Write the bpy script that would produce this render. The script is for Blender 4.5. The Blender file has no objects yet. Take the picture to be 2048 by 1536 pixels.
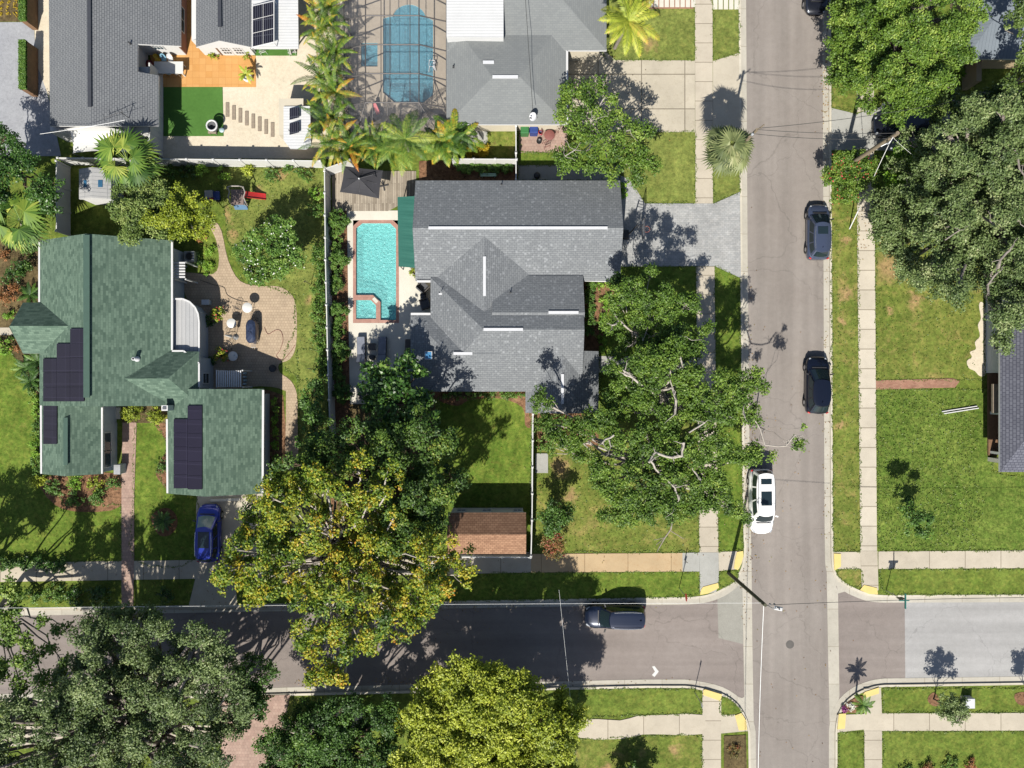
import bpy, math, random
import numpy as np
from mathutils import Vector
from mathutils.geometry import tessellate_polygon

scene = bpy.context.scene
# ---------------- camera, light, exposure ----------------
CAMH = 57.0                    # drone height in metres
PXM = 25.0                     # photo pixels per metre on the ground
cam_d = bpy.data.cameras.new("camera")
cam = bpy.data.objects.new("camera", cam_d)
scene.collection.objects.link(cam)
cam.location = (0, 0, CAMH)
cam.rotation_euler = (0, 0, 0)
cam_d.sensor_fit = 'HORIZONTAL'
cam_d.angle = 2 * math.atan((1024 / PXM) / CAMH)
cam_d.clip_start = 0.5
cam_d.clip_end = 3000
scene.camera = cam

SUN_EL = math.radians(47)
SUN_AZ = math.radians(13.5)    # shadows fall up the picture and a little to the right
sdir = Vector((-math.sin(SUN_AZ) * math.cos(SUN_EL), -math.cos(SUN_AZ) * math.cos(SUN_EL), math.sin(SUN_EL)))
world = bpy.data.worlds.new("World")
scene.world = world
world.use_nodes = True
wn = world.node_tree
wn.nodes.clear()
wo = wn.nodes.new('ShaderNodeOutputWorld')
wb = wn.nodes.new('ShaderNodeBackground')
sk = wn.nodes.new('ShaderNodeTexSky')
sk.sky_type = 'NISHITA'
sk.sun_disc = False
sk.sun_elevation = SUN_EL
sk.sun_rotation = math.atan2(sdir.x, sdir.y)
wb.inputs['Strength'].default_value = 0.068
wn.links.new(sk.outputs[0], wb.inputs[0])
wn.links.new(wb.outputs[0], wo.inputs[0])
sun_d = bpy.data.lights.new("sun", 'SUN')
sun_d.energy = 5.0
sun_d.angle = math.radians(0.55)
sun_d.color = (1.0, 0.95, 0.86)
sun = bpy.data.objects.new("sun", sun_d)
scene.collection.objects.link(sun)
sun.rotation_euler = sdir.to_track_quat('Z', 'Y').to_euler()
scene.view_settings.view_transform = 'Standard'
scene.view_settings.look = 'None'
scene.view_settings.exposure = 0.88
scene.view_settings.gamma = 1.0
scene.render.resolution_x = 1024
scene.render.resolution_y = 768
scene.cycles.transparent_max_bounces = 12

B = 0.12                       # level of the blocks above the road
rnd = random.Random(7)

# ---------------- helpers ----------------
def W(px, py, h=0.0):
    k = (CAMH - h) / CAMH / PXM
    return Vector(((px - 1024) * k, (768 - py) * k, h))

def tag(o, label=None, cat=None, group=None, kind=None):
    if label: o["label"] = label
    if cat: o["category"] = cat
    if group: o["group"] = group
    if kind: o["kind"] = kind
    return o

def link(o, parent=None):
    scene.collection.objects.link(o)
    if parent is not None:
        o.parent = parent
    return o

def empty(name, loc, label=None, cat=None, group=None, rz=0.0):
    o = bpy.data.objects.new(name, None)
    o.location = loc
    o.rotation_euler = (0, 0, rz)
    o.empty_display_size = 0.3
    link(o)
    return tag(o, label, cat, group)

def copy_tree(o, parent=None):
    c = o.copy()
    scene.collection.objects.link(c)
    c.parent = parent
    for ch in [k for k in bpy.data.objects if k.parent == o]:
        copy_tree(ch, c)
    return c

class MB:
    def __init__(s, origin=(0, 0, 0)):
        s.v = []; s.f = []; s.m = []; s.o = Vector(origin); s.sm = []
    def vert(s, p):
        s.v.append(tuple(Vector(p) - s.o)); return len(s.v) - 1
    def face(s, pts, mi=0, smooth=False):
        ids = [s.vert(p) for p in pts]
        s.f.append(ids); s.m.append(mi); s.sm.append(smooth)
    def box(s, a, b, mi=0):
        x0, y0, z0 = a; x1, y1, z1 = b
        s.obox(((x0 + x1) / 2, (y0 + y1) / 2, (z0 + z1) / 2), (abs(x1 - x0), abs(y1 - y0), abs(z1 - z0)), 0, mi)
    def obox(s, c, d, rz=0, mi=0, taper=1.0):
        c = Vector(c); ca, sa = math.cos(rz), math.sin(rz)
        def P(i, j, k):
            t = taper if k > 0 else 1.0
            x, y = i * d[0] / 2 * t, j * d[1] / 2 * t
            return c + Vector((x * ca - y * sa, x * sa + y * ca, k * d[2] / 2))
        n = len(s.v)
        for i, j, k in ((-1,-1,-1),(1,-1,-1),(1,1,-1),(-1,1,-1),(-1,-1,1),(1,-1,1),(1,1,1),(-1,1,1)):
            s.vert(P(i, j, k))
        for q in ((0,3,2,1),(4,5,6,7),(0,1,5,4),(1,2,6,5),(2,3,7,6),(3,0,4,7)):
            s.f.append([n + t for t in q]); s.m.append(mi); s.sm.append(False)
    def tube(s, p0, p1, r0, r1=None, n=6, mi=0, cap=True):
        p0 = Vector(p0); p1 = Vector(p1)
        if r1 is None: r1 = r0
        d = p1 - p0
        if d.length < 1e-6: return
        d.normalize()
        a = d.cross(Vector((0, 0, 1)))
        if a.length < 1e-3: a = Vector((1, 0, 0))
        a.normalize(); b = d.cross(a)
        k = len(s.v)
        for (p, r) in ((p0, r0), (p1, r1)):
            for i in range(n):
                t = 2 * math.pi * i / n
                s.vert(p + (a * math.cos(t) + b * math.sin(t)) * r)
        for i in range(n):
            j = (i + 1) % n
            s.f.append([k + i, k + n + i, k + n + j, k + j]); s.m.append(mi); s.sm.append(True)
        if cap:
            V = [Vector(v) + s.o for v in s.v[k:k + 2 * n]]
            s.face(V[n:][::-1], mi); s.face(V[:n], mi)
    def path(s, pts, r0, r1=None, n=5, mi=0):
        if r1 is None: r1 = r0
        m = len(pts) - 1
        for i in range(m):
            a = r0 + (r1 - r0) * i / m; b = r0 + (r1 - r0) * (i + 1) / m
            s.tube(pts[i], pts[i + 1], a, b, n, mi, i in (0, m - 1))
    def disc(s, c, r, n=24, mi=0, rx=None):
        c = Vector(c); rx = rx or r
        s.face([c + Vector((math.cos(2 * math.pi * i / n) * rx, math.sin(2 * math.pi * i / n) * r, 0)) for i in range(n)], mi)
    def lathe(s, c, prof, n=20, mi=0):
        c = Vector(c); k = len(s.v)
        for (r, z) in prof:
            for i in range(n):
                t = 2 * math.pi * i / n
                s.vert(c + Vector((math.cos(t) * r, math.sin(t) * r, z)))
        for q in range(len(prof) - 1):
            for i in range(n):
                j = (i + 1) % n
                s.f.append([k + q * n + i, k + q * n + j, k + (q + 1) * n + j, k + (q + 1) * n + i]); s.m.append(mi); s.sm.append(True)
    def prism(s, pts, z0, z1, holes=(), mi=0, mside=None, world=False):
        """pts in photo pixels (unless world) giving the outline seen at height z1"""
        if mside is None: mside = mi
        cv = (lambda p: Vector((p[0], p[1], 0))) if world else (lambda p: W(p[0], p[1], z1))
        loops = [[Vector((cv(p).x, cv(p).y, z1)) for p in L] for L in [pts] + list(holes)]
        flat = [p for L in loops for p in L]
        base = len(s.v)
        for p in flat: s.vert(p)
        for t in tessellate_polygon(loops):
            a, b, c = [flat[i] for i in t]
            if (b - a).cross(c - a).z < 0: t = t[::-1]
            s.f.append([base + i for i in t]); s.m.append(mi); s.sm.append(False)
        if z0 is not None:
            for L in loops:
                for i in range(len(L)):
                    p, q = L[i], L[(i + 1) % len(L)]
                    s.face([Vector((p.x, p.y, z0)), Vector((q.x, q.y, z0)), q, p], mside)
    def build(s, name, mats, parent=None, subsurf=0, bevel=0.0):
        me = bpy.data.meshes.new(name)
        me.from_pydata(s.v, [], s.f)
        if not isinstance(mats, (list, tuple)): mats = [mats]
        for m in mats: me.materials.append(m)
        me.polygons.foreach_set('material_index', s.m)
        me.polygons.foreach_set('use_smooth', s.sm)
        uv = me.uv_layers.new(name='UVMap')
        co = [Vector(v) + s.o for v in s.v]
        me.update()
        dat = [0.0] * (len(me.loops) * 2)
        for p in me.polygons:
            n = p.normal
            if abs(n.z) > 0.98: u = Vector((1, 0, 0)); v = Vector((0, 1, 0))
            else:
                u = Vector((0, 0, 1)).cross(n).normalized(); v = n.cross(u)
            for li in p.loop_indices:
                c = co[me.loops[li].vertex_index]
                dat[2 * li] = c.dot(u); dat[2 * li + 1] = c.dot(v)
        uv.data.foreach_set('uv', dat)
        o = bpy.data.objects.new(name, me)
        if parent is None: o.location = s.o
        link(o, parent)
        if parent is not None and s.o.length > 0:
            pass
        if subsurf:
            md = o.modifiers.new('sub', 'SUBSURF'); md.levels = subsurf; md.render_levels = subsurf
        if bevel:
            md = o.modifiers.new('bev', 'BEVEL'); md.width = bevel; md.segments = 2; md.limit_method = 'ANGLE'
        return o

# ---------------- materials ----------------
MATS = {}
def _new(name):
    m = bpy.data.materials.new(name); m.use_nodes = True
    nt = m.node_tree
    bs = nt.nodes['Principled BSDF']
    return m, nt, bs

def _noise(nt, scale, detail=4, rough=0.6, vec=None, dist=0.0):
    n = nt.nodes.new('ShaderNodeTexNoise')
    n.inputs['Scale'].default_value = scale; n.inputs['Detail'].default_value = detail
    n.inputs['Roughness'].default_value = rough; n.inputs['Distortion'].default_value = dist
    if vec is None:
        g = nt.nodes.new('ShaderNodeNewGeometry'); vec = g.outputs['Position']
    nt.links.new(vec, n.inputs['Vector'])
    return n.outputs['Fac']

def _ramp(nt, fac, stops):
    r = nt.nodes.new('ShaderNodeValToRGB')
    e = r.color_ramp.elements
    while len(e) < len(stops): e.new(0.5)
    for i, (p, c) in enumerate(stops):
        e[i].position = p
        e[i].color = (c[0], c[1], c[2], 1) if isinstance(c, (tuple, list)) else (c, c, c, 1)
    nt.links.new(fac, r.inputs[0])
    return r.outputs[0]

def _mix(nt, fac, a, b, mode='MIX'):
    m = nt.nodes.new('ShaderNodeMix'); m.data_type = 'RGBA'; m.blend_type = mode
    for k, v in ((0, fac), (6, a), (7, b)):
        if isinstance(v, (int, float)): m.inputs[k].default_value = v if k == 0 else (v, v, v, 1)
        elif isinstance(v, (tuple, list)): m.inputs[k].default_value = (v[0], v[1], v[2], 1)
        else: nt.links.new(v, m.inputs[k])
    return m.outputs[2]

def _bump(nt, bs, h, strength, dist=0.05):
    b = nt.nodes.new('ShaderNodeBump'); b.inputs['Strength'].default_value = strength
    b.inputs['Distance'].default_value = dist
    nt.links.new(h, b.inputs['Height']); nt.links.new(b.outputs[0], bs.inputs['Normal'])
    return b

def mul(c, k): return tuple(min(1.0, x * k) for x in c)

def flat(name, c, rough=0.6, metal=0.0, var=0.12, scale=3.0, bump=0.0, coat=0.0, spec=0.5):
    if name in MATS: return MATS[name]
    m, nt, bs = _new(name)
    f = _noise(nt, scale, 5)
    col = _ramp(nt, f, [(0.3, mul(c, 1 - var)), (0.7, mul(c, 1 + var))])
    nt.links.new(col, bs.inputs['Base Color'])
    bs.inputs['Roughness'].default_value = rough; bs.inputs['Metallic'].default_value = metal
    bs.inputs['Coat Weight'].default_value = coat
    bs.inputs['Specular IOR Level'].default_value = spec
    if bump: _bump(nt, bs, _noise(nt, scale * 8, 4), bump, 0.02)
    MATS[name] = m; return m

def asphalt(name, c, c2, streak=0.0):
    m, nt, bs = _new(name)
    big = _noise(nt, 0.18, 5, 0.65)
    fine = _noise(nt, 30, 3, 0.7)
    mid = _noise(nt, 2.2, 6, 0.7)
    col = _ramp(nt, big, [(0.3, c), (0.7, c2)])
    col = _mix(nt, 1.0, col, _ramp(nt, fine, [(0.3, 0.80), (0.7, 1.18)]), 'MULTIPLY')
    col = _mix(nt, 1.0, col, _ramp(nt, mid, [(0.3, 0.93), (0.7, 1.06)]), 'MULTIPLY')
    # hairline cracks
    g = nt.nodes.new('ShaderNodeNewGeometry')
    vo = nt.nodes.new('ShaderNodeTexVoronoi'); vo.feature = 'DISTANCE_TO_EDGE'; vo.inputs['Scale'].default_value = 0.16
    dn = nt.nodes.new('ShaderNodeTexNoise'); dn.inputs['Scale'].default_value = 0.8; dn.inputs['Detail'].default_value = 6
    nt.links.new(g.outputs['Position'], dn.inputs['Vector'])
    va = nt.nodes.new('ShaderNodeVectorMath'); va.operation = 'MULTIPLY_ADD'
    nt.links.new(dn.outputs['Color'], va.inputs[0]); va.inputs[1].default_value = (2.0, 2.0, 0); nt.links.new(g.outputs['Position'], va.inputs[2])
    nt.links.new(va.outputs[0], vo.inputs['Vector'])
    crack = _ramp(nt, vo.outputs['Distance'], [(0.0, 0.78), (0.006, 1.0)])
    col = _mix(nt, 1.0, col, crack, 'MULTIPLY')
    if streak:
        sp = nt.nodes.new('ShaderNodeMapping'); sp.inputs['Scale'].default_value = (0.05, 1.1, 1) if streak > 0 else (1.1, 0.05, 1)
        nt.links.new(g.outputs['Position'], sp.inputs['Vector'])
        st = _noise(nt, 0.9, 4, 0.5, sp.outputs[0])
        col = _mix(nt, 1.0, col, _ramp(nt, st, [(0.35, 0.89), (0.68, 1.10)]), 'MULTIPLY')
    nt.links.new(col, bs.inputs['Base Color'])
    bs.inputs['Roughness'].default_value = 0.9; bs.inputs['Specular IOR Level'].default_value = 0.25
    _bump(nt, bs, fine, 0.3, 0.01)
    MATS[name] = m; return m

def grass(name, c1, c2, dry=(0.30, 0.22, 0.09), dryamt=0.5, fine=22, rough_tuft=0.35, mid=0.3, olive=(0.20, 0.18, 0.06), spots=(), bare=(0.42, 0.29, 0.16)):
    m, nt, bs = _new(name)
    big = _noise(nt, 0.25, 5, 0.6); md = _noise(nt, 1.1, 7, 0.72); fn = _noise(nt, fine, 4, 0.75); tuft = _noise(nt, 4.6, 5, 0.75)
    col = _ramp(nt, big, [(0.32, c1), (0.68, c2)])
    if mid >= 0.2:
        col = _mix(nt, _ramp(nt, _noise(nt, 2.3, 7, 0.8, dist=0.5), [(0.46, 0.0), (0.66, 0.6)]), col, olive)
    col = _mix(nt, 1.0, col, _ramp(nt, md, [(0.3, 1 - mid), (0.7, 1 + mid)]), 'MULTIPLY')
    p = _noise(nt, 0.55, 8, 0.78, dist=0.4)
    lo = 0.70 - 0.2 * dryamt
    col = _mix(nt, _ramp(nt, p, [(lo, 0.0), (min(lo + 0.2, 0.99), 0.9)]), col, dry)
    if spots:
        g = nt.nodes.new('ShaderNodeNewGeometry'); dn = nt.nodes.new('ShaderNodeTexNoise'); dn.inputs['Scale'].default_value = 1.1; dn.inputs['Detail'].default_value = 8; dn.inputs['Roughness'].default_value = .8
        nt.links.new(g.outputs['Position'], dn.inputs['Vector'])
        va = nt.nodes.new('ShaderNodeVectorMath'); va.operation = 'MULTIPLY_ADD'
        nt.links.new(dn.outputs['Color'], va.inputs[0]); va.inputs[1].default_value = (2.6, 2.6, 0); nt.links.new(g.outputs['Position'], va.inputs[2])
        for (sx, sy, sr) in spots:
            c_ = W(sx, sy, B); ds = nt.nodes.new('ShaderNodeVectorMath'); ds.operation = 'DISTANCE'
            nt.links.new(va.outputs[0], ds.inputs[0]); ds.inputs[1].default_value = (c_.x + 1.3, c_.y + 1.3, c_.z)
            dv = nt.nodes.new('ShaderNodeMath'); dv.operation = 'DIVIDE'; nt.links.new(ds.outputs['Value'], dv.inputs[0]); dv.inputs[1].default_value = sr / PXM * 1.6
            col = _mix(nt, _ramp(nt, dv.outputs[0], [(0.25, 0.8), (0.75, 0.0)]), col, bare)
    col = _mix(nt, 1.0, col, _ramp(nt, tuft, [(0.30, 1 - rough_tuft * 1.35), (0.5, 1.0), (0.70, 1 + rough_tuft)]), 'MULTIPLY')
    col = _mix(nt, 1.0, col, _ramp(nt, fn, [(0.28, 1 - rough_tuft), (0.72, 1 + rough_tuft)]), 'MULTIPLY')
    nt.links.new(col, bs.inputs['Base Color'])
    bs.inputs['Roughness'].default_value = 0.95; bs.inputs['Specular IOR Level'].default_value = 0.1
    _bump(nt, bs, tuft, 0.5 if rough_tuft > .2 else 0.15, 0.06)
    MATS[name] = m; return m

def concrete(name, c, stain=(0.55, 0.45, 0.30), amt=0.35, tw=0, th=0, joint=0.55, ox=0.0, oy=0.0, jw=0.03):
    m, nt, bs = _new(name)
    big = _noise(nt, 0.5, 6, 0.65); fn = _noise(nt, 18, 4, 0.7); sp = _noise(nt, 3.5, 6, 0.75)
    col = _ramp(nt, big, [(0.3, mul(c, 0.88)), (0.7, mul(c, 1.08))])
    col = _mix(nt, _ramp(nt, sp, [(0.5, 0.0), (0.8, amt)]), col, stain)
    col = _mix(nt, 1.0, col, _ramp(nt, fn, [(0.3, 0.93), (0.7, 1.05)]), 'MULTIPLY')
    if tw:
        g = nt.nodes.new('ShaderNodeNewGeometry')
        mp = nt.nodes.new('ShaderNodeMapping'); mp.inputs['Location'].default_value = (ox, oy, 0)
        nt.links.new(g.outputs['Position'], mp.inputs['Vector'])
        br = nt.nodes.new('ShaderNodeTexBrick'); br.offset = 0.0
        br.inputs['Scale'].default_value = 1.0; br.inputs['Brick Width'].default_value = tw; br.inputs['Row Height'].default_value = th
        br.inputs['Mortar Size'].default_value = jw; br.inputs['Mortar Smooth'].default_value = 0.3
        br.inputs['Color1'].default_value = (1, 1, 1, 1); br.inputs['Color2'].default_value = (0.90, 0.90, 0.89, 1)
        br.inputs['Mortar'].default_value = (joint, joint * 0.96, joint * 0.9, 1)
        nt.links.new(mp.outputs[0], br.inputs['Vector'])
        col = _mix(nt, 1.0, col, br.outputs['Color'], 'MULTIPLY')
    nt.links.new(col, bs.inputs['Base Color']); bs.inputs['Roughness'].default_value = 0.9
    bs.inputs['Specular IOR Level'].default_value = 0.2
    _bump(nt, bs, fn, 0.2, 0.01)
    MATS[name] = m; return m

def brick(name, c1, c2, mortar, bw, bh, ms=0.01, off=0.5, rot=0.0, var=0.15, nscale=1.2, bump=0.3, rough=0.9, speck=None, metal=0.0):
    m, nt, bs = _new(name)
    uv = nt.nodes.new('ShaderNodeUVMap')
    mp = nt.nodes.new('ShaderNodeMapping'); mp.inputs['Rotation'].default_value = (0, 0, rot)
    nt.links.new(uv.outputs[0], mp.inputs['Vector'])
    br = nt.nodes.new('ShaderNodeTexBrick'); br.offset = off
    br.inputs['Scale'].default_value = 1.0; br.inputs['Brick Width'].default_value = bw; br.inputs['Row Height'].default_value = bh
    br.inputs['Mortar Size'].default_value = ms; br.inputs['Mortar Smooth'].default_value = 0.2; br.inputs['Bias'].default_value = -0.1
    for k, c in (('Color1', c1), ('Color2', c2), ('Mortar', mortar)): br.inputs[k].default_value = (*c, 1)
    nt.links.new(mp.outputs[0], br.inputs['Vector'])
    col = br.outputs['Color']
    if speck:
        vv = nt.nodes.new('ShaderNodeTexVoronoi'); vv.inputs['Scale'].default_value = 2.5
        nt.links.new(mp.outputs[0], vv.inputs['Vector'])
        col = _mix(nt, _ramp(nt, vv.outputs['Distance'], [(0.10, 0.85), (0.30, 0.0)]), col, speck)
        v2 = nt.nodes.new('ShaderNodeTexVoronoi'); v2.inputs['Scale'].default_value = 4.1
        nt.links.new(mp.outputs[0], v2.inputs['Vector'])
        col = _mix(nt, _ramp(nt, v2.outputs['Distance'], [(0.10, 0.45), (0.32, 0.0)]), col, mul(speck, 0.92))
    big = _noise(nt, nscale, 5, 0.65)
    col = _mix(nt, 1.0, col, _ramp(nt, big, [(0.3, 1 - var), (0.7, 1 + var)]), 'MULTIPLY')
    fn = _noise(nt, 25, 3, 0.7)
    col = _mix(nt, 1.0, col, _ramp(nt, fn, [(0.3, 0.9), (0.7, 1.1)]), 'MULTIPLY')
    nt.links.new(col, bs.inputs['Base Color']); bs.inputs['Roughness'].default_value = rough
    bs.inputs['Metallic'].default_value = metal
    bs.inputs['Specular IOR Level'].default_value = 0.2
    if bump: _bump(nt, bs, br.outputs['Fac'], -bump, 0.02)
    MATS[name] = m; return m

def leafmat(name, stops, transl=0.2, rough=0.55):
    """stops: dark -> light leaf colours; per-leaf tint comes from the 'tint' attribute"""
    m = bpy.data.materials.new(name); m.use_nodes = True
    nt = m.node_tree; nt.nodes.clear()
    out = nt.nodes.new('ShaderNodeOutputMaterial')
    at = nt.nodes.new('ShaderNodeAttribute'); at.attribute_name = 'tint'
    col = _ramp(nt, at.outputs['Fac'], [(i / (len(stops) - 1), c) for i, c in enumerate(stops)])
    bs = nt.nodes.new('ShaderNodeBsdfPrincipled')
    bs.inputs['Roughness'].default_value = rough; bs.inputs['Specular IOR Level'].default_value = 0.35
    nt.links.new(col, bs.inputs['Base Color'])
    tr = nt.nodes.new('ShaderNodeBsdfTranslucent')
    tc = _mix(nt, 1.0, col, (1.25, 1.3, 0.5), 'MULTIPLY')
    nt.links.new(tc, tr.inputs['Color'])
    mx = nt.nodes.new('ShaderNodeMixShader'); mx.inputs[0].default_value = transl
    nt.links.new(bs.outputs[0], mx.inputs[1]); nt.links.new(tr.outputs[0], mx.inputs[2])
    nt.links.new(mx.outputs[0], out.inputs['Surface'])
    MATS[name] = m; return m

def water(name, tint, diff, wscale=2.2, opac=0.42):
    m = bpy.data.materials.new(name); m.use_nodes = True
    nt = m.node_tree; nt.nodes.clear()
    out = nt.nodes.new('ShaderNodeOutputMaterial')
    g = nt.nodes.new('ShaderNodeNewGeometry')
    n1 = nt.nodes.new('ShaderNodeTexNoise'); n1.inputs['Scale'].default_value = wscale; n1.inputs['Detail'].default_value = 3; n1.inputs['Distortion'].default_value = 1.6
    nt.links.new(g.outputs['Position'], n1.inputs['Vector'])
    vo = nt.nodes.new('ShaderNodeTexVoronoi'); vo.feature = 'SMOOTH_F1'; vo.inputs['Scale'].default_value = wscale * 1.9
    va = nt.nodes.new('ShaderNodeVectorMath'); va.operation = 'MULTIPLY_ADD'
    nt.links.new(n1.outputs['Color'], va.inputs[0]); va.inputs[1].default_value = (0.5, 0.5, 0); nt.links.new(g.outputs['Position'], va.inputs[2])
    nt.links.new(va.outputs[0], vo.inputs['Vector'])
    bp = nt.nodes.new('ShaderNodeBump'); bp.inputs['Strength'].default_value = 0.9; bp.inputs['Distance'].default_value = 0.10
    nt.links.new(vo.outputs['Distance'], bp.inputs['Height'])
    tr = nt.nodes.new('ShaderNodeBsdfTransparent'); tr.inputs[0].default_value = (*tint, 1)
    df = nt.nodes.new('ShaderNodeBsdfDiffuse'); df.inputs[0].default_value = (*diff, 1)
    gl = nt.nodes.new('ShaderNodeBsdfGlossy'); gl.inputs['Roughness'].default_value = 0.25
    nt.links.new(bp.outputs[0], df.inputs['Normal']); nt.links.new(bp.outputs[0], gl.inputs['Normal'])
    m1 = nt.nodes.new('ShaderNodeMixShader'); m1.inputs[0].default_value = opac
    nt.links.new(tr.outputs[0], m1.inputs[1]); nt.links.new(df.outputs[0], m1.inputs[2])
    fr = nt.nodes.new('ShaderNodeFresnel'); fr.inputs['IOR'].default_value = 1.33
    nt.links.new(bp.outputs[0], fr.inputs['Normal'])
    m2 = nt.nodes.new('ShaderNodeMixShader'); nt.links.new(fr.outputs[0], m2.inputs[0])
    nt.links.new(m1.outputs[0], m2.inputs[1]); nt.links.new(gl.outputs[0], m2.inputs[2])
    nt.links.new(m2.outputs[0], out.inputs['Surface'])
    MATS[name] = m; return m

def screenmat(name, c, dens):
    m = bpy.data.materials.new(name); m.use_nodes = True
    nt = m.node_tree; nt.nodes.clear()
    out = nt.nodes.new('ShaderNodeOutputMaterial')
    tr = nt.nodes.new('ShaderNodeBsdfTransparent')
    df = nt.nodes.new('ShaderNodeBsdfDiffuse'); df.inputs[0].default_value = (*c, 1)
    mx = nt.nodes.new('ShaderNodeMixShader'); mx.inputs[0].default_value = dens
    nt.links.new(tr.outputs[0], mx.inputs[1]); nt.links.new(df.outputs[0], mx.inputs[2])
    nt.links.new(mx.outputs[0], out.inputs['Surface'])
    MATS[name] = m; return m

def hexc(r, g, b):
    """sRGB 0-255 -> linear"""
    f = lambda v: ((v / 255 + 0.055) / 1.055) ** 2.4 if v > 10 else v / 255 / 12.92
    return (f(r), f(g), f(b))
# ================= SETTING =================
K = 0.47    # photo-colour to base-colour factor
def A(r, g, b, k=K): return mul(hexc(r, g, b), k)
asphalt('asphalt', A(160, 151, 144), A(172, 164, 157), -1.0)
asphalt('asphalt_cross', A(154, 143, 137), A(168, 158, 152), 1.0)
asphalt('asphalt_pale', A(186, 185, 183), A(196, 195, 194), 1.0)
asphalt('asphalt_patch', A(166, 164, 154), A(184, 182, 172))
OL = A(150, 150, 72)
grass('lawn', A(104, 128, 50), A(126, 145, 64), dry=A(172, 155, 92), dryamt=0.45, olive=OL)
grass('lawn_fresh', A(98, 128, 46), A(120, 144, 58), dry=A(168, 152, 88), dryamt=0.45, olive=OL)
grass('lawn_pale', A(122, 138, 66), A(140, 152, 78), dry=A(172, 158, 98), dryamt=0.4, olive=A(158, 156, 84), bare=A(190, 158, 112), spots=((452, 430, 16), (462, 470, 12), (520, 385, 14), (560, 350, 14), (1300, 90, 16), (620, 600, 10)))
grass('lawn_rough', A(92, 120, 46), A(116, 140, 60), dry=A(160, 155, 85), dryamt=0.35, fine=9, rough_tuft=0.42, olive=A(150, 156, 80))
grass('lawn_dry', A(112, 132, 56), A(132, 146, 68), dry=A(190, 162, 108), dryamt=0.85, olive=A(160, 150, 82), bare=A(196, 162, 118), spots=((1778, 535, 30), (1828, 600, 16), (1690, 590, 14), (1685, 640, 9), (1780, 620, 10), (1690, 480, 12), (1680, 850, 9), (1140, 990, 16), (1120, 935, 20), (1085, 880, 12), (1350, 1500, 14), (1210, 1540, 14)))
grass('mulch', A(130, 95, 70), A(160, 124, 96), dry=A(185, 155, 122), dryamt=0.6, rough_tuft=0.5, mid=.19)
grass('soil', A(100, 88, 62), A(130, 114, 80), dry=A(170, 145, 105), dryamt=0.7, rough_tuft=0.45, mid=.19)
grass('turf_green', A(88, 132, 62), A(98, 144, 70), dry=A(98, 144, 70), dryamt=0, fine=30, rough_tuft=0.09, mid=.05)
grass('shell', A(240, 226, 200), A(248, 236, 214), dry=A(225, 205, 175), dryamt=0.3, fine=14, rough_tuft=0.10, mid=.05)
grass('gravel', A(176, 178, 184), A(192, 194, 198), dry=A(205, 205, 205), dryamt=0.4, fine=26, rough_tuft=0.13, mid=.05)
concrete('conc', A(222, 212, 192), A(165, 150, 125), 0.25)
concrete('conc_walk', A(226, 215, 196), A(170, 155, 130), 0.28, 60, 1.545, 0.5, 30.0, 0.6, jw=0.035)
concrete('conc_walk_e', A(236, 226, 207), A(180, 165, 140), 0.22, 60, 1.57, 0.5, 30.0, 0.35, jw=0.045)
concrete('conc_walk_tan', A(222, 195, 155), A(190, 140, 90), 0.4, 3.45, 60, 0.55, 1.1, 30, jw=0.03)
concrete('conc_walk_x', A(226, 215, 195), A(170, 155, 130), 0.3, 2.85, 60, 0.5, 0.9, 30, jw=0.035)
concrete('conc_kerb', A(240, 232, 214), A(150, 135, 110), 0.3, 3.0, 3.0, 0.75, jw=0.03)
concrete('conc_gutter', A(220, 214, 200), A(160, 148, 130), 0.35, 3.0, 3.0, 0.7, jw=0.03)
concrete('conc_drive', A(224, 214, 194), A(150, 135, 105), 0.35, 3.46, 2.76, 0.42, 0.05, 0.13, jw=0.045)
concrete('conc_white', A(248, 243, 228), A(215, 205, 185), 0.15)
concrete('conc_grey', A(196, 196, 190), A(140, 138, 125), 0.35)
concrete('lanai_deck', A(205, 192, 174), A(150, 135, 115), 0.45)
brick('paver_grey', A(182, 184, 184), A(200, 200, 198), A(150, 150, 150), 0.3, 0.15, 0.008, speck=A(205, 205, 205))
brick('paver_tan', A(214, 192, 164), A(200, 178, 152), A(170, 150, 126), 0.22, 0.22, 0.012, nscale=0.8, var=0.12)
brick('paver_pink', A(190, 160, 146), A(206, 178, 162), A(170, 146, 134), 0.24, 0.24, 0.012)
brick('paver_red', A(176, 128, 108), A(196, 152, 128), A(160, 130, 110), 0.22, 0.11, 0.01, var=0.2)
brick('coping', A(196, 150, 136), A(206, 162, 146), A(176, 136, 122), 0.3, 0.3, 0.008)
brick('terracotta', A(238, 182, 114), A(228, 168, 98), A(214, 154, 90), 0.52, 0.52, 0.012, off=0.0, var=0.06)
brick('deck_wood', A(198, 186, 168), A(156, 144, 128), A(110, 98, 86), 3.2, 0.14, 0.008, rot=math.pi / 2, var=0.18)
flat('yellow_paint', A(250, 225, 140), 0.8, var=0.05)
flat('white_paint', A(240, 240, 236), 0.7, var=0.05)

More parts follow.
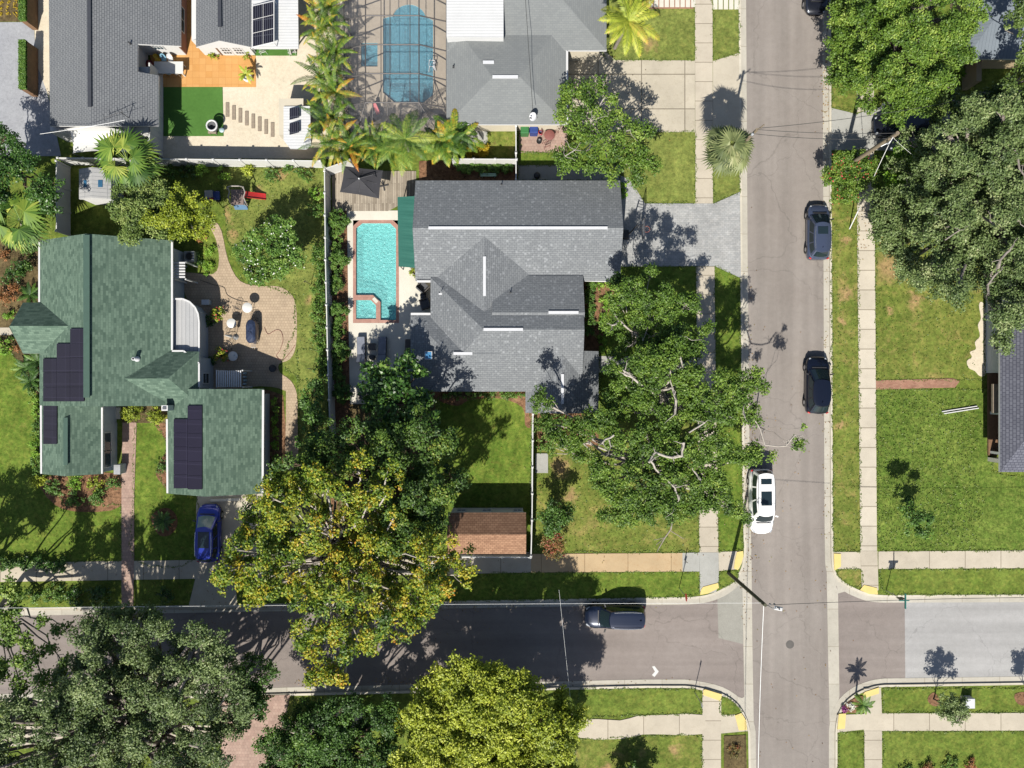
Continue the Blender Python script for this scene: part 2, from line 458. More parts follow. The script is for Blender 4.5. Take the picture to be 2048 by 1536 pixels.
# outlines of the four blocks (photo pixels, seen at kerb height)
NWB = [(-1500, 1219), (0, 1218), (570, 1208), (1290, 1196), (1370, 1195), (1398, 1193), (1425, 1187), (1450, 1175), (1470, 1158), (1482, 1138), (1488, 1112), (1488, 1080), (1486, 1020), (1481, 512), (1478, 0), (1476, -1200)]
SWB = [(1506, 2900), (1500, 1700), (1498, 1536), (1497, 1465), (1489, 1436), (1471, 1409), (1440, 1389), (1400, 1379), (1370, 1375), (1290, 1375), (570, 1391), (0, 1404), (-1500, 1430)]
NEB = [(1658, -1200), (1661, 0), (1663, 512), (1665, 1024), (1666, 1110), (1668, 1136), (1677, 1155), (1700, 1172), (1735, 1187), (1768, 1191), (2048, 1190), (3500, 1187)]
SEB = [(3500, 1364), (2048, 1369), (1770, 1373), (1745, 1377), (1715, 1389), (1692, 1408), (1679, 1432), (1674, 1465), (1674, 1536), (1680, 2900)]

POOL = [(712, 456), (724, 446), (780, 446), (792, 458), (792, 640), (761, 640), (761, 604), (746, 590), (712, 590)]
SPA = [(712, 600), (741, 600), (752, 611), (752, 638), (712, 638)]
def arc(cx, cy, rx, ry, a0, a1, n=14):
    return [(cx + rx * math.cos(math.radians(a0 + (a1 - a0) * i / n)), cy - ry * math.sin(math.radians(a0 + (a1 - a0) * i / n))) for i in range(n + 1)]
LPOOL = [(766, 36), (780, 32)] + arc(818, 40, 34, 32, 165, 15, 12) + [(866, 40), (866, 190), (845, 206), (790, 206), (766, 185)]
LSPA = [(722, 85), (755, 85), (755, 133), (722, 133)]
HOLES = [POOL, SPA, LPOOL, LSPA]
def hb(L, g=3):
    xs = [p[0] for p in L]; ys = [p[1] for p in L]
    return [(min(xs) - g, min(ys) - g), (max(xs) + g, min(ys) - g), (max(xs) + g, max(ys) + g), (min(xs) - g, max(ys) + g)]
POOLBOX = [(706, 440), (798, 440), (798, 646), (706, 646)]
LBOX = [(718, 2), (870, 2), (870, 210), (718, 210)]
def structure(name, mb, m, kind='structure'):
    o = mb.build(name, m); return tag(o, kind=kind)

mb = MB(); q = 700
mb.prism([(-q, -q), (q, -q), (q, q), (-q, q)], None, 0.0, [[tuple(W(*p)[:2]) for p in POOLBOX], [tuple(W(*p)[:2]) for p in LBOX]], world=True)
structure('ground', mb, MATS['lawn'])
mb = MB()
mb.prism([(1440, -1150), (1700, -1150), (1720, 2850), (1440, 2850)], None, 0.004)
structure('road', mb, MATS['asphalt'])
mb = MB()
mb.prism([(-1450, 1160), (1484, 1160), (1490, 1420), (-1450, 1440)], None, 0.008)
mb.prism([(1672, 1150), (1809, 1150), (1812, 1420), (1676, 1420)], None, 0.008)
structure('road', mb, MATS['asphalt_cross'])
mb = MB(); mb.prism([(1809, 1160), (3400, 1160), (3400, 1410), (1811, 1410)], None, 0.0085)
structure('road', mb, MATS['asphalt_pale'])
mb = MB(); mb.prism([(1434, 1170), (1486, 1165), (1486, 1288), (1437, 1276)], None, 0.012)
structure('road_patch', mb, MATS['asphalt_patch'])
# cross gutters over the side streets
mb = MB()
mb.prism([(1484, 1120), (1503, 1120), (1505, 1300), (1508, 1480), (1490, 1480), (1487, 1300)], None, 0.016)
mb.prism([(1653, 1120), (1676, 1183), (1679, 1392), (1660, 1480), (1656, 1300)], None, 0.016)
mb.prism([(1440, 1191), (1452, 1180), (1484, 1168), (1484, 1150)], None, 0.014)
mb.prism([(1455, 1386), (1484, 1396), (1490, 1393), (1490, 1440)], None, 0.014)
mb.prism([(1676, 1187), (1690, 1183), (1700, 1190), (1672, 1160)], None, 0.014)
structure('gutter', mb, MATS['conc_gutter'])

def block(pts, closing, name='ground', holes=()):
    mb = MB(); mb.prism(list(pts) + list(closing), 0.0, B, holes)
    structure(name, mb, MATS['lawn'])
block(NWB, [(-1500, -1200)], holes=[POOLBOX, LBOX])
block(SWB, [(-1500, 2900)])
block(NEB, [(3500, -1200)])
block(SEB, [(3500, 2900)])

def offset_line(pts, d):
    P = [W(p[0], p[1], B) for p in pts]; out = []
    for i in range(len(P)):
        a = P[max(0, i - 1)]; b = P[min(len(P) - 1, i + 1)]
        t = (b - a); t.z = 0; t.normalize()
        out.append(P[i] + Vector((t.y, -t.x, 0)) * d)
    return out
def refine(pts):
    P = [Vector(p) for p in pts]
    out = []
    for i in range(len(P) - 1):
        out.append(P[i]); 
        a = P[max(i - 1, 0)]; b = P[i]; c = P[i + 1]; d = P[min(i + 2, len(P) - 1)]
        if (c - b).length < 60:
            lc = (c - b).length
            if (b - a).length > lc: a = b - (b - a).normalized() * lc
            if (d - c).length > lc: d = c + (d - c).normalized() * lc
            for t in (0.33, 0.66):
                out.append(0.5 * ((2 * b) + (c - a) * t + (2 * a - 5 * b + 4 * c - d) * t * t + (3 * b - a - 3 * c + d) * t ** 3))
    out.append(P[-1]); return [tuple(p) for p in out]
def strip(mb, pts, d0, d1, z0, z1):
    a = offset_line(pts, d0); b = offset_line(pts, d1)
    for i in range(len(a) - 1):
        q = [a[i], b[i], b[i + 1], a[i + 1]]
        T = [Vector((p.x, p.y, z1)) for p in q]
        if (T[1] - T[0]).cross(T[2] - T[0]).z < 0: T = T[::-1]
        mb.face(T)
        for k in range(4):
            p, r = T[k], T[(k + 1) % 4]
            mb.face([Vector((p.x, p.y, z0)), Vector((r.x, r.y, z0)), r, p])
kb = MB(); gt = MB()
for L in (NWB, SWB, NEB, SEB):
    R = refine(L)
    strip(kb, R, -0.03, 0.14, 0.0, B + 0.02)
    strip(gt, R, 0.14, 0.60, 0.0, 0.022)
structure('kerb', kb, MATS['conc_kerb']); structure('gutter', gt, MATS['conc_gutter'])

SHEETN = 0; LAWNS = []; WALKS = []
def sheet(name, pts, m, lvl=1, holes=(), kind='structure'):
    global SHEETN
    SHEETN += 1
    if name in ('lawn', 'side_yard'): LAWNS.append((list(pts), m, B + 0.011 * lvl))
    if name in ('sidewalk', 'path', 'driveway'): WALKS.append(list(pts))
    mb = MB(); mb.prism(pts, B - 0.05, B + 0.011 * lvl + SHEETN * 0.00008, holes)
    return tag(mb.build(name, MATS[m]), kind=kind)
def smooth(pts, n=4, closed=True):
    P = [Vector(p) for p in pts]; N = len(P); out = []
    for i in range(N if closed else N - 1):
        a = P[(i - 1) % N]; b = P[i]; c = P[(i + 1) % N]; d = P[(i + 2) % N]
        if not closed: a = P[max(i - 1, 0)]; d = P[min(i + 2, N - 1)]
        for k in range(n):
            t = k / n
            out.append(tuple(0.5 * ((2 * b) + (c - a) * t + (2 * a - 5 * b + 4 * c - d) * t * t + (3 * b - a - 3 * c + d) * t ** 3)))
    if not closed: out.append(tuple(P[-1]))
    return out

# lawns
sheet('lawn', [(1075, 825), (1393, 825), (1398, 1104), (1068, 1104)], 'lawn_dry')
sheet('lawn', [(878, 790), (1062, 790), (1062, 1110), (890, 1110), (860, 960)], 'lawn_fresh')
sheet('lawn', [(1240, 533), (1392, 533), (1394, 700), (1396, 825), (1200, 825), (1200, 560)], 'lawn_fresh')
sheet('lawn', [(1196, -40), (1389, -40), (1389, 120), (1215, 120), (1196, 100)], 'lawn_pale')
sheet('lawn', [(1230, 264), (1390, 264), (1391, 406), (1290, 407), (1262, 370), (1235, 340)], 'lawn_pale')
sheet('lawn', [(1425, -20), (1477, -20), (1478, 108), (1427, 121)], 'lawn_pale')
sheet('lawn', [(1427, 264), (1480, 264), (1480, 385), (1427, 406)], 'lawn_pale')
sheet('lawn', [(1430, 533), (1478, 555), (1486, 1098), (1437, 1104), (1431, 700)], 'lawn_fresh')
sheet('lawn', [(980, 1146), (1398, 1144), (1398, 1180), (1390, 1192), (1360, 1194), (880, 1202)], 'lawn_fresh')
sheet('lawn', [(440, 335), (655, 335), (655, 760), (600, 760), (560, 730), (590, 660), (590, 590), (500, 565), (455, 480)], 'lawn_pale')
sheet('lawn', [(-300, 700), (20, 700), (75, 790), (85, 940), (130, 1010), (242, 1010), (243, 1120), (-300, 1130)], 'lawn_fresh')
sheet('lawn', smooth([(272, 846), (312, 850), (334, 890), (318, 930), (336, 980), (392, 986), (392, 1118), (270, 1120), (268, 1000)], 3), 'lawn_fresh')
sheet('lawn', [(595, 700), (655, 700), (655, 1110), (540, 1110), (600, 960)], 'lawn_pale')
sheet('lawn', [(1158, 1378), (1385, 1378), (1403, 1386), (1405, 1426), (1275, 1430), (1155, 1436)], 'lawn')
sheet('lawn', [(1150, 1480), (1290, 1472), (1404, 1470), (1404, 2000), (1150, 2000)], 'lawn_dry')
sheet('lawn', [(573, 1398), (640, 1398), (640, 1430), (572, 1448), (576, 1420)], 'lawn_dry')
sheet('lawn', [(1664, 112), (1712, 112), (1714, 228), (1664, 214)], 'lawn_dry')
sheet('lawn', [(1662, 385), (1715, 385), (1721, 1102), (1667, 1102)], 'lawn_dry')
sheet('lawn', [(1751, 380), (1968, 380), (1968, 760), (1752, 760)], 'lawn_dry')
sheet('lawn', [(1752, 779), (1978, 779), (1985, 945), (2080, 960), (2400, 1000), (2400, 1100), (1757, 1101)], 'lawn_rough')
sheet('lawn', [(1760, 1139), (2400, 1136), (2400, 1188), (1775, 1189), (1761, 1178)], 'lawn')
sheet('lawn', [(1765, 1378), (2400, 1374), (2400, 1424), (1765, 1424)], 'lawn')
sheet('lawn', [(1766, 1464), (2400, 1462), (2400, 2000), (1766, 2000)], 'lawn')
sheet('lawn', [(1677, 1466), (1727, 1463), (1729, 2000), (1678, 2000)], 'lawn')
sheet('lawn', smooth([(1673, 1148), (1690, 1139), (1721, 1139), (1722, 1168), (1712, 1174), (1690, 1164)], 3), 'lawn_dry', 3)
sheet('lawn', smooth([(1440, 1146), (1470, 1143), (1477, 1150), (1470, 1163), (1448, 1174), (1440, 1168)], 3), 'lawn', 3)
sheet('lawn', smooth([(1443, 1398), (1455, 1396), (1476, 1414), (1480, 1428), (1443, 1430)], 3), 'lawn', 3)
# sandy and gravelled yards of the north-west house
sheet('gravel_drive', [(-300, 46), (68, 44), (70, 100), (98, 200), (120, 312), (-300, 312)], 'gravel')
sheet('gravel_drive', [(-300, 198), (68, 198), (98, 200), (122, 312), (-300, 312)], 'gravel', 2)
sheet('planting_bed', [(-300, -60), (62, -60), (62, 43), (-300, 43)], 'soil', 2)
sheet('shell_path', [(68, -60), (100, -60), (102, 205), (70, 120)], 'shell', 2)
sheet('shell_yard', [(318, -60), (690, -60), (690, 318), (318, 316)], 'shell', 1)
sheet('tile_patio', [(300, -60), (392, -60), (400, 90), (511, 95), (512, 174), (312, 174), (300, 110)], 'terracotta', 3)
sheet('artificial_turf', [(327, 174), (445, 174), (447, 272), (327, 272)], 'turf_green', 4)
sheet('artificial_turf', [(505, 60), (594, 60), (594, 111), (505, 111)], 'turf_green', 4)
# green house garden
sheet('planting_bed', [(-300, 470), (85, 470), (85, 780), (75, 790), (20, 700), (-300, 690)], 'soil', 2)
sheet('path', [(-300, 658), (25, 655), (25, 670), (-300, 672)], 'conc', 3)
sheet('paver_patio', smooth([(427, 440), (443, 462), (456, 520), (480, 562), (520, 572), (556, 573), (584, 590), (593, 625), (592, 690), (580, 718), (558, 728), (560, 745), (582, 762), (594, 790), (595, 840), (595, 925), (572, 930), (572, 800), (566, 780), (520, 772), (400, 772), (385, 640), (362, 560), (372, 545), (426, 548), (438, 520), (432, 480), (420, 452)], 3), 'paver_tan', 3)
sheet('planting_bed', [(536, 780), (566, 790), (571, 850), (571, 925), (540, 925), (536, 985), (526, 985), (526, 780)], 'mulch', 2)
sheet('path', [(245, 845), (273, 845), (268, 1000), (268, 1110), (266, 1220), (243, 1220), (243, 940)], 'paver_pink', 5)
sheet('driveway', [(393, 985), (527, 985), (520, 1030), (512, 1120), (470, 1160), (475, 1216), (376, 1217), (390, 1160)], 'conc', 3)
sheet('planting_bed', smooth([(310, 850), (333, 850), (340, 980), (330, 975), (312, 950), (318, 925), (336, 890)], 3), 'mulch', 3)
sheet('planting_bed', smooth([(302, 1040), (312, 1022), (335, 1016), (352, 1030), (354, 1052), (340, 1070), (318, 1070)], 3), 'mulch', 3)
sheet('planting_bed', smooth([(85, 955), (240, 948), (242, 1012), (170, 1024), (110, 1010)], 3), 'mulch', 2)
sheet('planting_bed', [(243, 800), (345, 800), (345, 846), (243, 846)], 'soil', 3)
# sidewalks
sheet('sidewalk', [(1388, -400), (1424, -400), (1425, 0), (1426, 407), (1391, 407), (1390, 0)], 'conc_walk', 4)
sheet('sidewalk', [(1392, 533), (1429, 533), (1431, 700), (1437, 1105), (1399, 1105), (1394, 700)], 'conc_walk', 4)
sheet('sidewalk', [(1399, 1105), (1437, 1105), (1438, 1168), (1432, 1184), (1400, 1190)], 'conc_grey', 5)
sheet('sidewalk', [(1405, 1381), (1443, 1391), (1442, 1430), (1442, 2200), (1404, 2200)], 'conc_walk', 4)
sheet('sidewalk', [(1062, 1108), (1365, 1106), (1365, 1143), (1062, 1145)], 'conc_walk_tan', 4)
sheet('sidewalk', [(1365, 1106), (1399, 1105), (1399, 1143), (1365, 1143)], 'conc_grey', 4)
sheet('sidewalk', [(-400, 1130), (0, 1126), (600, 1117), (1062, 1108), (1062, 1145), (600, 1154), (0, 1164), (-400, 1168)], 'conc_walk_x', 4)
sheet('sidewalk', [(1437, 1104), (1486, 1102), (1487, 1120), (1478, 1138), (1438, 1142)], 'conc', 4)
sheet('sidewalk', smooth([(1156, 1439), (1240, 1441), (1275, 1432), (1330, 1430), (1405, 1430), (1405, 1468), (1330, 1469), (1285, 1469), (1240, 1478), (1156, 1475)], 2), 'conc_walk_x', 4)
sheet('sidewalk', [(-400, 1455), (100, 1452), (600, 1450), (600, 1486), (100, 1492), (-400, 1495)], 'conc_walk_x', 4)
sheet('sidewalk', [(1442, 1430), (1486, 1429), (1496, 1462), (1442, 1467)], 'conc', 4)
sheet('sidewalk', [(1712, -400), (1747, -400), (1748, 215), (1714, 225)], 'conc_walk', 4)
sheet('sidewalk', [(1714, 300), (1748, 300), (1750, 512), (1754, 1102), (1721, 1102), (1715, 512)], 'conc_walk_e', 4)
sheet('sidewalk', [(1721, 1102), (1755, 1102), (1757, 1180), (1745, 1189), (1724, 1180)], 'conc_walk', 5)
sheet('sidewalk', [(1667, 1104), (1721, 1104), (1722, 1138), (1669, 1138)], 'conc', 4)
sheet('sidewalk', [(1757, 1103), (2400, 1099), (2400, 1134), (1757, 1138)], 'conc_walk_x', 4)
sheet('sidewalk', [(1728, 1427), (2400, 1425), (2400, 1460), (1728, 1462)], 'conc_walk_x', 4)
sheet('sidewalk', [(1729, 1462), (1764, 1462), (1766, 2200), (1731, 2200)], 'conc_walk', 5)
sheet('sidewalk', [(1675, 1430), (1728, 1428), (1728, 1459), (1675, 1465)], 'conc', 4)
sheet('sidewalk', [(1728, 1378), (1762, 1375), (1764, 1427), (1730, 1427)], 'conc', 4)
# driveways
sheet('driveway', [(1135, 60), (1206, 98), (1230, 120), (1390, 121), (1390, 264), (1135, 264)], 'conc_drive', 3)
sheet('driveway', [(1426, 122), (1478, 106), (1480, 264), (1426, 264)], 'conc', 3)
sheet('driveway', [(1240, 350), (1262, 362), (1290, 407), (1428, 407), (1480, 384), (1482, 556), (1430, 532), (1240, 533)], 'paver_grey', 5)
sheet('driveway', [(1663, 216), (1714, 228), (1748, 215), (1900, 222), (1900, 305), (1750, 300), (1663, 300)], 'conc_grey', 3)
sheet('driveway', [(440, 1392), (580, 1390), (573, 1425), (570, 1500), (590, 1800), (435, 1800), (442, 1500)], 'paver_pink', 5)
sheet('path', smooth([(573, 1450), (600, 1440), (660, 1420), (720, 1410), (720, 1450), (660, 1462), (620, 1470), (573, 1476)], 2), 'conc', 4)
sheet('path', [(1752, 761), (1905, 757), (1920, 762), (1910, 775), (1752, 779)], 'paver_red', 5)
sheet('path', [(1196, 712), (1393, 714), (1393, 745), (1196, 745)], 'conc_grey', 4)
sheet('path', [(1295, -20), (1390, -20), (1390, 17), (1295, 17)], 'paver_red', 4)
for i in range(9):
    x = 1296 + i * 10.6
    sheet('stepping_slab', [(x + 1.5, -18), (x + 10, -18), (x + 10, 14), (x + 1.5, 14)], 'conc_white', 6)
for i in range(5):
    x = 1425 + i * 10.6
    sheet('stepping_slab', [(x + 1.5, -18), (x + 10, -18), (x + 10, 18), (x + 1.5, 18)], 'conc_white', 6)
# planting beds round the main house
sheet('planting_bed', [(1165, 560), (1240, 560), (1212, 640), (1205, 700), (1165, 705)], 'mulch', 2)
sheet('planting_bed', smooth([(870, 783), (1050, 783), (1062, 850), (1050, 850), (1045, 815), (1000, 797), (940, 800), (915, 812), (875, 800)], 3), 'mulch', 3)
sheet('planting_bed', [(1068, 826), (1200, 826), (1195, 900), (1120, 870), (1075, 900)], 'mulch', 3)
sheet('planting_bed', [(662, 420), (697, 420), (700, 812), (662, 1105)], 'mulch', 2)
sheet('planting_bed', [(700, 808), (870, 808), (880, 900), (700, 1105), (664, 1105)], 'soil', 3)
sheet('planting_bed', [(838, 322), (1036, 318), (1035, 362), (838, 362)], 'mulch', 3)
sheet('side_yard', [(890, 248), (1036, 248), (1036, 318), (890, 318)], 'lawn_dry', 3)
sheet('side_yard', [(890, 250), (975, 250), (975, 288), (890, 288)], 'conc_grey', 4)
sheet('side_yard', [(1038, 252), (1135, 252), (1135, 304), (1060, 305), (1038, 306)], 'paver_pink', 4)
sheet('side_yard', [(1036, 306), (1240, 304), (1240, 330), (1036, 330)], 'lawn_fresh', 3)
sheet('side_yard', [(1036, 330), (1240, 330), (1240, 362), (1036, 362)], 'conc_grey', 3)
sheet('sand_patch', smooth([(1958, 610), (1964, 604), (1971, 620), (1972, 680), (1972, 745), (1960, 752), (1950, 742), (1938, 736), (1934, 722), (1944, 714), (1940, 704), (1952, 698), (1950, 684), (1960, 672), (1956, 650), (1962, 636)], 3), 'shell', 3)
sheet('sand_patch', smooth([(1858, 1392), (1868, 1385), (1878, 1396), (1880, 1410), (1866, 1412), (1856, 1402)], 3), 'mulch', 3)
sheet('sand_patch', smooth([(2030, 1388), (2060, 1386), (2062, 1410), (2036, 1408)], 3), 'mulch', 3)
sheet('planting_bed', smooth([(1690, 1424), (1686, 1415), (1700, 1402), (1722, 1392), (1727, 1398), (1728, 1424)], 3), 'mulch', 6)
sheet('planting_bed', [(1448, 1472), (1492, 1470), (1494, 1560), (1448, 1560)], 'soil', 3)
# tactile kerb ramps
for P in ([(1474, 1104), (1486, 1102), (1487, 1112), (1483, 1126), (1476, 1140), (1468, 1137), (1470, 1120)],
          [(1402, 1180), (1406, 1174), (1436, 1166), (1438, 1176), (1416, 1187), (1400, 1190)],
          [(1407, 1380), (1411, 1379), (1444, 1389), (1441, 1402), (1406, 1390)],
          [(1470, 1431), (1483, 1426), (1492, 1440), (1494, 1460), (1478, 1461)],
          [(1668, 1107), (1682, 1108), (1682, 1133), (1669, 1141)],
          [(1720, 1180), (1728, 1170), (1754, 1176), (1756, 1189), (1738, 1188)],
          [(1727, 1388), (1730, 1384), (1758, 1375), (1758, 1387), (1730, 1396)],
          [(1678, 1428), (1692, 1427), (1690, 1457), (1675, 1459)]):
    sheet('ramp_marking', P, 'yellow_paint', 8)
# white chevron on the side street
mb = MB(); mb.prism([(1304, 1333), (1309, 1332), (1317.5, 1343), (1309, 1354), (1304, 1350), (1310, 1343)], None, 0.016)
structure('road_marking', mb, MATS['white_paint'])
flat('iron', (0.06, 0.055, 0.05), 0.7)
mb = MB(); mb.disc(W(1580, 1289, 0.012), 0.33, 24)
tag(mb.build('manhole_cover', MATS['iron']), 'round iron manhole cover in the asphalt of the intersection', 'manhole cover')

# ---- pools ----
flat('plaster', (0.62, 0.80, 0.78), 0.6, var=0.04)
flat('plaster_blue', (0.50, 0.68, 0.73), 0.6, var=0.05)
water('water_turquoise', (0.58, 0.93, 0.92), (0.16, 0.46, 0.46), 3.6, 0.6)
water('water_blue', (0.50, 0.78, 0.86), (0.12, 0.27, 0.34), 4.5, 0.45)
def basin(outline, z, depth, wall_m, water_m, name, label, zwater, extra=None):
    e = empty(name, W(*outline[0], 0.0), label, 'pool')
    mb = MB(e.location)
    P = [W(p[0], p[1], z) for p in outline]
    # floor keeps the footprint of the rim (vertical walls)
    fl = [Vector((p.x, p.y, z - depth)) for p in P]
    for t in tessellate_polygon([fl]):
        a, b, c = [fl[i] for i in t]
        if (b - a).cross(c - a).z < 0: t = t[::-1]
        mb.face([fl[i] for i in t])
    n = len(P)
    for i in range(n):
        j = (i + 1) % n
        mb.face([fl[i], fl[j], P[j], P[i]])
    mb.build('basin', wall_m, e)
    mw = MB(e.location)
    wl = [Vector((p.x, p.y, zwater)) for p in P]
    for t in tessellate_polygon([wl]):
        a, b, c = [wl[i] for i in t]
        if (b - a).cross(c - a).z < 0: t = t[::-1]
        mw.face([wl[i] for i in t])
    mw.build('water', water_m, e)
    if extra: extra(e)
    return e
def main_pool_extra(e):
    for (x0, y0, x1, y1, z) in ((764, 632, 792, 640, -0.10), (764, 624, 792, 632, -0.30), (770, 617, 792, 624, -0.5)):
        mb = MB(e.location); mb.box(W(x0, y1, 0) * 1 + Vector((0, 0, -1.0)), W(x1, y0, 0) + Vector((0, 0, z))); mb.build('step', MATS['plaster'], e)
    mb = MB(e.location); mb.prism([(712, 456), (724, 446), (738, 446), (714, 472)], -1.0, -0.15); mb.build('corner_seat', MATS['plaster'], e)
    mb = MB(e.location)
    mb.prism([(712, 576), (745, 576), (762, 592), (764, 640), (761, 640), (761, 604), (746, 590), (712, 590)], -1.0, -0.35)
    mb.build('ledge', MATS['plaster'], e)
    c = MB(e.location)
    c.prism([(705, 453), (720, 439), (784, 439), (799, 453), (799, 647), (705, 647)], B - 0.1, B + 0.05, [POOL, SPA])
    c.build('coping', MATS['coping'], e)
basin(POOL, B, 1.35, MATS['plaster'], MATS['water_turquoise'], 'swimming_pool', 'turquoise pool with cut corners and pink brick edge beside the white deck', B - 0.16, main_pool_extra)
def spa_extra(e):
    mb = MB(e.location)
    mb.prism([(712, 600), (741, 600), (752, 611), (752, 638), (712, 638)], -0.9, -0.28, [[(722, 610), (740, 610), (744, 616), (744, 630), (722, 630)]])
    mb.build('bench', MATS['plaster'], e)
    c = MB(e.location); c.prism([(744, 598), (749, 594), (757, 602), (752, 607)], B, B + 0.075); c.build('spillway', MATS['conc_white'], e)
basin(SPA, B, 0.95, MATS['plaster'], MATS['water_turquoise'], 'spa', 'small square hot tub joined to the corner of the turquoise pool', B - 0.05, spa_extra)
def lp_extra(e):
    for i, (y0, y1) in enumerate(((168, 175), (175, 182), (182, 206))):
        mb = MB(e.location); mb.box(W(770, y1, 0) + Vector((0, 0, -1.0)), W(845, y0, 0) + Vector((0, 0, -0.55 + 0.2 * i))); mb.build('step', MATS['plaster_blue'], e)
basin(LPOOL, B, 1.3, MATS['plaster_blue'], MATS['water_blue'], 'swimming_pool', 'blue round-ended pool under the screened cage', B - 0.12, lp_extra)
basin(LSPA, B, 0.8, MATS['plaster_blue'], MATS['water_blue'], 'spa', 'small rectangular hot tub inside the screened cage', B - 0.12)
sheet('pool_deck', [(694, 421), (800, 421), (832, 385), (880, 385), (880, 640), (832, 640), (832, 700), (800, 808), (700, 808), (697, 640)], 'conc_white', 4, [[(706, 440), (798, 440), (798, 646), (706, 646)]])
tmp = sheet('pool_deck', [(690, -60), (896, -60), (896, 272), (712, 272), (690, 250)], 'lanai_deck', 4, [LPOOL, LSPA])
sheet('wood_deck', [(664, 342), (832, 342), (832, 392), (776, 422), (664, 422)], 'deck_wood', 5)
# ================= BUILDINGS =================
def Z(lvl=6): return B + 0.011 * lvl
brick('shingle_grey', A(150, 154, 157), A(136, 140, 144), A(108, 112, 118), 0.34, 0.16, 0.014, speck=A(174, 178, 182), nscale=0.5, var=0.05)
brick('shingle_green', A(122, 146, 128), A(84, 108, 94), A(90, 114, 101), 0.36, 0.17, 0.01, nscale=0.5, var=0.06)
brick('shingle_slate', A(148, 151, 154), A(138, 141, 145), A(98, 102, 108), 0.30, 0.17, 0.022, nscale=0.7, var=0.05)
brick('shingle_light', A(152, 156, 156), A(144, 148, 149), A(134, 138, 140), 0.34, 0.16, 0.01, nscale=0.3, var=0.04)
brick('shingle_brown', A(186, 146, 118), A(158, 120, 96), A(126, 94, 74), 0.3, 0.18, 0.016, nscale=0.8, var=0.08)
brick('shingle_charcoal', A(124, 126, 138), A(108, 110, 122), A(80, 82, 96), 0.32, 0.22, 0.026, nscale=0.8, var=0.06)
brick('metal_white', A(245, 246, 246), A(240, 241, 242), A(200, 203, 206), 30, 0.22, 0.018, off=0, var=0.03, bump=0.6, rough=0.5)
brick('metal_white_v', A(245, 246, 246), A(240, 241, 242), A(205, 208, 210), 0.3, 30, 0.014, off=0, var=0.03, bump=0.6, rough=0.5)
brick('metal_grey', A(206, 206, 206), A(196, 197, 198), A(160, 162, 165), 0.3, 30, 0.02, off=0, var=0.05, bump=0.6, rough=0.5)
brick('metal_bluegrey', A(140, 150, 160), A(134, 144, 154), A(112, 122, 132), 0.25, 30, 0.015, off=0, var=0.05, bump=0.5, rough=0.5)
flat('ridge_green', A(74, 104, 92), 0.9, var=0.08)
flat('ridge_dark', A(64, 68, 78), 0.9)
flat('ridge_grey', A(118, 122, 130), 0.9)
flat('vent_white', A(238, 240, 244), 0.6, var=0.04)
flat('wall_white', A(240, 240, 238), 0.8, var=0.05, scale=1)
flat('wall_cream', A(228, 218, 196), 0.8, var=0.06, scale=1)
flat('wall_bluewhite', A(206, 216, 226), 0.8, var=0.05, scale=1)
flat('wall_pink', A(190, 140, 120), 0.85, var=0.06)
flat('wall_tan', A(190, 170, 135), 0.85, var=0.06)
flat('trim_white', A(245, 245, 245), 0.5, var=0.03)
flat('vinyl_white', A(243, 243, 240), 0.45, var=0.04, scale=1.5)
flat('soffit', A(200, 200, 196), 0.8)
flat('dark_hole', (0.02, 0.02, 0.022), 0.6)
flat('wood_brown', A(140, 105, 75), 0.8, var=0.2)
flat('wood_grey', A(165, 150, 132), 0.85, var=0.2, scale=5)
flat('black_metal', (0.03, 0.03, 0.033), 0.5)
flat('grey_metal', A(150, 152, 156), 0.4, 0.6)
flat('frame_bronze', A(112, 108, 108), 0.5, 0.2)
flat('canvas_green', A(38, 112, 98), 0.75, var=0.05)
flat('canvas_black', A(58, 58, 64), 0.85, var=0.12, scale=2)
flat('canvas_white', A(245, 245, 240), 0.75, var=0.04)
m_, nt_, bs_ = _new('window_glass'); bs_.inputs['Base Color'].default_value = (0.03, 0.05, 0.06, 1); bs_.inputs['Roughness'].default_value = 0.08; MATS['window_glass'] = m_
m_, nt_, bs_ = _new('skylight_glass'); bs_.inputs['Base Color'].default_value = (0.05, 0.16, 0.30, 1); bs_.inputs['Roughness'].default_value = 0.1; MATS['skylight_glass'] = m_
brick('solar', A(48, 44, 60), A(52, 48, 66), A(64, 60, 80), 1.0, 1.62, 0.02, off=0, var=0.05, bump=0.0, rough=0.35, nscale=0.5)
brick('solar_stripe', A(34, 34, 46), A(40, 40, 54), A(92, 94, 104), 1.2, 0.17, 0.025, off=0, var=0.05, bump=0.0, rough=0.3)

def plane3(a, b, c):
    n = (b - a).cross(c - a).normalized()
    if n.z < 0: n = -n
    return (n, n.dot(a))
def on_plane(px, py, pl, off=0.0):
    """where the sight line through a photo pixel meets a roof plane"""
    n, d = pl
    C = Vector((0, 0, CAMH)); G = W(px, py, 0); r = G - C
    t = (d + off - n.dot(C)) / n.dot(r)
    return C + r * t

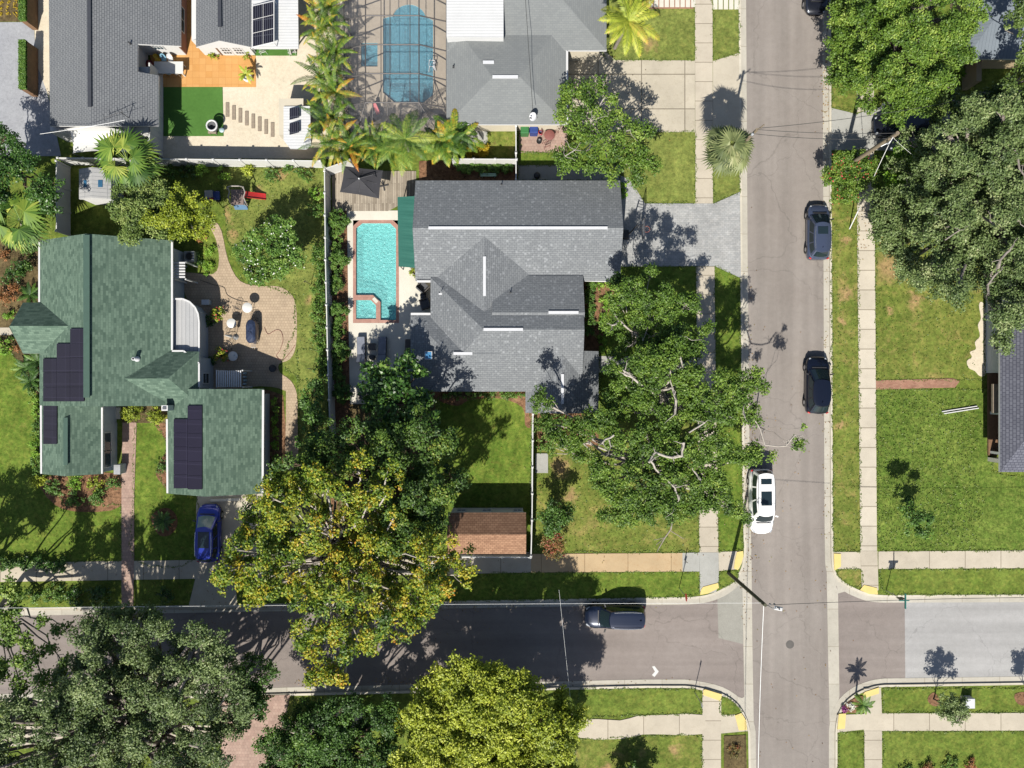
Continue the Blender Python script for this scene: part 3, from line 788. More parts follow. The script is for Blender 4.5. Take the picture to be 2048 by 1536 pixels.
def wing(mb, x0, y0, x1, y1, he, hr, axis, ridge, ends=(None, None), mi=0, me=1):
    """pitched roof over an eave rectangle seen at pixels; ridge = pixel line of the ridge; ends = pixel position of hip ends"""
    z0 = he
    a = W(x0, y0, z0); c = W(x1, y1, z0)
    X0, Y1, X1, Y0 = a.x, a.y, c.x, c.y
    if axis == 'x':
        yr = W(0, ridge, hr).y
        xa = W(ends[0], 0, hr).x if ends[0] is not None else X0
        xb = W(ends[1], 0, hr).x if ends[1] is not None else X1
        NW, NE, SE, SW = Vector((X0, Y1, z0)), Vector((X1, Y1, z0)), Vector((X1, Y0, z0)), Vector((X0, Y0, z0))
        RA, RB = Vector((xa, yr, hr)), Vector((xb, yr, hr))
        mb.face([SW, SE, RB, RA], mi); mb.face([NE, NW, RA, RB], mi)
        mb.face([NW, SW, RA], mi if ends[0] is not None else me)
        mb.face([SE, NE, RB], mi if ends[1] is not None else me)
        pl = {'s': plane3(SW, SE, RA), 'n': plane3(NE, NW, RA)}
        if ends[0] is not None: pl['w'] = plane3(NW, SW, RA)
        if ends[1] is not None: pl['e'] = plane3(SE, NE, RB)
    else:
        xr = W(ridge, 0, hr).x
        ya = W(0, ends[0], hr).y if ends[0] is not None else Y1
        yb = W(0, ends[1], hr).y if ends[1] is not None else Y0
        NW, NE, SE, SW = Vector((X0, Y1, z0)), Vector((X1, Y1, z0)), Vector((X1, Y0, z0)), Vector((X0, Y0, z0))
        RA, RB = Vector((xr, ya, hr)), Vector((xr, yb, hr))
        mb.face([NW, SW, RB, RA], mi); mb.face([SE, NE, RA, RB], mi)
        mb.face([NE, NW, RA], mi if ends[0] is not None else me)
        mb.face([SW, SE, RB], mi if ends[1] is not None else me)
        pl = {'w': plane3(NW, SW, RA), 'e': plane3(SE, NE, RA)}
        if ends[0] is not None: pl['n'] = plane3(NE, NW, RA)
        if ends[1] is not None: pl['s'] = plane3(SW, SE, RB)
    # fascia board + soffit
    for p, q in ((NW, SW), (SW, SE), (SE, NE), (NE, NW)):
        mb.face([p - Vector((0, 0, .17)), q - Vector((0, 0, .17)), q, p], me)
    mb.face([NW - Vector((0, 0, .17)), NE - Vector((0, 0, .17)), SE - Vector((0, 0, .17)), SW - Vector((0, 0, .17))], me)
    pl['rect'] = (X0, Y0, X1, Y1); pl['ridge'] = (RA, RB); pl['he'] = he
    return pl
def walls(mb, pl, inset=0.4):
    X0, Y0, X1, Y1 = pl['rect']
    mb.box((X0 + inset, Y0 + inset, 0.0), (X1 - inset, Y1 - inset, pl['he'] - 0.18))
def ridge_strip(mb, p, q, w=0.28, h=0.06):
    d = (q - p); L = d.length
    mid = (p + q) / 2
    rz = math.atan2(d.y, d.x)
    mb.obox((mid.x, mid.y, mid.z + h / 2), (L, w, h), rz)
def pix_strip(mb, x0, y0, x1, y1, z, w=0.28, h=0.06):
    ridge_strip(mb, W(x0, y0, z), W(x1, y1, z), w, h)
def gutters(parent, runs):
    for pts, z, w in runs:
        mb = MB(parent.location); gutter_line(mb, pts, z, w); mb.build('gutter', MATS['trim_white'], parent)
def gutter_line(mb, pts, z, w=0.12):
    for i in range(len(pts) - 1):
        ridge_strip(mb, W(*pts[i], z), W(*pts[i + 1], z), w, 0.1)
def gparent(name, px, py, label, cat, group=None):
    e = empty(name, W(px, py, 0), label, cat, group); return e
def wall_window(parent, c, w, h, axis, frame='trim_white', mull=(1, 0)):
    """window on a vertical wall; c = centre, axis = outward normal 'e','s','w','n'"""
    o = parent.location
    n = {'e': Vector((1, 0, 0)), 'w': Vector((-1, 0, 0)), 's': Vector((0, -1, 0)), 'n': Vector((0, 1, 0))}[axis]
    u = Vector((0, 0, 1)).cross(n); c = Vector(c)
    def slab(mb, du, dz, w_, h_, t0, t1):
        p = c + u * du + Vector((0, 0, dz)) + n * (t0 + t1) / 2
        d = (abs(u.x) * w_ + abs(n.x) * (t1 - t0), abs(u.y) * w_ + abs(n.y) * (t1 - t0), h_)
        mb.obox(p, d)
    f = MB(o)
    t = 0.07
    for s in (-1, 1):
        slab(f, s * w / 2, 0, t, h + t, 0, 0.05); slab(f, 0, s * h / 2, w - t, t, 0, 0.05)
    for i in range(mull[0]): slab(f, -w / 2 + w * (i + 1) / (mull[0] + 1), 0, 0.035, h - t, 0.006, 0.04)
    for i in range(mull[1]): slab(f, 0, -h / 2 + h * (i + 1) / (mull[1] + 1), w - t, 0.035, 0.008, 0.038)
    fo = f.build('window', MATS[frame], parent)
    g = MB(o); slab(g, 0, 0, w - t, h - t, -0.01, 0.015)
    g.build('pane', MATS['window_glass'], fo)
def pipe_vent(parent, p, r=0.07, h=0.35, m='vent_white', name='vent_pipe'):
    mb = MB(parent.location); mb.lathe(p, [(r * 1.6, -0.05), (r * 1.5, 0.06), (r, 0.1), (r, h), (r * 0.6, h)], 10)
    mb.build(name, MATS[m], parent)

# ---- main house ----
H = gparent('house', 1020, 600, 'large grey shingled house with white ridge vents beside the turquoise pool', 'house')
rb = MB(H.location); wl = MB(H.location)
w1 = wing(rb, 831, 361, 1240, 562, 2.75, 4.35, 'x', 456)
w2 = wing(rb, 873, 470, 1066, 661, 2.85, 4.1, 'y', 969)
w3 = wing(rb, 985, 551, 1166, 703, 3.0, 4.3, 'x', 625)
w4 = wing(rb, 861, 555, 1164, 783, 2.9, 4.7, 'x', 659, (967, None))
w5 = wing(rb, 821, 628, 1000, 781.5, 2.8, 4.05, 'x', 707, (893, None))
w6 = wing(rb, 1051, 702.5, 1197, 826, 2.7, 4.0, 'y', 1125)
rb.build('roof', [MATS['shingle_grey'], MATS['trim_white']], H)
walls(wl, w1, .42); walls(wl, w3, .46); walls(wl, w5, .44)
X = w4['rect']; wl.box((W(874, 0, 2.9).x + .3, X[1] + .5, 0), (X[2] - .5, X[3] - .5, 2.72))
X = w2['rect']; wl.box((X[0] + .2, X[1] + 1, 0), (X[2] - .5, X[3] - .2, 2.7))
X = w6['rect']; wl.box((X[0] + .4, X[1] + .4, 0), (W(1160, 0, 2.7).x, X[3] - .2, 2.5))
wl.build('wall', MATS['wall_cream'], H)
for (x, y) in ((1192, 820), (1192, 708)):
    mb = MB(H.location); p = W(x, y, 2.5); mb.box((p.x - .35, p.y - .1, 0), (p.x - .15, p.y + .1, 2.6)); mb.build('porch_column', MATS['trim_white'], H)
for seg in ((857, 456, 1215, 456, 4.35), (969, 513, 969, 592, 4.1), (967, 659, 1046, 659, 4.7), (1097, 625, 1157, 625, 4.3), (907, 707, 945, 707, 4.05), (1125, 748, 1125, 808, 4.0)):
    mb = MB(H.location); pix_strip(mb, *seg[:4], seg[4], 0.21, 0.05); mb.build('ridge_vent', MATS['vent_white'], H)
mb = MB(H.location)
for pts in ([(834, 563), (874, 563)], [(874, 563), (874, 627)], [(822, 628), (874, 628)]): gutter_line(mb, pts, 2.8, 0.16)
mb.build('gutter', MATS['trim_white'], H)
gutters(H, (([(1166, 561), (1237, 563)], 2.6, 0.14),))
p = on_plane(857, 711, w5['s'], 0.04)
mb = MB(H.location); mb.obox(p, (0.55, 0.6, 0.10)); sk_ = mb.build('skylight', MATS['trim_white'], H)
mb = MB(H.location); mb.obox(p + Vector((0, 0, .06)), (0.46, 0.5, 0.03)); mb.build('pane', MATS['skylight_glass'], sk_)
for (x, y, k) in ((1003, 369, w1['n']), (1021, 585, w3['n']), (930, 540, w1['s'])):
    pipe_vent(H, on_plane(x, y, k), 0.04, 0.25, 'black_metal')
# metal antenna and lead on the roof beside the alcove
mb = MB(H.location)
p = on_plane(881, 588, w4['w']) ; mb.tube(p, p + Vector((0.1, .1, 0.5)), 0.03, 0.03); mb.obox(p + Vector((0, 0, .05)), (.25, .12, .08))
mb.build('roof_bracket', MATS['vent_white'], H)
# awning over the terrace
e = gparent('awning', 812, 465, 'long green fabric awning on the west side of the grey house', 'awning')
mb = MB(e.location)
a, b, c, d = W(834, 392, 2.62), W(834, 536, 2.62), W(797, 533, 2.2), W(795, 394, 2.2)
N = 24
for i in range(N):
    t0, t1 = i / N, (i + 1) / N
    sag = lambda t: Vector((0, 0, -0.02 * math.sin(t * math.pi * N / 2)))
    mb.face([d.lerp(c, t0), d.lerp(c, t1), a.lerp(b, t1) + sag(t1), a.lerp(b, t0) + sag(t0)])
mb.face([d, d - Vector((0, 0, .22)), c - Vector((0, 0, .22)), c])
mb.build('canopy', MATS['canvas_green'], e)
for (x, y) in ((797, 396), (798, 464), (799, 531)):
    mb = MB(e.location); p = W(x, y, 2.1); mb.tube((p.x, p.y, B), (p.x, p.y, 2.15), .04); mb.build('post', MATS['black_metal'], e)

# ---- green house ----
H = gparent('house', 260, 700, 'green shingled house with black solar panels and white gutters', 'house')
rb = MB(H.location); wl = MB(H.location)
g1 = wing(rb, 79, 481, 345, 811, 2.95, 5.4, 'y', 172)
g2 = wing(rb, 46, 605, 200, 707, 3.05, 4.5, 'x', 652)
g3 = wing(rb, 84, 740, 205, 948, 2.8, 4.1, 'y', 130)
g4 = wing(rb, 240, 703, 398, 808, 3.05, 4.35, 'x', 757, (None, 336))
g5 = wing(rb, 335, 778, 527, 987, 2.7, 4.2, 'y', 411)
g6 = wing(rb, 250, 776, 420, 812, 2.6, 3.3, 'x', 782)
# prow of the west gable
t_ = W(18, 654, 4.5); t0 = W(46, 605, 3.05); t1 = W(46, 707, 3.05); RA = g2['ridge'][0]
rb.face([t0, t_, RA]); rb.face([t_, t1, RA])
rb.build('roof', [MATS['shingle_green'], MATS['trim_white']], H)
for g, i in ((g1, .4), (g2, .5), (g3, .42), (g5, .4)): walls(wl, g, i)
X = g4['rect']; wl.box((X[0], X[1] + 1.0, 0), (X[2] - .12, X[3] - .45, 2.8))
# porch wall with window east of the south-west wing
p = W(236, 845, 0); q = W(205, 938, 0)
wl.box((q.x - .3, q.y, 0), (p.x, p.y, 2.3))
wl.build('wall', MATS['wall_bluewhite'], H)
mb = MB(H.location)
ridge_strip(mb, W(174, 470, 5.4), W(174, 795, 5.4), 0.45, 0.07); ridge_strip(mb, W(132, 835, 4.1), W(132, 930, 4.1), 0.32, 0.06)
mb.build('ridge_cap', MATS['ridge_green'], H)
gutters(H, (([(345, 484), (345, 700)], 2.9, .14), ([(345, 702), (368, 702), (399, 727), (399, 774)], 3.0, .12), ([(80, 482), (80, 605)], 2.9, .13), ([(83, 708), (84, 947)], 2.75, .13),
            ([(205, 815), (205, 947)], 2.75, .14), ([(335, 838), (336, 986)], 2.65, .14), ([(527, 780), (526, 986)], 2.65, .16)))
pl = g1['w']; pg = g5['w']
def panel(x0, y0, x1, y1, pl, parent, m='solar', t=0.1):
    mb = MB(parent.location)
    P = [on_plane(*q, pl, t) for q in ((x0, y1), (x1, y1), (x1, y0), (x0, y0))]
    D = [v - pl[0] * 0.05 for v in P]
    mb.face(P)
    for i in range(4): mb.face([D[i], D[(i + 1) % 4], P[(i + 1) % 4], P[i]])
    return mb.build('solar_panel', MATS[m], parent)
pw = g3['w']
g = 0.22
for (x0, x1, y0, y1, n, P_) in ((86, 113, 717, 803, 3, pl), (113, 140, 687, 803, 4, pl), (140, 168, 657, 803, 5, pl), (347, 375, 838, 977, 5, pg), (375, 404, 811, 979, 6, pg)):
    for i in range(n):
        a = y0 + (y1 - y0) * i / n; b = y0 + (y1 - y0) * (i + 1) / n
        panel(x0 + g, a + g, x1 - g, b - g, P_, H)
for i in range(3): panel(86.2, 804.3 + i * 28, 113.2, 832 + i * 28, pw, H)
mb = MB(H.location); gp = on_plane(274, 718, g1['e']); pipe_vent(H, gp, 0.13, 0.55)
mb = MB(H.location); p = on_plane(347, 815, g6['s']); p.z = 3.2; mb.box((p.x - .25, p.y - .2, 2.5), (p.x + .22, p.y + .2, 3.9)); 
mb.build('chimney', MATS['trim_white'], H)
mb = MB(H.location); mb.box((p.x - .15, p.y - .1, 3.9), (p.x + .12, p.y + .1, 3.96)); mb.build('chimney_cap', MATS['grey_metal'], H)
# curved flat roof of the sun room
mb = MB(H.location)
crv = [(346, 598), (366, 598), (380, 604), (391, 615), (397, 628), (399, 645), (399, 728), (382, 712), (366, 703), (346, 703)]
mb.prism(crv, 2.45, 2.62, mi=0)
mb.build('flat_roof', MATS['metal_grey'], H)
mb = MB(H.location)
gutter_line(mb, crv[:7], 2.62, .12); mb.build('gutter', MATS['trim_white'], H)
mb = MB(H.location); mb.prism([(346, 602), (364, 603), (378, 610), (388, 622), (391, 645), (391, 726), (346, 726)], 0, 2.44); mb.build('sunroom', MATS['wall_bluewhite'], H)
wall_window(H, (W(236, 0, 0).x, W(0, 880, 0).y, 1.5), 1.4, 0.95, 'e', mull=(0, 0)); wall_window(H, (W(236, 0, 0).x, W(0, 914, 0).y, 1.5), 1.3, 0.95, 'e', mull=(0, 0))
ex = g4['rect'][2] - .12
wall_window(H, (ex, W(0, 757, 0).y, 1.6), 0.8, 1.1, 'e', mull=(0, 1))
e5 = g5['rect'][2] - .4
for yy in (855, 900): wall_window(H, (e5, W(0, yy, 0).y, 1.5), 0.7, 0.5, 'e', mull=(0, 0))
# slatted shade panels
def slats(name, x0, y0, x1, y1, z, n, axis, label, mat='trim_white', fill=0.55):
    e = gparent(name, (x0 + x1) / 2, (y0 + y1) / 2, label, 'pergola')
    for i in range(n):
        mb = MB(e.location)
        if axis == 'x':
            ya = y0 + (y1 - y0) * i / n; yb = ya + (y1 - y0) / n * fill
            P, Q = W(x0, yb, z), W(x1, ya, z)
        else:
            xa = x0 + (x1 - x0) * i / n; xb = xa + (x1 - x0) / n * fill
            P, Q = W(xa, y1, z), W(xb, y0, z)
        mb.box((P.x, P.y, z - .08), (Q.x, Q.y, z)); mb.build('slat', MATS[mat], e)
    for (x, y) in ((x0, y0), (x1, y0), (x1, y1), (x0, y1)):
        mb = MB(e.location); p = W(x, y, z); mb.box((p.x - .05, p.y - .05, B), (p.x + .05, p.y + .05, z - .08)); mb.build('post', MATS[mat], e)
slats('pergola', 347, 524, 370, 558, 2.3, 6, 'x', 'small white slatted awning on the east wall of the green house')
slats('pergola', 432, 741, 484, 774, 2.2, 12, 'y', 'white slatted pergola over steps beside the garage corner')

# ---- north-west house ----
H = gparent('house', 220, 120, 'long grey shingled house with a pink side wall and white patio wall', 'house')
xr = W(178, 0, 4.2).x
rb = MB(H.location)
def pl_of(xeave, he, yref=0, hr=4.2):
    a = W(xeave, yref, he); 
    return plane3(Vector((xr, 0, hr)), Vector((xr, 10, hr)), Vector((a.x, 0, he)))
pE = pl_of(345, 2.45); pW = pl_of(97, 2.6)
N_, S_ = -260, 252
E_out = [(178, N_), (361, N_), (361, 92), (275, 88), (275, 143), (317, 151), (317, S_), (178, S_)]
W_out = [(95, N_), (178, N_), (178, S_), (100, S_)]
def plane_poly(mb, pts, pl, mi=0, thick=0.17, ms=1):
    P = [on_plane(x, y, pl) for x, y in pts]
    base = len(mb.v)
    for v in P: mb.vert(v)
    for t in tessellate_polygon([[Vector((v.x, v.y, 0)) for v in P]]):
        a, b, c = [P[i] for i in t]
        if (b - a).cross(c - a).z < 0: t = t[::-1]
        mb.f.append([base + i for i in t]); mb.m.append(mi); mb.sm.append(False)
    for i in range(len(P)):
        p, q = P[i], P[(i + 1) % len(P)]; dz = Vector((0, 0, thick))
        mb.face([p - dz, q - dz, q, p], ms)
plane_poly(rb, E_out, pE); plane_poly(rb, W_out, pW)
rb.build('roof', [MATS['shingle_slate'], MATS['trim_white']], H)
mb = MB(H.location); ridge_strip(mb, W(178, -200, 4.2), W(180, 214, 4.2), 0.28, 0.08); mb.build('ridge_cap', MATS['ridge_dark'], H)
wl = MB(H.location)
def gx(px): return W(px, 0, 0).x
def gy(py): return W(0, py, 0).y
wl.box((gx(138), gy(285), 0), (gx(298), gy(112), 2.3)); wl.box((gx(138), gy(111.8), 0), (gx(374.6), gy(-240), 2.05))
wl.face([(gx(138), gy(285), 2.3), (gx(298), gy(285), 2.3), (gx(298), gy(285), 2.4), (xr, gy(285), 4.0), (gx(138), gy(285), 2.45)])
wl.box((gx(298), gy(285), 0), (gx(328), gy(158), 2.2))
wl.build('wall', MATS['wall_white'], H)
mb = MB(H.location); mb.box((gx(374.6), gy(111), 0), (gx(375.6), gy(-240), 2.08)); mb.build('side_wall', MATS['wall_pink'], H)
wall_window(H, (gx(375.8), gy(52), 1.25), 1.9, 1.1, 'e', mull=(1, 0))
wall_window(H, (gx(335), gy(112.2), 1.6), 0.8, 0.9, 's', mull=(2, 1))
wall_window(H, (gx(328), gy(222), 1.5), 1.0, 0.9, 'e', mull=(1, 1))
pipe_vent(H, on_plane(261, 88, pE), 0.05, .3, 'black_metal')
mb = MB(H.location)
p = on_plane(258, 236, pE); 
mb.tube(p, p + Vector((0, 0, 1.2)), .025)
for k in range(4):
    c = p + Vector((-1.3 + .45 * k, -.35 + .12 * k, 1.0)); mb.tube(c + Vector((-.1, .3, 0)), c + Vector((.1, -.3, 0)), .015)
mb.tube(p + Vector((-1.4, -.4, 1.0)), p + Vector((.2, .1, 1.1)), .02); mb.build('antenna', MATS['black_metal'], H)
# white side wall (tall vinyl panel) south of the house
e = gparent('fence', 322, 280, 'tall white panel wall running south from the corner of the long grey house', 'fence')
mb = MB(e.location); mb.box((gx(325), gy(316), B), (gx(327.6), gy(150), 2.2)); mb.build('panel', MATS['vinyl_white'], e)
mb = MB(e.location)
for yy in (170, 195, 240, 272, 302): mb.box((gx(324.5), gy(yy), B), (gx(328.4), gy(yy) + .06, 2.28))
mb.build('batten', MATS['vinyl_white'], e)
# shade sail
e = gparent('shade_sail', 200, 280, 'white shade sail stretched behind the grey house, palm leaves over it', 'shade sail')
mb = MB(e.location)
c4 = [W(134, 251, 2.7), W(263, 250, 2.75), W(268, 306, 2.3), W(146, 306, 2.3)]
n = 10
def sl(u, v):
    p = c4[0].lerp(c4[1], u).lerp(c4[3].lerp(c4[2], u), v); k = 4 * u * (1 - u); k2 = 4 * v * (1 - v)
    p = p + Vector((0, 0, -.35 * k * k2)); p.y += (v - .5) * k * .35; p.x -= (u - .5) * k2 * .35; return p
for i in range(n):
    for j in range(n): mb.face([sl(i / n, (j + 1) / n), sl((i + 1) / n, (j + 1) / n), sl((i + 1) / n, j / n), sl(i / n, j / n)], 0, True)
mb.build('canopy', MATS['canvas_white'], e)
for q in c4:
    mb = MB(e.location); mb.tube((q.x, q.y, B), q, .04); mb.build('post', MATS['grey_metal'], e)

# ---- guest house and patio roof ----
H = gparent('house', 450, 40, 'small grey gabled guest house with white glazed doors facing the orange patio', 'house')
rb = MB(H.location)
b1 = wing(rb, 392, -220, 501, 94, 2.75, 3.75, 'y', 439)
rb.build('roof', [MATS['shingle_slate'], MATS['trim_white']], H)
wl = MB(H.location); wl.box((gx(412), gy(112), 0), (gx(512), gy(-200), 2.57))
wl.face([(gx(412), gy(112), 2.57), (gx(512), gy(112), 2.57), (b1['ridge'][0].x, gy(112), 3.6)])
wl.build('wall', MATS['wall_white'], H)
mb = MB(H.location); ridge_strip(mb, W(437, -200, 3.75), W(440, 54, 3.75), 0.26, 0.08); mb.build('ridge_cap', MATS['ridge_dark'], H)
dm = MB(H.location); dy = gy(112)
dm.box((gx(445), dy - .04, B), (gx(448), dy, 2.3), 0)
d_ = dm.build('door_frame', MATS['wood_brown'], H)
for k in range(2):
    x0 = gx(452 + k * 24)
    d1 = MB(H.location); d1.box((x0, dy - .03, B + .05), (x0 + .8, dy - .002, 2.15)); do = d1.build('door', MATS['trim_white'], H)
    pm = MB(H.location)
    for r in range(4):
        for c in range(3):
            pm.box((x0 + .1 + c * .22, dy - .045, .5 + r * .42), (x0 + .26 + c * .22, dy - .028, .74 + r * .42))
    pm.build('pane', MATS['window_glass'], do)
e = gparent('patio_roof', 550, 50, 'white ribbed metal patio roof carrying a tilted solar array', 'patio roof')
mb = MB(e.location); mb.prism([(501, -200), (594, -200), (597, 97), (502, 97)], 2.5, 2.62); mb.build('roof', MATS['metal_white'], e)
for (x, y) in ((512, 106), (593, 106), (590, 40)):
    mb = MB(e.location); p = W(x, y, 0); mb.box((p.x - .06, p.y - .06, B), (p.x + .06, p.y + .06, 2.5)); mb.build('post', MATS['trim_white'], e)
mb = MB(e.location); p = W(583, 110, 0); mb.tube((p.x, p.y, B), W(579, 97, 2.5), .07); mb.build('post', MATS['trim_white'], e)
E = gparent('solar_array', 527, 45, 'six tilted solar panels with white frames on the white patio roof', 'solar array')
pa = plane3(W(505, 92, 2.85), W(548, 81, 3.25), W(505, 12, 2.85))
for r in range(3):
    for c in range(2):
        x0 = 505.5 + 21 * c; x1 = x0 + 20
        def Q(x, y): return on_plane(x, y - (x - 505) * 0.24, pa)
        y0 = 13 + 27.2 * r; y1 = y0 + 26
        mb = MB(E.location); P = [Q(x0, y1), Q(x1, y1), Q(x1, y0), Q(x0, y0)]
        mb.face(P); D = [v - Vector((0, 0, .05)) for v in P]
        for i in range(4): mb.face([D[i], D[(i + 1) % 4], P[(i + 1) % 4], P[i]], 1)
        mb.build('solar_panel', [MATS['solar_stripe'], MATS['trim_white']], E)
mb = MB(E.location)
P = [on_plane(x, y - (x - 505) * .24, pa, -.035) for x, y in ((504, 96), (548.5, 96), (548.5, 11), (504, 11))]
D = [v - Vector((0, 0, .03)) for v in P]; mb.face(P)
for i in range(4): mb.face([D[i], D[(i + 1) % 4], P[(i + 1) % 4], P[i]])
for q in P:
    mb.tube((q.x, q.y, 2.62), q, .03)
mb.build('frame', MATS['trim_white'], E)

# garden cabin with two panels
E = gparent('garden_shed', 594, 255, 'white garden cabin with a solar array on its roof beside the palms', 'shed')
mb = MB(E.location); mb.prism([(567, 213), (620, 212), (622, 290), (612, 298), (580, 297), (567, 280)], 2.3, 2.42); mb.build('roof', MATS['metal_white'], E)
mb = MB(E.location); p = W(574, 290, 0); q = W(626, 220, 0); mb.box((p.x + .1, p.y, B), (q.x - .1, q.y, 2.3)); mb.build('wall', MATS['wall_cream'], E)
for k in range(2):
    mb = MB(E.location); P = [W(579, 240 + 30 * k, 2.5), W(598, 241 - 2 + 30 * k - 4, 2.75), W(598, 214 + 29 * k, 2.75), W(579, 217 + 30 * k, 2.5)]
    mb.face(P); D = [v - Vector((0, 0, .05)) for v in P]
    for i in range(4): mb.face([D[i], D[(i + 1) % 4], P[(i + 1) % 4], P[i]], 1)
    mb.build('solar_panel', [MATS['solar_stripe'], MATS['trim_white']], E)
mb = MB(E.location)
for x, y in ((579, 262), (598, 256), (598, 225)): q = W(x, y, 2.4); mb.tube(q, q + Vector((0, 0, .3)), .025)
mb.build('panel_support', MATS['black_metal'], E)

# ---- north-east house ----
H = gparent('house', 1030, 120, 'low grey hipped house with a white flat roof section next to the pool cage', 'house')
rb = MB(H.location); wl = MB(H.location)
n1 = wing(rb, 893, 30, 1134, 249, 2.75, 3.65, 'x', 154, (985, 1040))
n2 = wing(rb, 895, -200, 1213, 101, 2.8, 3.95, 'x', -42, (985, 1090))
rb.build('roof', [MATS['shingle_light'], MATS['trim_white']], H)
walls(wl, n1, .4); walls(wl, n2, .43); wl.build('wall', MATS['wall_cream'], H)
mb = MB(H.location); mb.prism([(893, -160), (1007, -160), (1007, 75), (893, 73)], 2.6, 3.75); mb.build('flat_roof', [MATS['metal_white']], H)
vq = on_plane(966, 125, n1['n']).z
for s in ((985, 154, 1036, 154, 3.65), (966, 125, 988, 125, vq)):
    mb = MB(H.location); pix_strip(mb, *s[:4], s[4], .24, .07); mb.build('ridge_vent', MATS['vent_white'], H)
gutters(H, (([(1213, 101), (1134, 101), (1134, 249)], 2.7, .15), ([(893, 249), (1134, 249)], 2.65, .12)))
pipe_vent(H, on_plane(907, 135, n1['w']), .05, .3, 'black_metal')
# satellite dish on the roof edge
E = gparent('satellite_dish', 1066, 236, 'small white satellite dish on the south edge of the hipped roof', 'dish')
p = on_plane(1067, 238, n1['s'])
mb = MB(E.location); ax = Vector((-.55, -.5, .67)).normalized(); u = ax.cross(Vector((0, 0, 1))).normalized(); v = ax.cross(u)
cc = p + Vector((0, 0, .55)); rings = []
for k in range(5):
    r = .36 * k / 4
    rings.append([cc + (u * math.cos(t) * .8 + v * math.sin(t)) * r + ax * (r * r * .9) for t in [2 * math.pi * i / 20 for i in range(20)]])
for k in range(4):
    for i in range(20): mb.face([rings[k][i], rings[k][(i + 1) % 20], rings[k + 1][(i + 1) % 20], rings[k + 1][i]], 0, True)
mb.build('reflector', MATS['vent_white'], E)
mb = MB(E.location); mb.tube(p, cc, .03); mb.tube(p + Vector((-.3, .1, .02)), cc, .02); mb.tube(p + Vector((.3, .1, .02)), cc, .02); mb.build('mast', MATS['grey_metal'], E)
mb = MB(E.location); mb.tube(cc + v * .3, cc + ax * .45, .02); mb.obox(cc + ax * .47, (.12, .08, .08)); mb.build('receiver', MATS['black_metal'], E)

# ---- pool cage ----
E = gparent('pool_enclosure', 790, 130, 'bronze framed screen cage over the blue round-ended pool', 'pool enclosure')
hs, ht = 2.6, 3.7
def bar(mb, a, b, r=.045): mb.tube(a, b, r, r, 4)
ys = [-32, 40, 99, 157, 213]
ysT = [-40, 31, 89, 147, 205]
roofF = []
for k, (y0, y1) in enumerate(zip(ys, ysT)):
    mb = MB(E.location)
    a, b, c, d = W(688, y0, hs), W(731, y1, ht), W(838, y1, ht), W(893, y0 + 3, hs)
    for p, q in ((a, b), (b, c), (c, d)): bar(mb, p, q, .055)
    for q in (a, d): bar(mb, (q.x, q.y, B), q, .05)
    roofF.append((a, b, c, d))
    mb.build('frame', MATS['frame_bronze'], E)
mb = MB(E.location)
for j, (xa, h) in enumerate(((688, hs), (731, ht), (762, ht), (780, ht), (820, ht), (838, ht), (893, hs))):
    bar(mb, W(xa, -40, h), W(xa, 213 if h == hs else 205, h), .03 if j not in (0, 1, 5, 6) else .045)
# south hip end
s0, s1 = W(712, 272, hs), W(880, 272, hs); f = roofF[-1]
for p, q in ((f[1], s0), (f[2], s1), (s0, s1), (f[0], (W(690, 250, hs))), (W(690, 250, hs), s0), (f[3], W(893, 272, hs)), (s1, W(893, 272, hs))): bar(mb, p, q, .045)
for xq in (745, 775, 838, 860): bar(mb, W(xq, 205, ht) if xq < 840 else f[2], W(xq, 272, hs), .03)
for q in (s0, s1, W(690, 250, hs), W(893, 272, hs)): bar(mb, (q.x, q.y, B), q, .045)
for x in (745, 790, 838): q = W(x, 272, hs); bar(mb, (q.x, q.y, B), q, .03)
q0, q1 = W(688, -40, 1.0), W(688, 213, 1.0); bar(mb, W(688, -40, hs) - Vector((0, 0, 1.5)), W(688, 213, hs) - Vector((0, 0, 1.5)), .03)
mb.build('purlin', MATS['frame_bronze'], E)
screenmat('screen', (0.2, 0.2, 0.22), 0.13)
mb = MB(E.location)
for k in range(4):
    A_, B_ = roofF[k], roofF[k + 1]
    for j in range(3): mb.face([B_[j], B_[j + 1], A_[j + 1], A_[j]])
mb.face([s0, f[1], f[0], W(690, 250, hs)]); mb.face([s0, s1, f[2], f[1]]); mb.face([s1, W(893, 272, hs), f[3], f[2]])
a, b = roofF[0][0], roofF[-1][0]; mb.face([(a.x, a.y, B), (b.x, b.y, B), b, a])
mb.face([(s0.x, s0.y, B), (s1.x, s1.y, B), s1, s0])
mb.build('screen', MATS['screen'], E)

# ---- shed ----
E = gparent('shed', 975, 1065, 'long garden shed with a brown shingle roof and white wall, inside the white fence', 'shed')
rb = MB(E.location); s_ = wing(rb, 896, 1025, 1052, 1108, 2.3, 3.25, 'x', 1069)
rb.build('roof', [MATS['shingle_brown'], MATS['trim_white']], E)
wl = MB(E.location); X = s_['rect']; wl.box((X[0] + .2, X[1] + .15, B), (X[2] - .2, X[3] - .02, 2.1)); wl.build('wall', MATS['wall_white'], E)
for x in (925, 975, 1035):
    wall_window(E, (W(x, 0, 0).x, X[3] - .02, 1.35), 0.7, 0.6, 'n', mull=(1, 0))

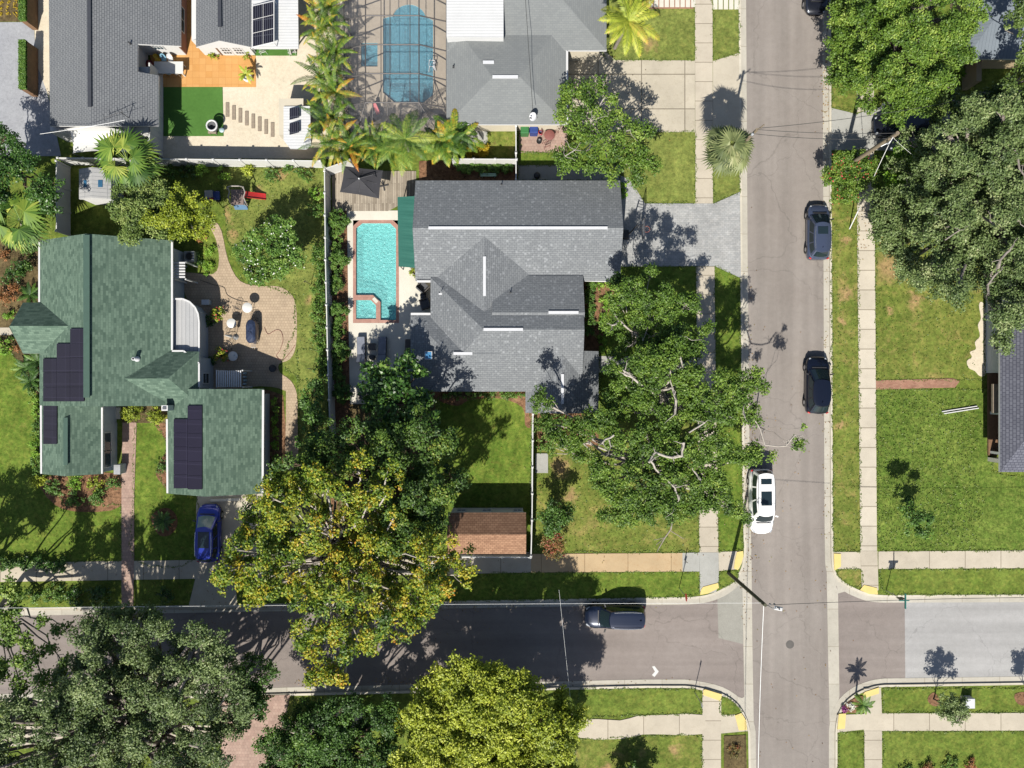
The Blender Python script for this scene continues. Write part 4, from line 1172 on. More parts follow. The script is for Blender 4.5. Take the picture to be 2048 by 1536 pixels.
# small storage shed in the garden behind the green house
E = gparent('garden_shed', 190, 372, 'small pale ribbed shed with two blue roof patches behind the palm', 'shed')
rb = MB(E.location); s2 = wing(rb, 158, 338, 222, 398, 2.1, 2.55, 'y', 183)
rb.build('roof', [MATS['metal_grey'], MATS['trim_white']], E)
wl = MB(E.location); X = s2['rect']; wl.box((X[0] + .1, X[1] + .05, B), (X[2] - .1, X[3] - .1, 1.93))
wl.face([(X[0] + .1, X[1] + .05, 1.93), (X[2] - .1, X[1] + .05, 1.93), (s2['ridge'][0].x, X[1] + .05, 2.5)])
wl.build('wall', MATS['wall_white'], E)
flat('blue_patch', A(50, 110, 150), .5)
for (x0, x1, y0, y1, k) in ((167, 173, 360, 374, 'w'), (196, 205, 360, 374, 'e')):
    panel(x0, y0, x1, y1, s2[k], E, 'blue_patch', .03).name = 'roof_light'

# ---- east houses ----
H = gparent('house', 2040, 800, 'house with a charcoal hipped roof, pale wall and open porch at the right edge', 'house')
rb = MB(H.location); e1 = wing(rb, 2000, 560, 2330, 944, 2.95, 6.0, 'x', 752, (2150, 2240)); rb.build('roof', [MATS['shingle_charcoal'], MATS['trim_white']], H)
wl = MB(H.location); wl.box((gx(1969), gy(746), 0), (gx(2230), gy(590), 2.77)); wl.build('wall', MATS['wall_bluewhite'], H)
wl = MB(H.location); wl.box((gx(1990), gy(905), 0), (gx(2230), gy(746.2), 2.7)); wl.build('porch_wall', MATS['wood_brown'], H)
mb = MB(H.location); mb.box((gx(1972), gy(910), 0), (gx(1990), gy(746.5), .3)); mb.build('porch_floor', MATS['wood_brown'], H)
mb = MB(H.location); mb.prism([(1986, 768), (2000, 768), (2000, 826), (1986, 826)], 1.8, 2.0); mb.build('porch_panel', MATS['wood_grey'], H)
mb = MB(H.location); mb.box((gx(1973), gy(922), 0), (gx(1990), gy(914), 1.6)); mb.build('porch_step', MATS['conc_white'], H)
for yy in (906, 828):
    mb = MB(H.location); mb.box((gx(1975), gy(yy), 0), (gx(1980), gy(yy) + .2, 2.77)); mb.build('porch_column', MATS['trim_white'], H)
for yy in (618, 690): wall_window(H, (gx(1969), gy(yy), 1.7), 0.9, 1.1, 'w', mull=(0, 1))
H = gparent('house', 2000, 60, 'house with a blue-grey metal roof and white fascia in the top right corner', 'house')
rb = MB(H.location); e2 = wing(rb, 1932, -200, 2330, 118, 2.9, 4.6, 'x', -50, (2050, None)); rb.build('roof', [MATS['metal_bluegrey'], MATS['trim_white']], H)
wl = MB(H.location); walls(wl, e2, .5); wl.box((gx(1922), gy(182), 0), (gx(1932), gy(122), 1.9)); wl.build('wall', MATS['wall_tan'], H)

# houses just outside the frame: roofs only the edge of whose shade could be seen are left out

# ---- fences ----
def fence(pts, label, h=1.85, group='white vinyl fences', step=1.95, name='fence'):
    e = empty(name, W(*pts[0], 0), label, 'fence', group)
    pm = MB(e.location); rm = MB(e.location); rl = MB(e.location)
    P = [W(x, y, h) for x, y in pts]
    for i in range(len(P) - 1):
        a, b = P[i], P[i + 1]; d = b - a; L = d.length; rz = math.atan2(d.y, d.x); m = (a + b) / 2
        pm.obox((m.x, m.y, B + (h - .1) / 2), (L, .035, h - .1), rz)
        rm.obox((m.x, m.y, h - .03), (L, .075, .12), rz)
        rl.obox((m.x, m.y, B + .15), (L, .07, .12), rz)
        n = max(1, round(L / step))
        for k in range(n + (1 if i == len(P) - 2 else 0)):
            q = a.lerp(b, k / n)
            pb = MB(e.location); pb.obox((q.x, q.y, (B + h + .1) / 2), (.13, .13, h + .1 - B), rz)
            po = pb.build('post', MATS['vinyl_white'], e)
            cb = MB(e.location); cb.obox((q.x, q.y, h + .13), (.17, .17, .06), rz, taper=.3); cb.build('post_cap', MATS['vinyl_white'], po)
    pm.build('panel', MATS['vinyl_white'], e); rm.build('rail', MATS['vinyl_white'], e); rl.build('rail', MATS['vinyl_white'], e)
    return e
fence([(116, 316), (320, 318), (640, 322)], 'white vinyl fence along the shell yard of the north-west house')
fence([(113, 322), (113, 462)], 'short white vinyl fence beside the small ribbed shed')
fence([(649, 342), (651, 520), (655, 700), (661, 900)], 'long white vinyl fence between the lawn and the pool hedge')
fence([(649, 338), (700, 320)], 'short white vinyl fence by the black parasol, under the palms')
fence([(905, 318), (1033, 319)], 'white vinyl fence behind the clipped hedge north of the grey house')
fence([(1032, 252), (1032, 360)], 'white vinyl fence between the bins and the yellow shrub')
fence([(1066, 828), (1064, 1040), (1062, 1112)], 'white vinyl fence beside the back lawn and concrete pad')
fence([(890, 1114), (1061, 1115)], 'white vinyl fence between the brown shed and the sidewalk')
# ================= VEGETATION =================
flat('bark_grey', A(165, 155, 145), 0.9, var=0.25, scale=6)
flat('bark_pale', A(205, 196, 184), 0.9, var=0.2, scale=6)
flat('bark_brown', A(110, 90, 70), 0.9, var=0.25, scale=6)
def G(*cols): return [A(*c, k=0.66) for c in cols]
leafmat('leaf_oak', G((58, 78, 38), (90, 114, 52), (122, 144, 70), (164, 178, 104)))
leafmat('leaf_oak_grey', G((58, 78, 42), (92, 114, 62), (130, 150, 90), (184, 192, 140)))
leafmat('leaf_oak_bright', G((52, 80, 26), (84, 116, 38), (120, 150, 54), (172, 190, 90)))
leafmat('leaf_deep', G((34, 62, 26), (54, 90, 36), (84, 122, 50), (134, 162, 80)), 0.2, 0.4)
leafmat('leaf_mid', G((50, 80, 34), (76, 112, 42), (104, 142, 56), (146, 172, 80)))
leafmat('leaf_bright', G((80, 118, 34), (110, 154, 44), (140, 182, 58), (182, 206, 90)))
leafmat('leaf_autumn', G((52, 80, 26), (90, 124, 34), (146, 162, 42), (198, 180, 50), (208, 142, 50)))
leafmat('leaf_green_gold', G((46, 72, 32), (72, 104, 40), (104, 134, 48), (160, 160, 60)))
leafmat('leaf_yellow', G((96, 116, 28), (144, 160, 42), (184, 194, 62), (216, 220, 96)))
leafmat('leaf_gold', G((170, 150, 30), (214, 184, 44), (236, 208, 70)))
leafmat('leaf_red', G((96, 100, 50), (130, 120, 60), (170, 90, 70), (200, 70, 80)))
leafmat('leaf_rust', G((110, 84, 44), (160, 110, 66), (196, 132, 84)))
leafmat('leaf_palm', G((44, 76, 28), (78, 114, 40), (120, 150, 58), (184, 192, 88)))
leafmat('leaf_palm_gold', G((48, 78, 26), (86, 122, 38), (134, 156, 52), (200, 168, 56), (204, 120, 44)))
leafmat('leaf_palm_yellow', G((110, 128, 36), (150, 166, 50), (190, 196, 72), (214, 180, 90)))
leafmat('leaf_sabal', G((72, 88, 50), (110, 122, 76), (148, 156, 104), (186, 184, 136)))
leafmat('petal_white', G((225, 225, 210), (248, 248, 240)), 0.1)
leafmat('petal_red', G((180, 50, 60), (220, 90, 90)), 0.1)
leafmat('petal_violet', G((130, 50, 110), (180, 90, 160)), 0.1)

def leaf_mesh(name, P, Nrm, L, Wd, tint, mat, parent, origin, rng, fold=0.0):
    """P n x 3 positions, Nrm n x 3 normals, L length, Wd width"""
    n = len(P)
    if n == 0: return None
    r = rng.normal(size=(n, 3))
    u = np.cross(Nrm, r); u /= (np.linalg.norm(u, axis=1, keepdims=True) + 1e-9)
    v = np.cross(Nrm, u)
    L = np.broadcast_to(np.asarray(L, float), (n,)).reshape(n, 1); Wd = np.broadcast_to(np.asarray(Wd, float), (n,)).reshape(n, 1)
    a = P - u * L * .5; b = P + v * Wd * .5 + u * L * 0.05; c = P + u * L * .5; d = P - v * Wd * .5 + u * L * 0.05
    V = np.stack([a, b, c, d], 1).reshape(-1, 3) - np.array(origin)
    return quads(name, V, np.repeat(tint, 4), mat, parent, origin)
def quads(name, V, tint, mat, parent, origin):
    n = len(V) // 4
    me = bpy.data.meshes.new(name)
    me.vertices.add(n * 4); me.vertices.foreach_set('co', V.astype(np.float32).ravel())
    me.loops.add(n * 4); me.loops.foreach_set('vertex_index', np.arange(n * 4, dtype=np.int32))
    me.polygons.add(n); me.polygons.foreach_set('loop_start', np.arange(0, n * 4, 4, dtype=np.int32))
    me.polygons.foreach_set('loop_total', np.full(n, 4, dtype=np.int32))
    at = me.attributes.new('tint', 'FLOAT', 'POINT'); at.data.foreach_set('value', tint.astype(np.float32))
    me.update(calc_edges=True)
    me.materials.append(MATS[mat])
    o = bpy.data.objects.new(name, me)
    if parent is None: o.location = origin
    link(o, parent)
    return o
def clumps_in(blobs, clump, dens, rng, zflat):
    C = []; R = []; T = []; Bi = []
    for bi, (px, py, r, h) in enumerate(blobs):
        c = np.array(W(px, py, h)); r = r / PXM * (CAMH - h) / CAMH
        n = max(1, int(dens * 3.2 * (r / clump) ** 2 * 0.62))
        d = rng.normal(size=(n, 3)); d /= np.linalg.norm(d, axis=1, keepdims=True)
        d[:, 2] = np.abs(d[:, 2]) * 1.0 - 0.25 * rng.random(n)
        rad = r * rng.random(n) ** 0.38
        tb = rng.normal() * 0.06
        for i in range(n):
            p = c + d[i] * rad[i] * np.array([1, 1, zflat])
            C.append(p); R.append(clump * (0.55 + 0.75 * rng.random())); T.append(tb + rng.normal() * 0.13); Bi.append(bi)
    return np.array(C), np.array(R), np.array(T), Bi
LEAFTOTAL = [0]
def leaves_for(C, R, T, leaf, cover, rng, flatten=0.62, mean=.5):
    P = []; N = []; Tt = []
    for c, r, t in zip(C, R, T):
        m = int(cover * math.pi * r * r / (0.5 * leaf * leaf * 0.6))
        m = max(m, 5)
        d = rng.normal(size=(m, 3)); d /= np.linalg.norm(d, axis=1, keepdims=True)
        rr = r * rng.random(m) ** 0.45
        # ragged outline: pull leaves along a few lobes
        lob = 1 + 0.28 * np.sin(np.arctan2(d[:, 1], d[:, 0]) * rng.integers(3, 6) + rng.random() * 6)
        p = c + d * (rr * lob)[:, None] * np.array([1, 1, flatten])
        nn = d * 0.55 + rng.normal(size=(m, 3)) * 0.55 + np.array([0, 0, 0.75])
        nn /= np.linalg.norm(nn, axis=1, keepdims=True)
        P.append(p); N.append(nn); Tt.append(np.clip(mean + t + rng.normal(size=m) * 0.12, 0, 1))
    P = np.concatenate(P); LEAFTOTAL[0] += len(P)
    return P, np.concatenate(N), np.concatenate(Tt)
def tree(name, label, cat, base, blobs, mat, leaf=.2, cover=1.5, dens=1.0, clump=.55, zflat=.55, tr=.22, bark='bark_brown', seed=1, group=None, mean=.5, twigs=True, fork=.35, extra=None, bare=()):
    rng = np.random.default_rng(seed)
    org = W(base[0], base[1], B)
    e = empty(name, org, label, cat, group)
    C, R, T, Bi = clumps_in(blobs, clump, dens, rng, zflat)
    P, N, Tt = leaves_for(C, R, T, leaf, cover, rng, mean=mean)
    leaf_mesh('crown', P, N, leaf * (0.7 + .6 * rng.random(len(P))), leaf * .62, Tt, mat, e, org, rng)
    mb = MB(org)
    hm = sum(b[3] for b in blobs) / len(blobs)
    top = org + Vector((0, 0, hm * fork)); cen = sum((Vector(W(b[0], b[1], b[3])) for b in blobs), Vector()) / len(blobs)
    top.x += (cen.x - org.x) * .15; top.y += (cen.y - org.y) * .15
    mb.path([org - Vector((0, 0, .1)), org.lerp(top, .5) + Vector((.05, .03, 0)), top], tr * 1.2, tr * .85, 8)
    def crooked(a, b, r0, r1, n=4, j=.1, sides=5):
        d = (b - a).length; pts = [a]
        for i in range(1, n):
            t = i / n; p = a.lerp(b, t); p.z += math.sin(t * math.pi) * d * -.06
            pts.append(p + Vector([rng.normal() * j * d * .5 for _ in range(3)]))
        pts.append(b); mb.path(pts, r0, r1, sides); return pts
    for bi, b in enumerate(blobs):
        q = W(b[0], b[1], b[3] - .15)
        r0 = tr * .62 * min(1, b[2] / 60 + .35)
        pts = crooked(top, q, r0, r0 * .42, 5, .07, 6)
        if twigs:
            ids = [i for i in range(len(C)) if Bi[i] == bi]
            for i in ids[:26]:
                s = pts[-1].lerp(pts[-2], rng.random() * .6)
                crooked(s, Vector(C[i]) + Vector((0, 0, .05)), r0 * .3, .012, 3, .12, 4)
    for (pts, r) in bare:   # pale bare limbs seen on top of the crown
        Q = [W(x, y, h) for x, y, h in pts]
        for i in range(len(Q) - 1): crooked(Q[i], Q[i + 1], r * (1 - .25 * i / len(Q)), r * (1 - .25 * (i + 1) / len(Q)), 3, .06, 5)
        for q in Q[1:]:
            for k in range(2):
                crooked(q, q + Vector((rng.normal() * .5, rng.normal() * .5, .2)), r * .45, .01, 3, .15, 4)
    mb.build('trunk', MATS[bark], e)
    if extra: extra(e, C, R, rng)
    return e
def flowers(mat, n, size=.1, name='flower'):
    def f(e, C, R, rng):
        idx = rng.integers(0, len(C), n); d = rng.normal(size=(n, 3)); d /= np.linalg.norm(d, axis=1, keepdims=True); d[:, 2] = np.abs(d[:, 2])
        P = C[idx] + d * R[idx][:, None] * np.array([1.05, 1.05, .75]) + np.array([0, 0, .05])
        N = d + np.array([0, 0, 1.2]); N /= np.linalg.norm(N, axis=1, keepdims=True)
        if n > 100:
            o = leaf_mesh(name, P, N, size, size, rng.random(n), mat, e, e.location, rng); o['kind'] = 'stuff'
        else:
            for k in range(n): leaf_mesh(name, P[k:k + 1], N[k:k + 1], size, size, rng.random(1), mat, e, e.location, rng)
    return f
SHRUBN = [100]
def shrub(label, cat, px, py, r, h, mat, leaf=.11, cover=1.6, clump=.26, zflat=None, name='shrub', group=None, blobs=None, mean=.5, dens=1.2, extra=None, tint=None):
    SHRUBN[0] += 1
    rng = np.random.default_rng(SHRUBN[0])
    org = W(px, py, B); e = empty(name, org, label, cat, group)
    bl = blobs or [(px, py, r, h * .5)]
    C, R, T, Bi = clumps_in(bl, clump, dens, rng, (h * .5) / (max(bl, key=lambda b: b[2])[2] / PXM) if zflat is None else zflat)
    C[:, 2] = np.maximum(C[:, 2], B + .08)
    P, N, Tt = leaves_for(C, R * .9, T, leaf, cover, rng, .8, mean)
    P[:, 2] = np.maximum(P[:, 2], B + .02)
    leaf_mesh('foliage', P, N, leaf * (0.7 + .6 * rng.random(len(P))), leaf * .6, Tt, mat, e, org, rng)
    mb = MB(org)
    for i in range(min(len(C), 14)): mb.tube(org, Vector(C[i]), .03, .01, 4)
    mb.build('stem', MATS['bark_brown'], e)
    if extra: extra(e, C, R, rng)
    return e

# ---- big trees ----
O1 = [(1236, 600, 26, 6.5), (1262, 575, 24, 7), (1222, 640, 22, 6), (1290, 600, 24, 7), (1332, 590, 22, 7.2), (1336, 632, 18, 7), (1374, 612, 22, 7), (1362, 668, 24, 6.8), (1404, 655, 20, 6.5), (1240, 560, 18, 5.5), (1256, 645, 18, 5), (1300, 545, 16, 6), (1276, 625, 20, 6), (1305, 640, 22, 6), (1330, 668, 22, 6.2), (1285, 668, 20, 5.5), (1250, 680, 18, 5), (1235, 705, 16, 5), (1310, 690, 20, 6)]
tree('oak_tree', 'sparse green tree nearest the grey driveway, with bare limbs over the front lawn', 'tree', (1264, 690), O1, 'leaf_oak_bright', .16, 1.4, 1.75, .42, .75, .13, 'bark_pale', 11, 'pale-limbed trees in the front yard', fork=.3, mean=.42,
     bare=[([(1262, 690, .6), (1268, 665, 5), (1240, 640, 6.2), (1228, 650, 6.5)], .09), ([(1268, 665, 5), (1290, 690, 5.5), (1286, 680, 6.3)], .07), ([(1284, 700, 4), (1292, 665, 6)], .06)])
O2 = [(1262, 740, 26, 7), (1290, 718, 26, 7.5), (1325, 715, 30, 8), (1352, 700, 24, 8), (1242, 765, 20, 6.8), (1270, 785, 22, 7), (1330, 745, 28, 8.2), (1378, 745, 26, 8), (1372, 705, 22, 7.4), (1300, 770, 20, 7), (1390, 780, 24, 8), (1426, 800, 26, 8), (1462, 775, 26, 8), (1440, 755, 22, 8), (1492, 765, 24, 8), (1516, 742, 16, 8), (1524, 770, 14, 8), (1480, 800, 24, 8), (1290, 805, 22, 6.8), (1330, 835, 26, 7.2), (1410, 840, 30, 7.6), (1460, 830, 30, 7.8), (1500, 830, 20, 7.8), (1340, 870, 28, 7), (1225, 800, 20, 6), (1250, 820, 22, 6), (1360, 780, 24, 7), (1380, 820, 26, 7.2), (1310, 745, 24, 7), (1395, 700, 20, 7), (1230, 740, 18, 6)]
tree('oak_tree', 'large pale-limbed tree reaching over the street, beside the front walk', 'tree', (1318, 830), O2, 'leaf_oak_bright', .16, 1.4, 1.75, .42, .75, .26, 'bark_pale', 12, 'pale-limbed trees in the front yard', fork=.3, mean=.42,
     bare=[([(1322, 820, 2), (1318, 780, 6), (1290, 778, 7), (1265, 755, 7.6), (1248, 748, 7.8)], .11), ([(1318, 780, 6), (1345, 775, 7.6), (1352, 800, 8), (1350, 828, 8)], .1),
           ([(1320, 790, 5), (1345, 755, 8)], .09), ([(1265, 755, 7.6), (1246, 740, 7.9)], .06), ([(1500, 800, 8), (1530, 890, 8.2), (1572, 892, 8.3), (1590, 870, 8.4)], .05), ([(1572, 892, 8.3), (1578, 880, 8.3)], .03), ([(1486, 812, 8), (1490, 835, 8.4)], .06), ([(1360, 712, 8.3), (1366, 735, 8.3)], .07), ([(1358, 690, 8), (1360, 672, 8)], .07)])
tree('oak_tree', 'small leafy sprays at the tip of a long bare limb over the street', 'tree limb', (1505, 850), [(1590, 888, 13, 8.2), (1604, 858, 7, 8.2), (1512, 912, 18, 8), (1540, 912, 10, 8)], 'leaf_oak_bright', .18, 1.6, 1.6, .4, .5, .05, 'bark_pale', 13, twigs=False)
O3 = [(1092, 848, 20, 6), (1110, 870, 16, 6), (1080, 800, 22, 7), (1090, 845, 12, 5.5), (1124, 890, 26, 6.5), (1150, 870, 24, 6.5), (1184, 850, 26, 7), (1210, 840, 26, 7), (1222, 862, 24, 7), (1150, 845, 20, 6.5), (1236, 880, 26, 7.2), (1270, 870, 22, 7.4), (1290, 850, 18, 7), (1306, 895, 26, 7.6), (1270, 905, 22, 7), (1345, 895, 26, 7.6), (1385, 890, 26, 7.8), (1400, 920, 28, 7.8), (1430, 880, 28, 7.8), (1455, 905, 22, 7.6), (1480, 915, 22, 7.6), (1500, 905, 18, 7.6), (1215, 940, 26, 7.5), (1190, 945, 18, 7), (1186, 915, 14, 7), (1250, 950, 26, 7.5), (1222, 985, 26, 7.5), (1200, 965, 24, 7), (1262, 990, 28, 7.6), (1300, 965, 24, 7.2), (1350, 955, 26, 7.5), (1385, 965, 28, 7.6), (1425, 950, 26, 7.5), (1450, 975, 22, 7.5), (1340, 1000, 28, 7.5), (1296, 1010, 26, 7.3), (1395, 1000, 26, 7.5), (1240, 1020, 26, 7.2), (1440, 1010, 24, 7.4), (1475, 1020, 18, 7.2), (1212, 1030, 18, 7), (1258, 1046, 18, 7), (1330, 1030, 22, 7.1), (1300, 1045, 10, 7), (1494, 1035, 14, 7), (1330, 925, 22, 7), (1290, 930, 22, 7), (1360, 925, 22, 7), (1160, 900, 20, 6), (1420, 980, 24, 7), (1370, 1015, 24, 7), (1270, 1020, 22, 7), (1310, 990, 24, 7.2)]
tree('oak_tree', 'broad pale-limbed tree nearest the corner, shading the lawn and the concrete pad', 'tree', (1330, 945), O3, 'leaf_oak_bright', .16, 1.4, 1.75, .42, .75, .28, 'bark_pale', 14, 'pale-limbed trees in the front yard', fork=.3, mean=.42,
     bare=[([(1328, 930, 5), (1310, 905, 8), (1298, 925, 8.2)], .11), ([(1310, 905, 8), (1345, 915, 8.3), (1364, 912, 8.3), (1368, 885, 8.4)], .1), ([(1300, 920, 8), (1318, 945, 7.5), (1350, 975, 8), (1358, 1000, 8)], .08),
           ([(1228, 870, 7.8), (1205, 885, 7.9)], .08), ([(1218, 880, 7.8), (1222, 893, 7.9)], .05), ([(1384, 935, 8), (1402, 960, 8.2)], .07), ([(1378, 865, 8.2), (1410, 845, 8.4)], .06), ([(1430, 825, 8), (1448, 828, 8.3)], .05), ([(1192, 925, 7.5), (1205, 940, 7.5)], .05)])
mb = MB(W(1318, 1096, B))
def snag(mb, pts, r):
    for i in range(len(pts) - 1): mb.tube(W(*pts[i]), W(*pts[i + 1]), r * (1 - i / len(pts) * .6), r * (1 - (i + 1) / len(pts) * .6), 6)
for pts, r in (([(1346, 1030, 6), (1342, 1058, 5.4), (1330, 1075, 5.2), (1318, 1096, 5)], .07), ([(1330, 1075, 5.2), (1308, 1080, 5.4)], .03), ([(1330, 1075, 5.2), (1312, 1090, 5.3)], .03), ([(1342, 1062, 5.2), (1368, 1078, 5.2)], .03), ([(1318, 1096, 5), (1314, 1104, 5)], .03)): snag(mb, pts, r)
tag(mb.build('dead_branch', MATS['bark_grey']), 'bare dead branch hanging below the corner tree over the lawn', 'branch')
T2 = [(1150, 190, 26, 4.5), (1185, 180, 26, 5), (1215, 195, 20, 5), (1135, 220, 22, 4.5), (1170, 225, 28, 5.4), (1200, 240, 28, 5.6), (1240, 235, 24, 5.2), (1150, 265, 26, 5.2), (1185, 285, 28, 5.6), (1230, 275, 28, 5.6), (1270, 265, 28, 5.2), (1305, 270, 22, 4.8), (1125, 300, 22, 4.4), (1155, 320, 28, 5), (1195, 330, 28, 5.2), (1240, 320, 28, 5.2), (1280, 310, 28, 5), (1300, 335, 22, 4.6), (1225, 352, 20, 4.8), (1265, 350, 22, 4.6), (1122, 335, 18, 4.2), (1135, 180, 16, 4.2)]
tree('shade_tree', 'airy green tree with thin pale twigs over the concrete driveway and the bins', 'tree', (1205, 275), T2, 'leaf_oak_bright', .18, 1.1, 1.2, .48, .5, .16, 'bark_pale', 15, mean=.45,
     bare=[([(1205, 270, 3), (1196, 215, 5.8), (1210, 195, 6)], .05), ([(1215, 285, 3), (1150, 300, 6), (1130, 312, 6)], .04), ([(1210, 275, 3), (1260, 260, 6)], .04), ([(1205, 280, 3), (1180, 240, 6)], .04)])
def grid_blobs(poly, step, r, h, seed, hj=.8, skip=0.0):
    rr = random.Random(seed); out = []
    xs = [p[0] for p in poly]; ys = [p[1] for p in poly]
    def inside(x, y):
        c = False
        for i in range(len(poly)):
            x1, y1 = poly[i]; x2, y2 = poly[i - 1]
            if (y1 > y) != (y2 > y) and x < (x2 - x1) * (y - y1) / (y2 - y1) + x1: c = not c
        return c
    y = min(ys); k = 0
    while y < max(ys):
        x = min(xs) + (k % 2) * step * .5
        while x < max(xs):
            X, Y = x + rr.uniform(-.3, .3) * step, y + rr.uniform(-.3, .3) * step
            if inside(X, Y) and rr.random() > skip:
                hh = h(X, Y) if callable(h) else h; out.append((X, Y, r * rr.uniform(.75, 1.25), hh + rr.uniform(-hj, hj) * min(1, hh / 6)))
            x += step
        y += step * .86; k += 1
    return out
T3 = grid_blobs([(1790, 300), (1850, 260), (1900, 235), (1960, 215), (2100, 190), (2200, 400), (2120, 640), (2040, 690), (1990, 680), (1990, 640), (1965, 600), (1900, 590), (1850, 560), (1800, 545), (1780, 500), (1750, 470), (1745, 400), (1780, 370)], 36, 28, lambda x, y: min(8.6, 2.9 + max(0, x - 1745) / 28 + max(0, 300 - y) * .01), 31, 1.5, .14)
tree('live_oak', 'huge grey-green oak with silvery twigs spreading over the right edge lawn', 'tree', (1945, 420), T3, 'leaf_oak_grey', .16, 1.3, 1.5, .5, .6, .5, 'bark_grey', 31, twigs=True, fork=.25,
     bare=[([(1930, 420, 6), (1990, 450, 9.8), (2040, 440, 10)], .1), ([(1980, 560, 8), (2000, 520, 9.8), (2020, 500, 10)], .1), ([(1990, 640, 8), (1975, 570, 9.6), (1995, 545, 10)], .08), ([(2030, 300, 9.8), (2048, 350, 10)], .07), ([(1890, 480, 9.5), (1920, 460, 9.8)], .05)])
T4 = grid_blobs([(1655, -60), (1680, 60), (1668, 110), (1662, 150), (1680, 185), (1730, 205), (1790, 235), (1840, 215), (1880, 180), (1925, 130), (1960, 60), (1950, -60)], 34, 26, lambda x, y: min(7.2, 2.8 + max(0, x - 1655) / 26), 32, .8, .04)
tree('live_oak', 'wide bright green oak at the top right, hiding the lawn and a parked car', 'tree', (1760, 70), T4, 'leaf_oak_bright', .16, 1.4, 1.6, .46, .6, .4, 'bark_grey', 32)
T4b = grid_blobs([(1850, 240), (1880, 200), (1960, 190), (2060, 120), (2100, 60), (2150, 200), (1990, 260), (1890, 290)], 34, 24, 6.0, 33, 1.2, .1)
tree('shade_tree', 'dark loose tree between the blue-grey roof and the huge grey-green oak', 'tree', (1950, 200), T4b, 'leaf_oak', .2, 1.4, 1.2, .5, .5, .25, 'bark_grey', 33, mean=.35)
T4c = [(2035, 40, 26, 6.5), (2060, 90, 30, 6.5), (2050, 10, 26, 6.5), (2010, 60, 12, 6)]
tree('shade_tree', 'tree at the very right edge whose shade falls on the blue-grey roof', 'tree', (2075, 60), T4c, 'leaf_oak', .2, 1.5, 1.3, .5, .5, .2, 'bark_grey', 34)
T5 = grid_blobs([(150, 1230), (215, 1205), (300, 1225), (370, 1240), (430, 1275), (480, 1320), (505, 1360), (510, 1400), (470, 1440), (450, 1470), (455, 1600), (-60, 1620), (-60, 1420), (40, 1380), (110, 1370), (150, 1320), (145, 1270)], 37, 28, 9.0, 35, 2.2, .17)
tree('live_oak', 'massive grey-green oak arching over the side street at the bottom left', 'tree', (285, 1455), T5, 'leaf_oak_grey', .16, 1.25, 1.4, .5, .7, .45, 'bark_grey', 35, mean=.43, fork=.25,
     bare=[([(320, 1400, 6), (350, 1370, 9), (362, 1350, 9.5)], .14), ([(250, 1460, 7), (300, 1440, 10)], .1), ([(280, 1470, 6), (210, 1480, 9), (180, 1490, 9.5)], .14), ([(390, 1330, 8), (402, 1290, 10)], .08)])
T5b = grid_blobs([(500, 1310), (530, 1330), (545, 1370), (520, 1430), (470, 1450), (450, 1400)], 32, 24, 5.5, 351, .8, .05)
tree('shade_tree', 'dark small-leaved tree beside the pink brick driveway', 'tree', (470, 1420), T5b, 'leaf_mid', .18, 1.5, 1.4, .45, .5, .2, 'bark_grey', 36, mean=.35)
T5c = [(10, 1175, 26, 6), (35, 1200, 22, 6), (20, 1240, 26, 6.5), (40, 1270, 22, 6.5), (60, 1300, 20, 6.5), (75, 1240, 16, 6), (10, 1290, 20, 6.5), (-10, 1330, 26, 7), (10, 1345, 16, 6.8), (70, 1330, 18, 7), (100, 1290, 20, 6.5), (130, 1330, 20, 7), (30, 1320, 18, 7), (40, 1365, 22, 7), (90, 1370, 24, 7.4), (120, 1250, 16, 6)]
tree('shade_tree', 'bright green tree at the left edge over the side street', 'tree', (15, 1195), T5c, 'leaf_oak_bright', .2, 1.5, 1.4, .5, .5, .2, 'bark_grey', 37)
tree('shade_tree', 'tree just beyond the left edge, known by its shade on the front lawn', 'tree', (-70, 1180), [(-60, 1180, 34, 6), (-110, 1200, 36, 6.5), (-75, 1230, 34, 6.5), (-50, 1215, 24, 6), (-130, 1150, 34, 6), (-85, 1140, 30, 6), (-140, 1240, 34, 6.5), (-45, 1150, 20, 5.5)], 'leaf_oak', .18, 1.5, 1.6, .5, .7, .25, 'bark_grey', 377)
T6 = [(530, 990, 22, 8)] + grid_blobs([(440, 1130), (450, 1090), (500, 1020), (550, 960), (620, 930), (700, 930), (780, 930), (870, 990), (880, 1060), (930, 1110), (965, 1140), (950, 1190), (900, 1205), (860, 1215), (830, 1270), (740, 1300), (720, 1350), (680, 1365), (625, 1360), (600, 1290), (580, 1240), (600, 1210), (560, 1200), (520, 1210), (480, 1195), (440, 1160)], 31, 20, 9.3, 38, 2.2, .13)
tree('sycamore_tree', 'big tree turning yellow and orange over the sidewalk and side street', 'tree', (700, 1085), T6, 'leaf_autumn', .20, 1.15, 1.5, .46, .6, .30, 'bark_pale', 38, mean=.44)
T6b = grid_blobs([(600, 960), (560, 940), (580, 900), (640, 880), (700, 850), (780, 830), (860, 830), (900, 880), (915, 940), (890, 1010), (860, 1100), (800, 1120), (760, 1040), (700, 960)], 34, 24, 7.8, 39, 1.5, .08)
tree('sycamore_tree', 'dark green tree with few gold leaves, between the glossy tree and the yellowing one', 'tree', (790, 985), T6b, 'leaf_green_gold', .19, 1.1, 1.3, .46, .6, .28, 'bark_brown', 39, mean=.42)
T7 = grid_blobs([(820, 1380), (870, 1370), (930, 1340), (1010, 1345), (1060, 1350), (1100, 1400), (1150, 1395), (1170, 1420), (1150, 1470), (1140, 1530), (1180, 1650), (790, 1650), (800, 1500), (815, 1430)], 33, 29, 7.6, 40, 1.4, .0)
tree('shade_tree', 'round yellow-green tree at the bottom edge beside the bent sidewalk', 'tree', (975, 1450), T7, 'leaf_yellow', .18, 1.5, 1.8, .46, .7, .3, 'bark_brown', 40)
